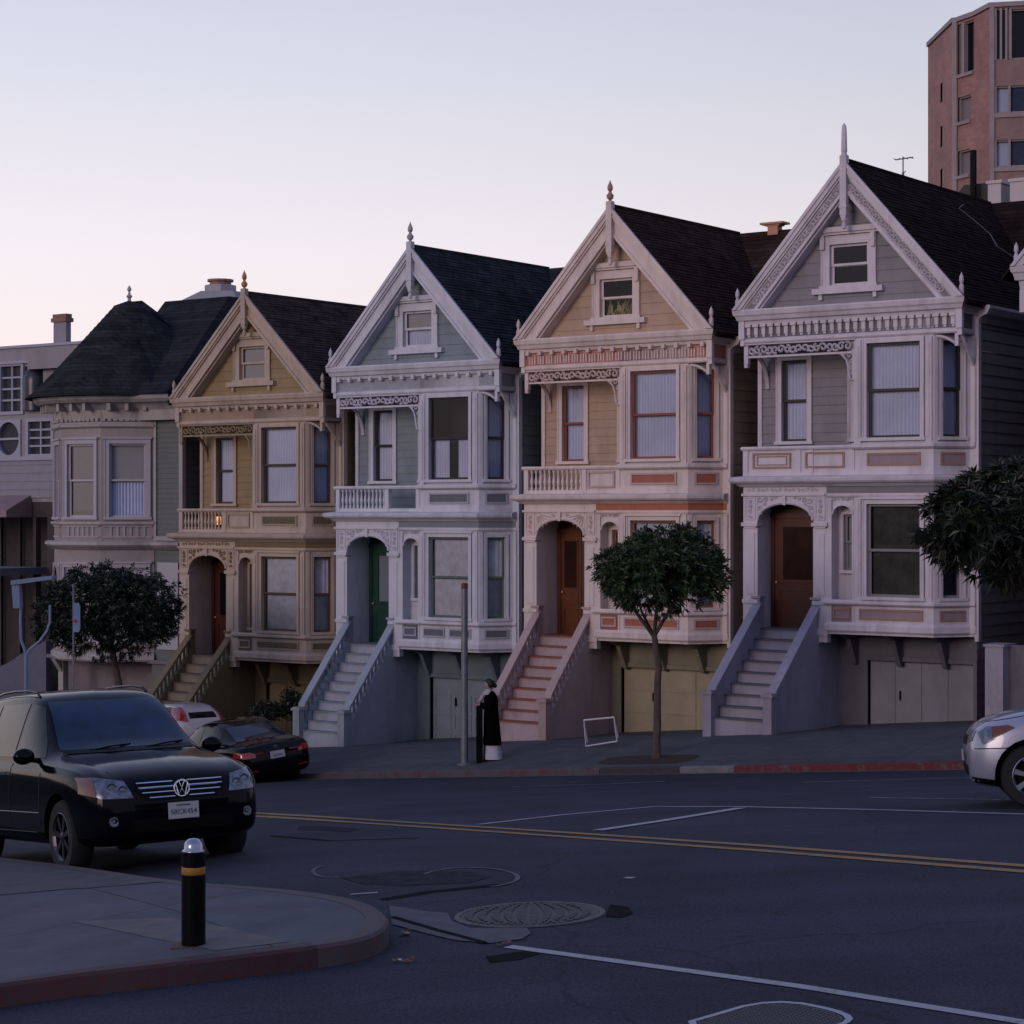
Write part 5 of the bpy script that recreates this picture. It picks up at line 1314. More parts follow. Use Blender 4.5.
# rooftop bits on the uphill side
def roof_things():
    # hut with flue pipe behind the grey house roof
    n = -11; s0, z0 = SP(972, 195, n); root = empty('roof_hut', W(s0, n, z0-.6), ROT); tag(root, 'dark low roof hut with a thin black flue pipe below the brick tower', 'roof hut')
    q = lambda x, y: px_in(s0, z0-.6, n, x, y)
    mb = MB(); a = q(955, 196); b = q(975, 184); c_ = q(1000, 192); mb.prism(FRONT, [(a[0], -2.0), (c_[0], -2.0), (c_[0], c_[1]), (b[0]+.3, b[1]), (b[0]-.3, b[1]), (a[0], a[1])], -1.5, 0); mb.build('hut_body', mat('hut_tar', (.02, .018, .02)), root)
    mb = MB(); p = q(978, 152); x = p[0]; mb.tube([(x, -.3, -.2), (x, -.3, p[1])], .09, 8); mb.tube([(x-.5, -.3, .35), (x, -.3, .5)], .02, 4); mb.build('flue_pipe', BLACK, root)
    n = -11; s0, z0 = SP(1010, 190, n)
    for xa, xb, ya, lab in ((994, 1007, 183, 'pale rooftop vent box left of its twin at the foot of the tower'), (1016, 1034, 181, 'pale rooftop vent box at the right edge below the tower')):
        root = empty('vent_box', W(SP(xa, 190, n)[0], n+.4, z0-.7), ROT); tag(root, lab, 'vent')
        wd = SP(xb, 190, n)[0]-SP(xa, 190, n)[0]; hh = SP(xa, ya, n)[1]-z0+.7
        mb = MB(); mb.box(0, wd, 0, .8, -1.5, hh); mb.box(-.04, wd+.04, -.04, .84, hh-.08, hh-.0) ; mb.build('vent_body', mat('white_metal_box', (.50, .45, .46), var=.06), root)
    # aerial
    n = -7.4; s0, z0 = SP(903, 176, n); root = empty('aerial', W(s0, n, z0-.3), ROT); tag(root, 'thin television aerial standing on the grey house roof ridge', 'aerial')
    mb = MB(); mb.tube([(0, 0, -.4), (0, 0, .78)], .018, 5); mb.tube([(-.22, 0, .72), (.25, .05, .75)], .014, 4)
    for k in range(4): x = -.2+k*.14; mb.tube([(x, -.12, .73), (x, .12, .73)], .01, 4)
    mb.tube([(-.08, 0, .3), (.08, 0, .42)], .012, 4); mb.lathe((0, 0, .2), [(.03, 0), (.04, .1), (.03, .2)], 6); mb.build('mast', STEEL, root)
    # loose cables on the roof slope
    tan = (10.0-6.98)/2.68
    def rp(x, y): return (x, y, 10.0-x*tan+.09)
    mb = MB(); pts = [rp(.35, 5.2), rp(.5, 4.6), rp(.7, 4.9), rp(1.0, 5.2), rp(1.3, 4.9), rp(1.45, 5.3), rp(1.7, 6.0), rp(1.9, 6.3), rp(2.2, 7.2)]
    mb.tube(pts, .012, 4); o = mb.build('roof_cable', mat('grey_cable', (.16, .15, .17), var=0)); tag(o, 'loose thin cable lying down the dark roof slope of the grey house', 'cable'); o.location = h5.location; o.rotation_euler = (0, 0, ROT)
    mb = MB(); mb.tube([rp(1.15, 7.0), rp(2.3, 6.6)], .03, 6); o = mb.build('roof_pipe', mat('blue_pipe', (.28, .32, .42), rough=.4, var=0)); tag(o, 'short pale blue pipe lying on the dark roof beside the right edge', 'pipe'); o.location = h5.location; o.rotation_euler = (0, 0, ROT)
roof_things()

# ------------------------------------------------------------------ trees
def tree(loc, trunk_pts, r0, crown_c, crown_r, nros, leaf, name_label, cat, seed, leafcol, rosette=False, limbs=9, lumps=12):
    rr = random.Random(seed); root = empty('tree', loc); tag(root, name_label, cat)
    mb = MB(); n = len(trunk_pts); bark = mat('bark', (.085, .062, .055), rough=.9, var=.35, vscale=9, bump=.6, bscale=25)
    P = [Vector(p) for p in trunk_pts]
    fine = []
    for a, b in zip(P, P[1:]):
        for k in range(4): fine.append(a.lerp(b, k/4)+Vector((rr.uniform(-.012, .012), rr.uniform(-.012, .012), 0)))
    fine.append(P[-1]); m = len(fine)
    mb.tube(fine, [r0*(1.35 if i == 0 else 1.0-.35*i/m) for i in range(m)], 9)
    C = Vector(crown_c); cr = Vector(crown_r)
    lump = []
    for k in range(lumps):
        d = Vector((rr.gauss(0, 1), rr.gauss(0, 1), rr.gauss(0, .8))).normalized(); lump.append((d, rr.uniform(-.30, .24)))
    def rad(d): return 1+sum(a*max(0, d.dot(q))**5 for q, a in lump)
    tips = []
    for k in range(limbs):
        a = 2*PI*k/limbs+rr.random()*.5; st = fine[-1]
        d = Vector((math.cos(a)*rr.uniform(.35, .8), math.sin(a)*rr.uniform(.35, .8), rr.uniform(-.25, .6)))
        e = C+Vector((d.x*cr.x, d.y*cr.y, d.z*cr.z)); mid = st.lerp(e, .45)+Vector((d.x*.12, d.y*.12, -.06))
        mb.tube([st-Vector((0, 0, .05)), st.lerp(mid, .5)+Vector((0, 0, -.03)), mid, e], [r0*.5, r0*.38, r0*.27, r0*.07], 6)
        for q in range(3):
            e2 = mid.lerp(e, .3+.25*q)+Vector((rr.uniform(-.4, .4)*cr.x, rr.uniform(-.4, .4)*cr.y, rr.uniform(.0, .4)*cr.z)); mb.tube([mid.lerp(e, .15+.25*q), e2], [r0*.17, r0*.04], 5)
    mb.build('trunk', bark, root, smooth=True)
    mb = MB(); mb.v = []; V = []; Fc = []; MI = []
    for k in range(nros):
        d = Vector((rr.gauss(0, 1), rr.gauss(0, 1), rr.gauss(0, 1))).normalized()
        if d.z < -.55 and rr.random() < .7: continue
        t = (.45+.55*rr.random()**.45) if rr.random() < .75 else rr.uniform(.2, .75)
        R_ = rad(d)*t*rr.uniform(.93, 1.06)
        c = C+Vector((d.x*cr.x, d.y*cr.y, d.z*cr.z*(1.0 if d.z > 0 else .92)))*R_
        if noise.noise(c*2.1+Vector((seed, 0, 0))) < -.2: continue
        ax = (d*.8+Vector((rr.gauss(0, .45), rr.gauss(0, .45), rr.gauss(.25, .4)))).normalized()
        u = ax.cross(Vector((.3, .2, 1))).normalized(); w_ = ax.cross(u)
        nl = 11 if rosette else 8; mi = 0 if rr.random() < .6 else (1 if rr.random() < .7 else 2)
        for j in range(nl):
            an = 2*PI*j/nl+rr.uniform(-.3, .3); op = rr.uniform(.35, 1.35) if not rosette else rr.uniform(.5, 1.5)
            ld = (ax*math.cos(op)+(u*math.cos(an)+w_*math.sin(an))*math.sin(op)).normalized()
            sd = ld.cross(ax)
            if sd.length < .05: sd = u.copy()
            sd.normalize(); ln = leaf[0]*rr.uniform(.7, 1.25); wd = leaf[1]*rr.uniform(.8, 1.2)
            st = c+ax*rr.uniform(-.04, .02); nrm = sd.cross(ld)
            o = len(V); mid = st+ld*ln*.5; tip = st+ld*ln-Vector((0, 0, ln*.18))
            V += [st, mid+sd*wd*.5+nrm*wd*.15, tip, mid-sd*wd*.5+nrm*wd*.15]
            Fc += [(o, o+1, o+2), (o, o+2, o+3)]; MI += [mi, mi]
    mb.v = [tuple(v) for v in V]; mb.f = Fc; mb.mi = MI
    mb.build('crown', [leaf_mat('leaf_a', leafcol), leaf_mat('leaf_b', tuple(c*.6 for c in leafcol)), leaf_mat('leaf_c', (leafcol[0]*1.7, leafcol[1]*1.45, leafcol[2]*1.2))], root, recalc=False)
    return root
def at(x, y, Y): return Vector(((x-512)/FPX*Y, Y, -(y-512)/FPX*Y))
def wpt(x, y, n):
    s, z = SP(x, y, n); X, Y, _ = W(s, n); return Vector((X, Y, z))
def walk_at_px(x, n):
    s = SP(x, 760, n)[0]; X, Y, _ = W(s, n); return Vector((X, Y, walk(s, n)))
LEAF = (.026, .048, .020)
b = walk_at_px(657, 5.1); cc = at(654, 572, b.y)-b
sc3 = b.y/FPX
tree(b, [(0, 0, -.1), (.0, 0, .9), (.03, .0, 1.8), tuple(at(654, 634, b.y)-b)], .085, cc, (70*sc3, 62*sc3, 52*sc3), 3900, (.15, .036), 'small street tree with a round dense crown in front of the tan house', 'tree', 4, LEAF, limbs=7)
b = walk_at_px(122, 5.0); sc3 = b.y/FPX; cc = at(110, 616, b.y)-b
tree(b, [(0.1, 0, -.1), (.05, 0, .9), (.0, .0, 1.6), tuple(at(112, 650, b.y)-b)], .12, cc, (78*sc3, 66*sc3, 50*sc3), 4300, (.15, .036), 'broad dark street tree in front of the turret house above the black car', 'tree', 9, (.008, .018, .009), limbs=8)
b = walk_at_px(1048, 5.2); sc3 = b.y/FPX; cc = at(1022, 527, b.y)-b
tree(b, [(0, 0, -.1), (-.02, 0, 1.2), (-.05, .0, 2.0), tuple(at(1026, 590, b.y)-b)], .11, cc, (104*sc3, 84*sc3, 70*sc3), 2900, (.25, .045), 'large dark tree with spiky leaf clusters at the right edge of the picture', 'tree', 15, (.011, .018, .010), rosette=True, limbs=9)
# soil pit of the middle tree
pit = MB(); s0 = SP(600, 762, 5.3)[0]; s1 = SP(692, 762, 5.3)[0]
pts = []
for k in range(24):
    a = 2*PI*k/24; s = (s0+s1)/2+(s1-s0)/2*math.copysign(abs(math.cos(a))**.5, math.cos(a)); n = 5.2+.42*math.copysign(abs(math.sin(a))**.5, math.sin(a)); pts.append((s, -n, walk(s, n)+.006))
pit.v = pts+[((s0+s1)/2, -5.2, walk((s0+s1)/2, 5.2)+.02)]; pit.f = [(i, (i+1) % 24, 24) for i in range(24)]; pit.mi = [0]*24
o = place_row(pit.build('tree_pit', mat('pit_soil', (.035, .026, .02), rough=1, var=.5, vscale=12, bump=.8, bscale=30))); tag(o, kind='structure')
# shrubs between the ochre and blue houses
def shrub(x, y, n, w_, h_, label, seed, col):
    c = wpt(x, y, n); rr = random.Random(seed); root = empty('shrub', c); tag(root, label, 'shrub'); V = []; Fc = []
    for k in range(1100):
        d = Vector((rr.gauss(0, 1), rr.gauss(0, 1), rr.gauss(0, 1))).normalized(); t = rr.random()**.4
        p = Vector((d.x*w_/2*t, d.y*w_/2*t, h_/2+d.z*h_/2*t)); e = Vector((rr.gauss(0, 1), rr.gauss(0, 1), rr.gauss(.6, 1))).normalized(); sd = e.cross(Vector((rr.random(), rr.random(), .2))).normalized()
        o = len(V); V += [p, p+e*.05+sd*.02, p+e*.11, p+e*.05-sd*.02]; Fc.append((o, o+1, o+2, o+3))
    mb = MB(); mb.v = [tuple(v) for v in V]; mb.f = Fc; mb.mi = [0]*len(Fc); mb.build('foliage', leaf_mat('shrub_leaf', tuple(c*.6 for c in col)), root, recalc=False)
    mb = MB(); mb.tube([(0, 0, -.8), (0, 0, h_*.6)], .03, 5); mb.build('stem', mat('shrub_stem', (.05, .035, .025)), root)
shrub(291, 722, 1.6, .55, .85, 'upright dark shrub beside the foot of the blue steps', 3, (.018, .03, .012))
shrub(268, 722, 1.8, 1.1, .5, 'low dark shrub behind the roof of the dark sedan', 5, (.012, .02, .010))

# ------------------------------------------------------------------ cars
def chaikin(P, k):
    for _ in range(k):
        Q = [P[0]]
        for a, b in zip(P, P[1:]): Q += [[u*.75+v*.25 for u, v in zip(a, b)], [u*.25+v*.75 for u, v in zip(a, b)]]
        P = Q+[P[-1]]
    return P
def car_shell(st, L_):
    st = chaikin([list(s) for s in st], 2); rows = []
    for (xs, zb, w, zbelt, wb, wr, zr) in st:
        zr = max(zr, zbelt+.02)
        prof = [[0, zb], [.75*w, zb], [.96*w, zb+.05], [w, zb+.2], [w*1.005, zb+(zbelt-zb)*.6], [w*.985, zbelt-.07], [wb, zbelt], [wb*.97+wr*.03, zbelt+(zr-zbelt)*.08], [wr+(wb-wr)*.08, zbelt+(zr-zbelt)*.86], [wr*.90, zr-.01], [wr*.5, zr+.012], [0, zr+.018]]
        prof = chaikin(prof, 2)
        rows.append([(L_/2-xs, y, z) for y, z in prof]+[(L_/2-xs, -y, z) for y, z in prof[::-1][1:-1]])
    mb = MB(); n = len(rows[0])
    for r_ in rows: mb.v += r_
    for i in range(len(rows)-1):
        for k in range(n): mb.f.append((i*n+k, i*n+(k+1) % n, (i+1)*n+(k+1) % n, (i+1)*n+k))
    mb.f += [tuple(range(n)), tuple(range((len(rows)-1)*n, len(rows)*n))[::-1]]; mb.mi = [0]*len(mb.f)
    return mb
AXD = {'side': lambda s: (Vector((0, s*3, 0)), Vector((0, -s, 0))), 'front': lambda s: (Vector((4, 0, 0)), Vector((-1, 0, 0))), 'rear': lambda s: (Vector((-4, 0, 0)), Vector((1, 0, 0))), 'top': lambda s: (Vector((0, 0, 4)), Vector((0, 0, -1)))}
def decal(bvh, poly, ax, sgn=1, off=.004, step=.05, thick=0, maxd=None):
    """a panel laid on the car body: polygon in the side (x,z), front (y,z) or top (x,y) view, pressed onto the shell"""
    bm = bmesh.new(); bm.faces.new([bm.verts.new((a, b, 0)) for a, b in poly])
    for i in (0, 1):
        lo = min(v.co[i] for v in bm.verts); hi = max(v.co[i] for v in bm.verts); k = lo+step
        while k < hi:
            co_ = [0, 0, 0]; no = [0, 0, 0]; co_[i] = k; no[i] = 1
            bmesh.ops.bisect_plane(bm, geom=bm.verts[:]+bm.edges[:]+bm.faces[:], plane_co=co_, plane_no=no); k += step
    o0, d = AXD[ax](sgn); bad = []
    for v in bm.verts:
        a, b = v.co.x, v.co.y
        o = Vector((a, o0.y, b)) if ax == 'side' else (Vector((o0.x, a, b)) if ax in ('front', 'rear') else Vector((a, b, 4)))
        h, nn, _, _ = bvh.ray_cast(o, d)
        if h is None: bad.append(v); continue
        if nn.dot(d) > 0: nn = -nn
        v.co = h+nn*off
    if bad: bmesh.ops.delete(bm, geom=bad, context='VERTS')
    if thick: bmesh.ops.solidify(bm, geom=bm.faces[:], thickness=thick)
    me = bpy.data.meshes.new('x'); bm.to_mesh(me); vs = [tuple(v.co) for v in me.vertices]; fs = [tuple(p.vertices) for p in me.polygons]; bm.free(); bpy.data.meshes.remove(me)
    return vs, fs
def car(name, label, loc, heading, L_, st, wheels, wr_, tw, paint, build, pitch=(0, 0)):
    root = empty(name, loc); root.rotation_euler = (pitch[1], pitch[0], heading); tag(root, label, name.replace('_', ' '))
    mb = car_shell(st, L_); body = mb.build('body', [paint, BLACK], None, smooth='all')
    bm = bmesh.new(); bm.from_mesh(body.data); bvh = BVHTree.FromBMesh(bm); bm.free()
    cut = MB()
    for x in wheels:
        for s in (-1, 1): cut.lathe((x, s*(tw-.30), wr_), [(wr_+.065, -.0), (wr_+.065, s*.75)], 28, 'y')
    co_ = cut.build('cutter', [BLACK], None); 
    md = body.modifiers.new('b', 'BOOLEAN'); md.object = co_; md.operation = 'DIFFERENCE'; md.solver = 'EXACT'; md.material_mode = 'TRANSFER'
    dg = bpy.context.evaluated_depsgraph_get(); dg.update(); me = bpy.data.meshes.new_from_object(body.evaluated_get(dg)); 
    body.modifiers.clear(); body.data = me; me.name = 'body'; bpy.data.objects.remove(co_)
    for p in me.polygons: p.use_smooth = True
    me.set_sharp_from_angle(angle=R(35)); body.parent = root
    for x in wheels:
        for s in (-1, 1):
            mb = MB(); mb.lathe((x, s*(tw-.115), wr_), [(wr_*.62, -.11), (wr_*.93, -.115), (wr_, -.075), (wr_*1.0, .075), (wr_*.93, .115), (wr_*.66, .11), (wr_*.64, .05), (wr_*.64, -.05), (wr_*.62, -.11)], 32, 'y', False)
            wo = mb.build('wheel', RUBBER, root, smooth=True)
            mb = MB(); yy = s*(tw-.115)
            mb.lathe((x, yy, wr_), [(wr_*.60, s*.06), (wr_*.67, s*.108), (wr_*.64, s*.115), (wr_*.58, s*.09), (wr_*.56, s*.02)], 28, 'y', False)
            for k in range(7):
                a = 2*PI*k/7+.3; c, sn = math.cos(a), math.sin(a); r1, r2 = wr_*.10, wr_*.60; h0 = wr_*.055; h1 = wr_*.085
                P_ = []
                for (r_, h_, yo, yi) in ((r1, h0, s*.095, s*.055), (r2, h1, s*.10, s*.06)):
                    for yq in (yo, yi):
                        for q in (-1, 1): P_.append((x+r_*c-q*h_*sn, yy+yq, wr_+r_*sn+q*h_*c))
                p = P_; mb.hexa([p[0], p[1], p[3], p[2], p[4], p[5], p[7], p[6]])
            mb.lathe((x, yy, wr_), [(wr_*.14, s*.05), (wr_*.14, s*.1), (.01, s*.108)], 12, 'y')
            mb.build('rim', ALLOYD if paint in (BLKPAINT, BLKPAINT2) else ALLOY, wo)
            mb = MB(); mb.lathe((x, yy, wr_), [(wr_*.63, s*.0), (wr_*.63, s*.02)], 24, 'y'); mb.build('brake_disc', BLACK, wo)
    def D(nm, poly, ax, m, sgn=1, off=.004, thick=0, step=.05, par=None):
        vs, fs = decal(bvh, poly, ax, sgn, off, step); q = MB(); q.add(vs, fs); o = q.build(nm, m, par or root, smooth='all' if not thick else False)
        if thick: sm_ = o.modifiers.new('s', 'SOLIDIFY'); sm_.thickness = thick; sm_.offset = 1
        return o
    build(root, D, bvh)
    return root
def hit(bvh, ax, a, b, s=1):
    o0, d = AXD[ax](s); o = Vector((a, o0.y, b)) if ax == 'side' else (Vector((o0.x, a, b)) if ax in ('front', 'rear') else Vector((a, b, 4)))
    return bvh.ray_cast(o, d)[0]
def strip(mb, bvh, ax, pts, w_, s=1, off=.004):
    """narrow line on the shell"""
    P = [hit(bvh, ax, a, b, s) for a, b in pts]; P = [p for p in P if p]
    mb.tube([p for p in P], w_, 5)
BLKPAINT = mat('black_car_paint', (.003, .0035, .006), rough=.10, var=0, coat=0, spec=.16)
BLKPAINT2 = mat('dark_sedan_paint', (.004, .0035, .005), rough=.10, var=0, coat=0, spec=.22)
SILVER = mat('silver_car_paint', (.36, .37, .46), rough=.32, metal=.35, var=0, coat=.8)
WHITECAR = mat('white_car_paint', (.55, .53, .56), rough=.3, var=0, coat=1)
LAMP = mat('headlamp_reflector', (.17, .19, .23), rough=.2, metal=.5, var=.6, vscale=16); LAMPG = glass_mat('lamp_glass', (.9, .92, .95), 1.3)
AMBER = mat('amber_lens', (.14, .028, .004), rough=.15, var=.1, coat=1); RED = mat('red_lens', (.30, .012, .008), rough=.12, var=.1, coat=1)
PLATE = mat('plate_white', (.42, .42, .46), rough=.5, var=0); INK = mat('plate_ink', (.05, .05, .09), var=0); SEAM = mat('panel_gap', (.002, .002, .002), var=0)
def text_mesh(s, size, m, parent, mtx, name='lettering'):
    cu = bpy.data.curves.new(name, 'FONT'); cu.body = s; cu.size = size*.82; cu.extrude = .0015; cu.align_x = 'CENTER'; cu.align_y = 'CENTER'
    o = bpy.data.objects.new(name, cu); COL.objects.link(o); dg = bpy.context.evaluated_depsgraph_get(); me = bpy.data.meshes.new_from_object(o.evaluated_get(dg)); bpy.data.objects.remove(o)
    me.materials.clear(); me.materials.append(m); me.transform(mtx); o = bpy.data.objects.new(name, me); COL.objects.link(o); o.parent = parent; return o
def plate(root, bvh, ax, z, txt, w_=.32, h_=.16, tilt=0, top=''):
    sg = 1 if ax == 'front' else -1; p = hit(bvh, ax, 0, z); x = p.x+sg*.02
    mb = MB(); mb.box(min(x, x+sg*.008), max(x, x+sg*.008), -w_/2, w_/2, z-h_/2, z+h_/2); o = mb.build('number_plate', PLATE, root)
    M_ = Matrix.Translation((x+sg*.0095, 0, z-.015))@Matrix(((0, 0, sg, 0), (sg, 0, 0, 0), (0, 1, 0, 0), (0, 0, 0, 1)))
    text_mesh(txt, .085, INK, o, M_)
    if top: text_mesh(top, .032, INK, o, Matrix.Translation((0, 0, .065))@M_)
    mb = MB(); mb.box(min(x, x+sg*.006)-.002, max(x, x+sg*.006)+.001, -w_/2-.01, w_/2+.01, z-h_/2-.01, z-h_/2+.004); mb.build('plate_frame', BLACK, o)

def suv():
    L_ = 4.75
    st = [(0, .50, .50, .66, .48, .40, .68), (.03, .34, .74, .78, .70, .60, .82), (.16, .28, .88, .90, .82, .72, .95), (.5, .25, .95, 1.0, .88, .74, 1.06), (1.0, .25, .965, 1.05, .90, .76, 1.13), (1.35, .25, .965, 1.07, .91, .76, 1.18), (1.55, .25, .965, 1.08, .90, .72, 1.28),
          (2.05, .25, .965, 1.10, .90, .67, 1.72), (2.4, .25, .965, 1.11, .90, .67, 1.83), (3.2, .25, .965, 1.13, .90, .67, 1.85), (4.0, .25, .96, 1.15, .89, .66, 1.82), (4.35, .27, .94, 1.16, .87, .62, 1.70), (4.6, .34, .88, 1.12, .80, .60, 1.22), (4.72, .42, .80, 1.0, .72, .6, 1.05), (4.75, .5, .6, .8, .5, .4, .85)]
    front = onground(140, 852); hd = Vector((.52, -.854)).normalized()
    # centre of the front axle under the bonnet
    ctr = at(151, 850, 21.3); fa = Vector((ctr.x, ctr.y)); c = fa-hd*(L_/2-.92)
    g = lambda p: ground(p.x, p.y); zf = g(fa); zr = g(fa-hd*2.85); zc = (zf+zr)/2+.0
    gx = Vector((-hd.y, hd.x)); zl = g(c+gx*.8); zri = g(c-gx*.8)
    cx_ = c; loc = (c.x, c.y, g(c)+.0)
    def build(root, D, bvh):
        ws = [(-.72, 1.215), (.72, 1.215), (.66, 1.45), (.60, 1.725), (-.60, 1.725), (-.66, 1.45)]
        D('windscreen', ws, 'front', mat('windscreen_glass', (.008, .026, .062), rough=.06, var=.8, vscale=1.3, spec=.42), off=.005)
        for s in (1, -1):
            for poly in ([(.82, 1.15), (.30, 1.67), (-.02, 1.72), (-.02, 1.17)], [(-.08, 1.17), (-.08, 1.725), (-.95, 1.725), (-.95, 1.19)], [(-1.02, 1.19), (-1.02, 1.72), (-1.62, 1.62), (-1.86, 1.24)]):
                D('side_window', poly, 'side', CARGLASS, s, .005)
            m = MB(); strip(m, bvh, 'side', [(-.05, z/20) for z in range(7, 23)], .006, s); strip(m, bvh, 'side', [(-.98, z/20) for z in range(9, 23)], .006, s); strip(m, bvh, 'side', [(.92, z/20) for z in range(9, 21)], .006, s)
            strip(m, bvh, 'side', [(x/10, .40) for x in range(-9, 9)], .006, s); m.build('door_gap', SEAM, root)
            m = MB(); strip(m, bvh, 'side', [(x/10, .60) for x in range(-10, 10)], .007, s); m.build('side_moulding', BLKPAINT, root)
            m = MB()
            for x in (-.2, -1.05):
                p = hit(bvh, 'side', x, 1.0, s); m.box(x-.11, x+.07, min(p.y, p.y+s*.04), max(p.y, p.y+s*.04), .985, 1.02)
            m.build('door_handle', CHROME, root)
            # mirror
            p = hit(bvh, 'side', .72, 1.12, s)
            m = MB(); m.lathe((.70, p.y+s*.16, 1.18), [(.01, -.09), (.055, -.075), (.075, .0), (.07, .05), (.045, .075), (.01, .08)], 14, 'x')
            for v in range(len(m.v)):
                x, y, z = m.v[v]; m.v[v] = (x, p.y+s*.16+(y-p.y-s*.16)*1.5, 1.18+(z-1.18)*1.15)
            m.tube([(.70, p.y-s*.03, 1.12), (.70, p.y+s*.12, 1.15)], .03, 6); m.build('wing_mirror', BLKPAINT, root, smooth='all')
            # roof rail
            m = MB(); rp_ = [hit(bvh, 'top', x_, s*.60) for x_ in (-1.75, -1.6, -1.2, -.8, -.4, -.1, .0)]; m.tube([q_+Vector((0, 0, z_)) for q_, z_ in zip(rp_, (0, .04, .05, .05, .05, .04, 0))], .015, 6); m.build('roof_rail', BLKPAINT, root)
            # headlamp: reflector, amber corner
            hp = [(s*.50, .735), (s*.56, .90), (s*.84, .955), (s*.87, .80), (s*.80, .745)]
            if s < 0: hp = hp[::-1]
            h = D('headlight', hp, 'front', LAMP, off=.008)
            m = MB()
            for yy, zz, r_ in ((.60, .815, .042), (.70, .84, .048)):
                p = hit(bvh, 'front', s*yy, zz); m.lathe((p.x-.005, s*yy, zz), [(r_*1.1, 0), (r_*1.1, .02), (r_*.7, .012), (.01, .02)], 16, 'x')
            m.build('lamp_bowl', LAMP, h)
            am = [(s*.83, .76), (s*.825, .945), (s*.905, .955), (s*.92, .80)]
            if s < 0: am = am[::-1]
            D('turn_signal', am, 'front', AMBER, off=.013, par=h)
            # fog lamp
            p = hit(bvh, 'front', s*.70, .52); m = MB(); m.lathe((p.x-.01, s*.70, .52), [(.048, 0), (.048, .02), (.036, .02), (.02, .012), (.0, .02)], 16, 'x'); m.build('fog_lamp', LAMP, root)
        D('lower_intake', [(-.55, .40), (.55, .40), (.52, .52), (-.52, .52)], 'front', BLACK, off=.004)
        g_ = D('grille', [(-.47, .80), (-.36, .70), (.36, .70), (.47, .80), (.45, .885), (-.45, .885)], 'front', BLACK, off=.006)
        m = MB()
        for z, hw in ((.725, .34), (.775, .41), (.825, .44), (.872, .45)):
            for s in (-1, 1):
                pts = [(s*(.075+(hw-.075)*k/8), z) for k in range(9)]
                P = [hit(bvh, 'front', a, b) for a, b in pts]; P = [p+Vector((.012, 0, 0)) for p in P if p]; m.tube(P, .0095, 6)
        m.build('grille_bar', CHROME, g_)
        # round badge: ring with V over W
        p = hit(bvh, 'front', 0, .80); bx = p.x+.022; r_ = .078; m = MB()
        m.tube([(bx, r_*math.cos(2*PI*k/24), .80+r_*math.sin(2*PI*k/24)) for k in range(25)], .009, 6)
        def V_(pts): m.tube([(bx, y*r_, .80+z*r_) for y, z in pts], .008, 5)
        V_([(-.38, .86), (0, .06), (.38, .86)]); V_([(-.80, .45), (-.42, -.82), (0, -.02), (.42, -.82), (.80, .45)])
        m.build('badge', CHROME, g_)
        plate(root, bvh, 'front', .585, '5RCK454', top='CALIFORNIA')
        m = MB()
        for s in (-1, 1):
            P = [hit(bvh, 'top', L_/2-x, s*(.60+.10*q)) for x, q in ((.10, 0), (.3, .5), (.6, .9), (1.0, 1.1), (1.38, 1.2))]; m.tube([q+Vector((0, 0, -.002)) for q in P], .007, 5)
        m.build('bonnet_gap', SEAM, root)
        m = MB()
        for y0 in (-.45, .15):
            a = hit(bvh, 'front', y0, 1.20); b_ = hit(bvh, 'front', y0+.48, 1.245)
            if a and b_: m.tube([a+Vector((.02, 0, 0)), a.lerp(b_, .5)+Vector((.05, 0, .01)), b_+Vector((.02, 0, 0))], .009, 5)
        D('cowl', [(-.72, 1.175), (.72, 1.175), (.70, 1.215), (-.70, 1.215)], 'front', BLACK, off=.006); m.build('wiper', BLACK, root)
        # seat backs and headrests seen dimly are behind glass: rear number of the cabin is omitted
    return car('suv', 'black sport utility car with silver grille bars parked at the corner kerb', loc, math.atan2(hd.y, hd.x), L_, st, [L_/2-.92, L_/2-3.77], .37, .94, BLKPAINT, build,
               pitch=(-math.asin((zf-zr)/2.85), math.asin(max(-1, min(1, (zl-zri)/1.6)))))
suv()

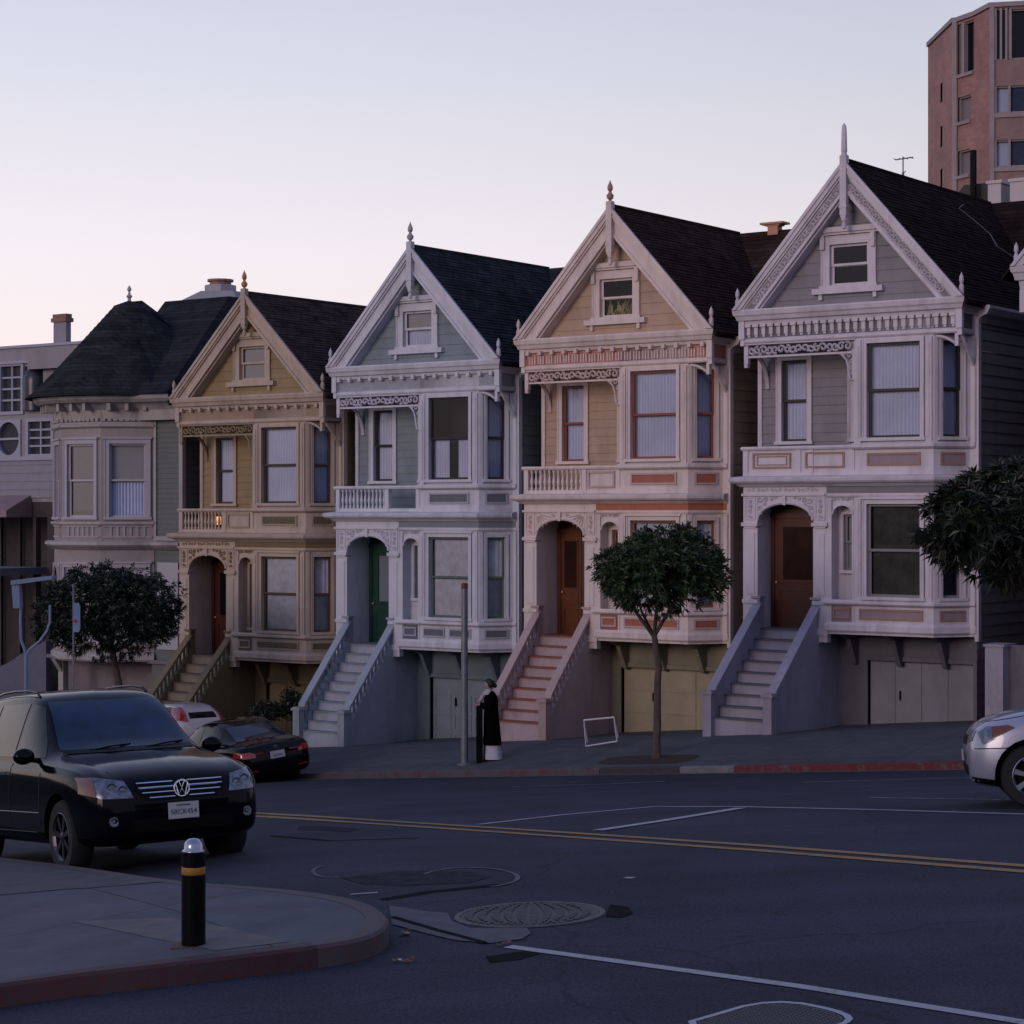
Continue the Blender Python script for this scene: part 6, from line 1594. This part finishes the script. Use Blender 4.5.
def sedan():
    L_ = 4.6; hd = Vector((-.54, .84)).normalized()
    st = [(0, .45, .45, .60, .42, .35, .62), (.05, .28, .72, .68, .66, .55, .72), (.3, .2, .86, .76, .78, .66, .80), (.8, .18, .89, .84, .80, .7, .90), (1.35, .18, .895, .88, .81, .68, .96), (1.5, .18, .895, .89, .81, .64, 1.05), (2.0, .18, .895, .90, .81, .58, 1.33), (2.5, .18, .895, .91, .81, .57, 1.41), (3.1, .18, .895, .93, .81, .57, 1.40), (3.7, .19, .89, .95, .80, .57, 1.14), (3.95, .2, .885, .96, .80, .60, 1.02), (4.4, .24, .84, .95, .76, .62, .985), (4.55, .3, .78, .86, .7, .6, .90), (4.6, .4, .6, .7, .5, .4, .74)]
    rear = at(281, 775, 44.3); rc = Vector((rear.x, rear.y)); c = rc+hd*L_/2
    def g(p):
        s, n = SN(p.x, p.y); return walk(s, n) if n < NC else ground(p.x, p.y)
    zf, zr = g(c+hd*1.4), g(c-hd*1.4); gx = Vector((-hd.y, hd.x)); zl, zri = g(c+gx*.75), g(c-gx*.75)
    def build(root, D, bvh):
        D('rear_window', [(-.58, 1.03), (.58, 1.03), (.52, 1.30), (-.52, 1.30)], 'rear', mat('sedan_rear_glass', (.012, .02, .04), rough=.05, var=.4, vscale=2, spec=.5), off=.005)
        D('windscreen', [(-.58, 1.06), (.58, 1.06), (.5, 1.30), (-.5, 1.30)], 'front', CARGLASS, off=.005)
        for s in (1, -1):
            for poly in ([(.68, .96), (.28, 1.28), (-.12, 1.34), (-.12, .96)], [(-.17, .96), (-.17, 1.345), (-.75, 1.33), (-1.05, 1.18), (-1.12, .99)]): D('side_window', poly, 'side', CARGLASS, s, .005)
            lp = [(s*.50, .72), (s*.50, .80), (s*.62, .845), (s*.79, .84), (s*.80, .72)]
            if s < 0: lp = lp[::-1]
            h = D('tail_light', lp, 'rear', RED, off=.008); 
            sp_ = [(-L_/2+.10, .73), (-L_/2+.36, .76), (-L_/2+.34, .85), (-L_/2+.12, .85)]; D('side_lens', sp_, 'side', RED, s, .008, par=h)
            m = MB(); m.tube([hit(bvh, 'rear', s*(.30+.1*k), .79) + Vector((-.008, 0, 0)) for k in range(3)], .014, 5); m.build('lens_bar', RED, h)
            D('reflector', [(s*.48, .42), (s*.70, .42), (s*.70, .445), (s*.48, .445)][::s], 'rear', RED, off=.006)
            m = MB(); strip(m, bvh, 'side', [(-.15, z/20) for z in range(6, 19)], .006, s); strip(m, bvh, 'side', [(-1.0, z/20) for z in range(9, 19)], .006, s); strip(m, bvh, 'side', [(.75, z/20) for z in range(8, 18)], .006, s); m.build('door_gap', SEAM, root)
            p = hit(bvh, 'side', .62, .96, s); m = MB(); m.lathe((.60, p.y+s*.12, 1.0), [(.01, -.06), (.05, -.05), (.055, .03), (.01, .06)], 10, 'x'); m.build('wing_mirror', BLKPAINT2, root, smooth='all')
        p = hit(bvh, 'rear', 0, .88); m = MB(); m.lathe((p.x-.012, 0, .88), [(.04, 0), (.04, .006), (.03, .01)], 14, 'x'); m.build('badge', CHROME, root)
        plate(root, bvh, 'rear', .72, '4LJX302', .34, .16)
        m = MB(); P = [hit(bvh, 'rear', y/10, .60) for y in range(-7, 8)]; m.tube([q for q in P if q], .008, 5); m.build('bumper_gap', SEAM, root)
    car('sedan', 'dark sedan with red tail lights parked below the blue house steps', (c.x, c.y, g(c)), math.atan2(hd.y, hd.x), L_, st, [L_/2-.85, L_/2-3.6], .325, .87, BLKPAINT2, build,
        pitch=(-math.asin((zf-zr)/2.8), math.asin(max(-1, min(1, (zl-zri)/1.5)))))
sedan()

def silver_car():
    L_ = 4.5; hd = Vector((-.985, .17)).normalized()
    st = [(0, .42, .50, .60, .46, .40, .66), (.03, .28, .74, .70, .70, .60, .80), (.15, .24, .86, .84, .80, .70, .93), (.45, .22, .92, .95, .86, .72, 1.03), (.95, .22, .93, 1.0, .87, .74, 1.10), (1.25, .22, .93, 1.02, .87, .74, 1.15), (1.45, .22, .93, 1.03, .87, .68, 1.28), (1.95, .22, .93, 1.04, .87, .62, 1.56), (2.4, .22, .93, 1.06, .87, .62, 1.64), (3.4, .22, .93, 1.08, .87, .62, 1.62), (4.1, .25, .92, 1.08, .85, .6, 1.50), (4.4, .3, .86, 1.05, .78, .6, 1.15), (4.5, .42, .6, .8, .5, .4, .85)]
    wc = at(1036, 791, 22.4); fa = Vector((wc.x, wc.y))
    gx = Vector((-hd.y, hd.x)); near = fa-gx*-1*0
    tw = .90; ctr_ax = fa + (gx*tw if (gx.y > 0) else -gx*tw)   # wheel seen is the near one
    c = ctr_ax-hd*(L_/2-.68)
    zf, zr = ground(*(c+hd*1.4)), ground(*(c-hd*1.4)); zl, zri = ground(*(c+gx*.8)), ground(*(c-gx*.8))
    def build(root, D, bvh):
        D('windscreen', [(-.62, 1.20), (.62, 1.20), (.53, 1.52), (-.53, 1.52)], 'front', CARGLASS, off=.005)
        for s in (1, -1):
            for poly in ([(.72, 1.10), (.22, 1.50), (-.15, 1.54), (-.15, 1.10)], [(-.2, 1.10), (-.2, 1.545), (-1.0, 1.53), (-1.0, 1.12)], [(-1.06, 1.12), (-1.06, 1.525), (-1.6, 1.40), (-1.75, 1.15)]): D('side_window', poly, 'side', CARGLASS, s, .005)
            hp = [(L_/2-.17, .70), (L_/2-.12, .83), (L_/2-.22, .895), (L_/2-.33, .895), (L_/2-.30, .76)]
            h = D('headlight', hp, 'side', LAMP, s, .006)
            D('turn_signal', [(L_/2-.27, .76), (L_/2-.27, .89), (L_/2-.45, .905), (L_/2-.52, .875)], 'side', AMBER, s, .008, par=h)
            D('side_moulding', [(L_/2-.04, .30), (L_/2-.42, .24), (L_/2-.42, .30), (L_/2-.04, .36)], 'side', BLACK, s, .006)
            fp = [(s*.50, .72), (s*.52, .84), (s*.70, .86), (s*.72, .74)]; 
            if s < 0: fp = fp[::-1]
            D('lamp_front', fp, 'front', LAMP, off=.006, par=h)
            m = MB(); strip(m, bvh, 'side', [(L_/2-.08-k*.05, .66) for k in range(8)], .006, s); m.build('bumper_gap', SEAM, root)
            m = MB(); strip(m, bvh, 'side', [(L_/2-.16-k*.09, .935+.012*k) for k in range(11)], .006, s); strip(m, bvh, 'side', [(.78, z/20) for z in range(8, 21)], .006, s); m.build('panel_gap', SEAM, root)
            p = hit(bvh, 'side', .6, 1.12, s); m = MB(); m.lathe((.58, p.y+s*.14, 1.14), [(.01, -.07), (.06, -.055), (.065, .04), (.01, .07)], 10, 'x'); m.build('wing_mirror', SILVER, root, smooth='all')
        D('grille', [(-.42, .70), (.42, .70), (.42, .80), (-.42, .80)], 'front', BLACK, off=.006)
        D('lower_intake', [(-.55, .36), (.55, .36), (.55, .48), (-.55, .48)], 'front', BLACK, off=.006)
        plate(root, bvh, 'front', .57, '', .32, .12)
    car('car', 'silver car with amber turn signal entering from the right edge', (c.x, c.y, ground(*c)), math.atan2(hd.y, hd.x), L_, st, [L_/2-.68, L_/2-3.35], .345, .91, SILVER, build,
        pitch=(-math.asin((zf-zr)/2.8), math.asin(max(-1, min(1, (zl-zri)/1.6)))))
silver_car()

def white_car():
    L_ = 4.2; hd = Vector((-.60, .80)).normalized()
    st = [(0, .45, .45, .60, .42, .35, .62), (.05, .28, .72, .72, .66, .55, .76), (.3, .2, .84, .80, .76, .66, .86), (.9, .18, .87, .90, .78, .7, .98), (1.2, .18, .87, .94, .78, .66, 1.06), (1.8, .18, .87, .96, .78, .58, 1.42), (2.4, .18, .87, .97, .78, .58, 1.50), (3.4, .19, .87, .99, .78, .58, 1.46), (3.9, .22, .86, 1.0, .76, .58, 1.25), (4.15, .3, .8, .95, .7, .55, 1.0), (4.2, .4, .6, .7, .5, .4, .74)]
    r_ = at(213, 775, 51.0); rc = Vector((r_.x, r_.y)); c = rc+hd*L_/2
    def g(p):
        s, n = SN(p.x, p.y); return walk(s, n) if n < NC else ground(p.x, p.y)
    zf, zr = g(c+hd*1.4), g(c-hd*1.4)
    def build(root, D, bvh):
        D('rear_window', [(-.45, 1.02), (.45, 1.02), (.42, 1.2), (-.42, 1.2)], 'rear', CARGLASS, off=.005)
        for s in (1, -1):
            D('side_window', [(.6, 1.0), (.2, 1.36), (-1.2, 1.38), (-1.4, 1.05)], 'side', CARGLASS, s, .005)
            lp = [(s*.54, .92), (s*.50, 1.34), (s*.66, 1.36), (s*.80, .98)]
            if s < 0: lp = lp[::-1]
            D('tail_light', lp, 'rear', RED, off=.025, step=.03)
        plate(root, bvh, 'rear', .72, '', .32, .14)
    car('hatchback', 'white hatchback with red tail lamp mostly hidden behind the dark sedan', (c.x, c.y, g(c)+.05), math.atan2(hd.y, hd.x), L_, st, [L_/2-.8, L_/2-3.3], .32, .85, WHITECAR, build, pitch=(-math.asin((zf-zr)/2.8), 0)).scale = (.84, .84, .82)
white_car()

# ------------------------------------------------------------------ street furniture
def pole():
    b = walk_at_px(464.5, 5.3); top = at(464.5, 583, b.y).z-b.z; root = empty('pole', b); tag(root, 'plain grey steel pole standing at the kerb left of the person', 'pole')
    mb = MB(); mb.tube([(0, 0, -.1), (0, 0, top-.12)], [.080, .068], 14); mb.build('shaft', STEEL, root, smooth=True)
    mb = MB(); mb.lathe((0, 0, top-.12), [(.071, 0), (.071, .1), (.05, .12)], 14); mb.build('cap', mat('rusty_cap', (.12, .045, .045), var=.3), root)
    mb = MB(); mb.lathe((0, 0, -.02), [(.15, 0), (.15, .03), (.1, .05)], 12); mb.build('base_plate', STEEL, root)
pole()
def bollard():
    b = onground(193.5, 945, .15); k = b.y/FPX; r = 12*k; H = (945-838)*k; root = empty('bollard', b); tag(root, 'black bollard with a yellow band and silver domed top on the near corner', 'bollard')
    zb1 = (945-874)*k; zb2 = (945-866)*k; zc = (945-852)*k
    m = mat('bollard_black', (.004, .004, .005), rough=.4, var=.3, spec=.12)
    mb = MB(); mb.lathe((0, 0, -.05), [(r, 0), (r, zb1+.05), (r*.97, zb1+.05), (r*.97, zb2+.05), (r, zb2+.05), (r, zc+.05), (r*.9, zc+.058)], 28); mb.build('post', m, root, smooth=True)
    mb = MB(); mb.lathe((0, 0, zb1+.002), [(r*.975, 0), (r*.995, .003), (r*.995, zb2-zb1-.008), (r*.975, zb2-zb1-.004)], 28); mb.build('reflective_band', mat('yellow_band', (.42, .20, .03), rough=.5, var=.15), root, smooth=True)
    mb = MB(); mb.lathe((0, 0, zc), [(r*.92, 0), (r*.92, .012), (r*.78, .02), (r*.78, .05), (r*.7, H-zc-.03), (r*.45, H-zc-.008), (r*.0, H-zc)], 28); mb.build('cap', mat('bollard_cap', (.4, .42, .48), rough=.28, metal=.9, var=0), root, smooth='all')
    mb = MB(); mb.box(-r*1.7, r*1.7, -r*1.3, r*1.3, -.02, .004); mb.build('base_plate', mat('bollard_base', (.09, .06, .04), rough=.8, var=.4), root)
bollard()
def sign_frame():
    b = walk_at_px(600, 3.4); Y = b.y; root = empty('sign_frame', b); tag(root, 'empty white metal sign frame leaning near the tan house garage', 'sign frame')
    P = [at(x, y, Y+dy)-b for x, y, dy in ((584, 712, 0), (614, 709, -.35), (617, 733, -.45), (586, 738, 0))]
    mb = MB(); m = mat('white_frame', (.62, .62, .68), var=.05)
    mb.tube(P+[P[0], P[1]], .02, 6); mb.build('frame', m, root)
    mb = MB(); mb.tube([P[0], P[3]+Vector((.05, .45, .03))], .016, 5); mb.tube([P[1], P[2]+Vector((.05, .45, .03))], .016, 5); mb.build('rear_leg', m, root)
    # settle it on the pavement
    s, n = SN(P[3].x+b.x, P[3].y+b.y); root.location.z += walk(s, n)-(b.z+P[3].z)+.02
sign_frame()
def steel_sign():
    Y = 40.0; zg = None; b = at(26, 700, Y); s, n = SN(b.x, b.y); g = ground(b.x, b.y) if n > NC else walk(s, n); b = Vector((b.x, b.y, g)); root = empty('street_stand', b)
    tag(root, 'pale blue forked steel stand with a flat arm and box beside the left edge', 'street stand'); m = mat('blue_steel', (.16, .22, .36), rough=.5, var=.1)
    q = lambda x, y: at(x, y, Y)-b
    mb = MB(); mb.tube([(q(26, 700).x, 0, -.1), q(26, 655)], .035, 8); mb.tube([q(26, 655), q(24, 648), q(21, 640), q(20.5, 620), q(21, 606)], .028, 8)
    mb.tube([q(26, 656), q(30, 649), q(40, 641), q(47, 631), q(50, 622), q(50, 605)], .024, 8); mb.build('forked_post', m, root, smooth=True)
    a, c_ = q(12.5, 585), q(54, 579); mb = MB(); mb.hexa([(a.x, -.15, a.z-.0), (c_.x, -.15, c_.z), (c_.x, .15, c_.z), (a.x, .15, a.z), (a.x, -.15, a.z+.09), (c_.x, -.15, c_.z+.07), (c_.x, .15, c_.z+.07), (a.x, .15, a.z+.09)]); mb.build('flat_arm', m, root)
    a, c_ = q(13, 608), q(20.5, 585); mb = MB(); mb.prism(Fr(0, 0, 1, 0), [(a.x+.03, a.z), (c_.x+.02, a.z), (c_.x, c_.z), (a.x, c_.z)], -.12, .12); mb.build('box', m, root)
    Y = 41.5; b = at(73.5, 690, Y); s, n = SN(b.x, b.y); g = ground(b.x, b.y) if n > NC else walk(s, n); b = Vector((b.x, b.y, g)); root = empty('parking_sign', b); tag(root, 'narrow pale blue parking sign on a thin pole before the dark left tree', 'sign')
    mb = MB(); x = q(73.5, 600).x; zt = at(73.5, 584, Y).z-b.z; mb.tube([(0, 0, -.05), (0, 0, zt)], .02, 6); mb.build('pole', STEEL, root)
    p0 = at(73.8, 632, Y)-b; p1 = at(80.5, 603, Y)-b; mb = MB(); w_ = p1.x-p0.x; h_ = p1.z-p0.z
    pr = [(0, 0), (w_*.8, 0), (w_, h_*.12), (w_, h_*.88), (w_*.8, h_), (0, h_)]; mb.prism(Fr(p0.x, -.03, 1, 0), [(a, p0.z+c2) for a, c2 in pr], -.005, .005); so_ = mb.build('sign_plate', mat('pale_blue_sign', (.20, .29, .46), rough=.4, var=.05), root)
    mb = MB(); mb.lathe((p0.x+w_*.3, -.042, p0.z+h_*.38), [(.035, 0), (.035, .004)], 12, 'y'); mb.build('red_mark', mat('sign_red', (.28, .03, .03), var=0), so_)
steel_sign()
def lantern():
    p = wpt(218.5, 521, .02) if False else None
    s, z = SP(218.5, 527, -.12); root = empty('lantern', W(s, -.12, z), ROT); tag(root, 'small glowing orange lantern on the balcony of the ochre house', 'lantern')
    mb = MB(); mb.lathe((0, 0, .06), [(.05, 0), (.06, .02), (.06, .2), (.05, .22)], 10); mb.build('glass', mat('lantern_glow', (.8, .4, .2), emit=(1, .38, .14), estr=1.1, var=0), root)
    mb = MB(); mb.box(-.07, .07, -.07, .07, 0, .06); mb.lathe((0, 0, .28), [(.08, 0), (.02, .07), (.0, .1)], 8); mb.build('lantern_frame', BLACK, root)
lantern()

# house number lamp boxes etc. are too small; litter on the road
def litter():
    rr = random.Random(8)
    cols = [mat('dry_leaf', (.22, .12, .05), var=.2), mat('red_leaf', (.20, .05, .03), var=.2), mat('paper_scrap', (.45, .44, .46), var=.1), mat('dark_leaf', (.04, .03, .02), var=.2)]
    def scrap(x, y, size, m, name, label, cat, grp=None):
        p = onground(x, y, .01); o = MB(); n = 7; vs = [(0, 0, .02*rr.random()+.01)]
        for k in range(n): a = 2*PI*k/n; r_ = size*rr.uniform(.45, 1); vs.append((r_*math.cos(a), r_*.6*math.sin(a), rr.uniform(0, size*.45)))
        o.add(vs, [(0, 1+k, 1+(k+1) % n) for k in range(n)]); q = o.build(name, m, None, recalc=False); q.location = p; q.rotation_euler = (0, 0, rr.random()*6); tag(q, label, cat, grp)
        return q
    scrap(405, 934, .075, cols[0], 'dry_leaf', 'curled tan leaf lying nearest the tip of the corner kerb', 'leaf'); scrap(409, 930, .03, cols[3], 'dry_leaf', 'small dark leaf touching the curled tan leaf', 'leaf')
    for k in range(9): scrap(393+k*2.6+rr.uniform(-1, 1), 961+rr.uniform(-2.5, 2), .032*rr.uniform(.7, 1.3), cols[rr.choice((0, 1, 1, 3, 2))], 'scrap', 'tiny dry scrap in the small heap below the corner kerb', 'scrap', 'scraps heaped below the corner kerb')
    for k in range(6): scrap(497+k*2.6, 945-k*.3+rr.uniform(-1, 1), .03, cols[rr.choice((0, 1, 3))], 'scrap', 'tiny dry scrap at the end of the white road line', 'scrap', 'scraps at the end of the white line')
litter()

# ------------------------------------------------------------------ the person
def person():
    b = walk_at_px(491, 4.9); k = b.y/FPX; root = empty('person', b, 0); tag(root, 'person in a long black coat over a white skirt standing by the kerb pole', 'person')
    # local: -x is where the person looks (left in the picture)
    H = (763-683)*k
    skin = mat('skin', (.36, .22, .18), rough=.6, var=.05)
    J = {}; V = []; E_ = []; Rr = []
    def jn(name, p, r, par=None):
        V.append(p); Rr.append(r); J[name] = len(V)-1
        if par: E_.append((J[par], J[name]))
    s = H/1.70
    jn('pelvis', (0, 0, .92), .135); jn('waist', (0, 0, 1.08), .115, 'pelvis'); jn('chest', (.0, 0, 1.26), .14, 'waist'); jn('neck0', (-.01, 0, 1.42), .075, 'chest'); jn('neck', (-.03, 0, 1.49), .052, 'neck0'); jn('head0', (-.05, 0, 1.56), .075, 'neck'); jn('head', (-.05, 0, 1.62), .088, 'head0'); jn('crown', (-.045, 0, 1.675), .06, 'head')
    for sd, q in ((1, 'l'), (-1, 'r')):
        jn('hip'+q, (0, sd*.09, .88), .10, 'pelvis'); jn('knee'+q, (-.02, sd*.09, .48), .062, 'hip'+q); jn('ank'+q, (.01, sd*.09, .09), .04, 'knee'+q); jn('toe'+q, (-.14, sd*.09, .035), .032, 'ank'+q)
        jn('sh'+q, (0, sd*.17, 1.38), .062, 'chest'); jn('el'+q, (-.03, sd*.21, 1.12), .045, 'sh'+q); jn('wr'+q, (-.24, sd*.13, 1.17), .030, 'el'+q); jn('palm'+q, (-.30, sd*.10, 1.18), .026, 'wr'+q)
        for f in range(4):
            y = sd*(.10+(f-1.5)*.018); jn('f%d%s' % (f, q), (-.345-.004*(f % 2), y, 1.175), .009, 'palm'+q); jn('g%d%s' % (f, q), (-.375+.006*f, y, 1.150), .008, 'f%d%s' % (f, q))
        jn('th'+q, (-.31, sd*.055, 1.19), .010, 'palm'+q); jn('tg'+q, (-.345, sd*.05, 1.185), .008, 'th'+q)
    me = bpy.data.meshes.new('body'); me.from_pydata([(x*s, y*s, z*s) for x, y, z in V], E_, []); o = bpy.data.objects.new('body', me); COL.objects.link(o)
    sm_ = o.modifiers.new('s', 'SKIN')
    for i, sv in enumerate(me.skin_vertices[0].data): sv.radius = (Rr[i]*s, Rr[i]*s); sv.use_root = (i == 0)
    sb = o.modifiers.new('u', 'SUBSURF'); sb.levels = 2; sb.render_levels = 2
    dg = bpy.context.evaluated_depsgraph_get(); dg.update(); m2 = bpy.data.meshes.new_from_object(o.evaluated_get(dg)); o.modifiers.clear(); o.data = m2; m2.name = 'body'; m2.materials.clear(); m2.materials.append(skin)
    for p in m2.polygons: p.use_smooth = True
    # nose and brow pulled out of the face
    for v in m2.vertices:
        dx = v.co.x/s+.05
        if dx < -.05 and abs(v.co.y/s) < .02 and 1.585 < v.co.z/s < 1.62: v.co.x -= .02*s
    o.parent = root
    def loft(rings, name, m, n=20, folds=0):
        mb = MB()
        for (cx, cy, z, rx, ry) in rings:
            for q in range(n):
                a = 2*PI*q/n; f = 1+folds*math.sin(q*5*2*PI/n)*(1.2-z); mb.v.append(((cx+rx*f*math.cos(a))*s, (cy+ry*f*math.sin(a))*s, z*s))
        for i in range(len(rings)-1):
            for q in range(n): mb.f.append((i*n+q, i*n+(q+1) % n, (i+1)*n+(q+1) % n, (i+1)*n+q)); mb.mi.append(0)
        return mb
    coat = mat('black_coat', (.003, .003, .004), rough=.95, var=.3, spec=.03)
    mb = loft([(.03, 0, .33, .20, .24), (.02, 0, .6, .18, .22), (.01, 0, .9, .165, .20), (.0, 0, 1.1, .15, .185), (.0, 0, 1.28, .155, .215), (.0, 0, 1.38, .12, .225), (.0, 0, 1.44, .08, .12), (-.01, 0, 1.47, .06, .07)], 'coat', coat, folds=.05)
    for sd in (1, -1):
        mb.tube([(0, sd*.18*s, 1.39*s), (.0, sd*.215*s, 1.25*s), (-.03*s, sd*.22*s, 1.12*s), (-.13*s, sd*.185*s, 1.145*s), (-.225*s, sd*.14*s, 1.17*s)], [.075*s, .068*s, .064*s, .055*s, .05*s], 10)
    mb.build('coat', coat, root, smooth='all')
    mb = loft([(.04, 0, .03, .205, .235), (.035, 0, .18, .19, .225), (.03, 0, .36, .17, .21)], 'skirt', None, folds=.05); mb.build('skirt', mat('white_skirt', (.50, .50, .56), rough=.8, var=.08), root, smooth='all')
    mb = loft([(-.045, 0, 1.40, .13, .15), (-.06, 0, 1.44, .11, .12), (-.05, 0, 1.485, .075, .08), (-.04, 0, 1.51, .06, .065)], 'scarf', None)
    mb.tube([(-.10*s, .02*s, 1.44*s), (-.19*s, .03*s, 1.33*s), (-.25*s, .03*s, 1.22*s)], [.05*s, .045*s, .04*s], 8); mb.build('scarf', mat('pale_scarf', (.42, .38, .42), rough=.9, var=.1), root, smooth='all')
    mb = loft([(-.02, 0, 1.54, .055, .07), (.0, 0, 1.57, .085, .092), (-.005, 0, 1.63, .098, .10), (-.03, 0, 1.685, .095, .092), (-.045, 0, 1.72, .065, .065), (-.045, 0, 1.735, .01, .01)], 'hair', None)
    mb.lathe((.085*s, 0, 1.58*s), [(.01, -.05*s), (.04*s, -.03*s), (.045*s, .01*s), (.02*s, .05*s), (.0, .055*s)], 10); mb.build('hair', mat('dark_hair', (.010, .007, .007), rough=.6, var=.2), root, smooth='all')
    mb = MB()
    for sd in (1, -1): mb.tube([(.03*s, sd*.09*s, .045*s), (-.06*s, sd*.09*s, .045*s), (-.16*s, sd*.09*s, .035*s)], [.045*s, .05*s, .03*s], 8)
    mb.build('shoes', BLACK, root, smooth='all')
    # the upright black case the hands rest on
    b2 = walk_at_px(479.5, 5.1); h_ = (763-706)*k; c = empty('black_case', b2, 0); tag(c, 'tall narrow black case standing upright under the hands of the person', 'case')
    mb = MB(); mb.box(-.065, .065, -.14, .14, -.05, h_-.03); mb.box(-.055, .055, -.13, .13, h_-.03, h_); mb.build('case_body', mat('case_black', (.003, .003, .004), rough=.6, var=.2, spec=.08), c)
    mb = MB(); mb.tube([(0, -.05, h_-.01), (0, -.05, h_+.05), (0, .05, h_+.05), (0, .05, h_-.01)], .012, 5); mb.build('handle', mat('case_handle', (.3, .3, .33), rough=.4), c)
person()
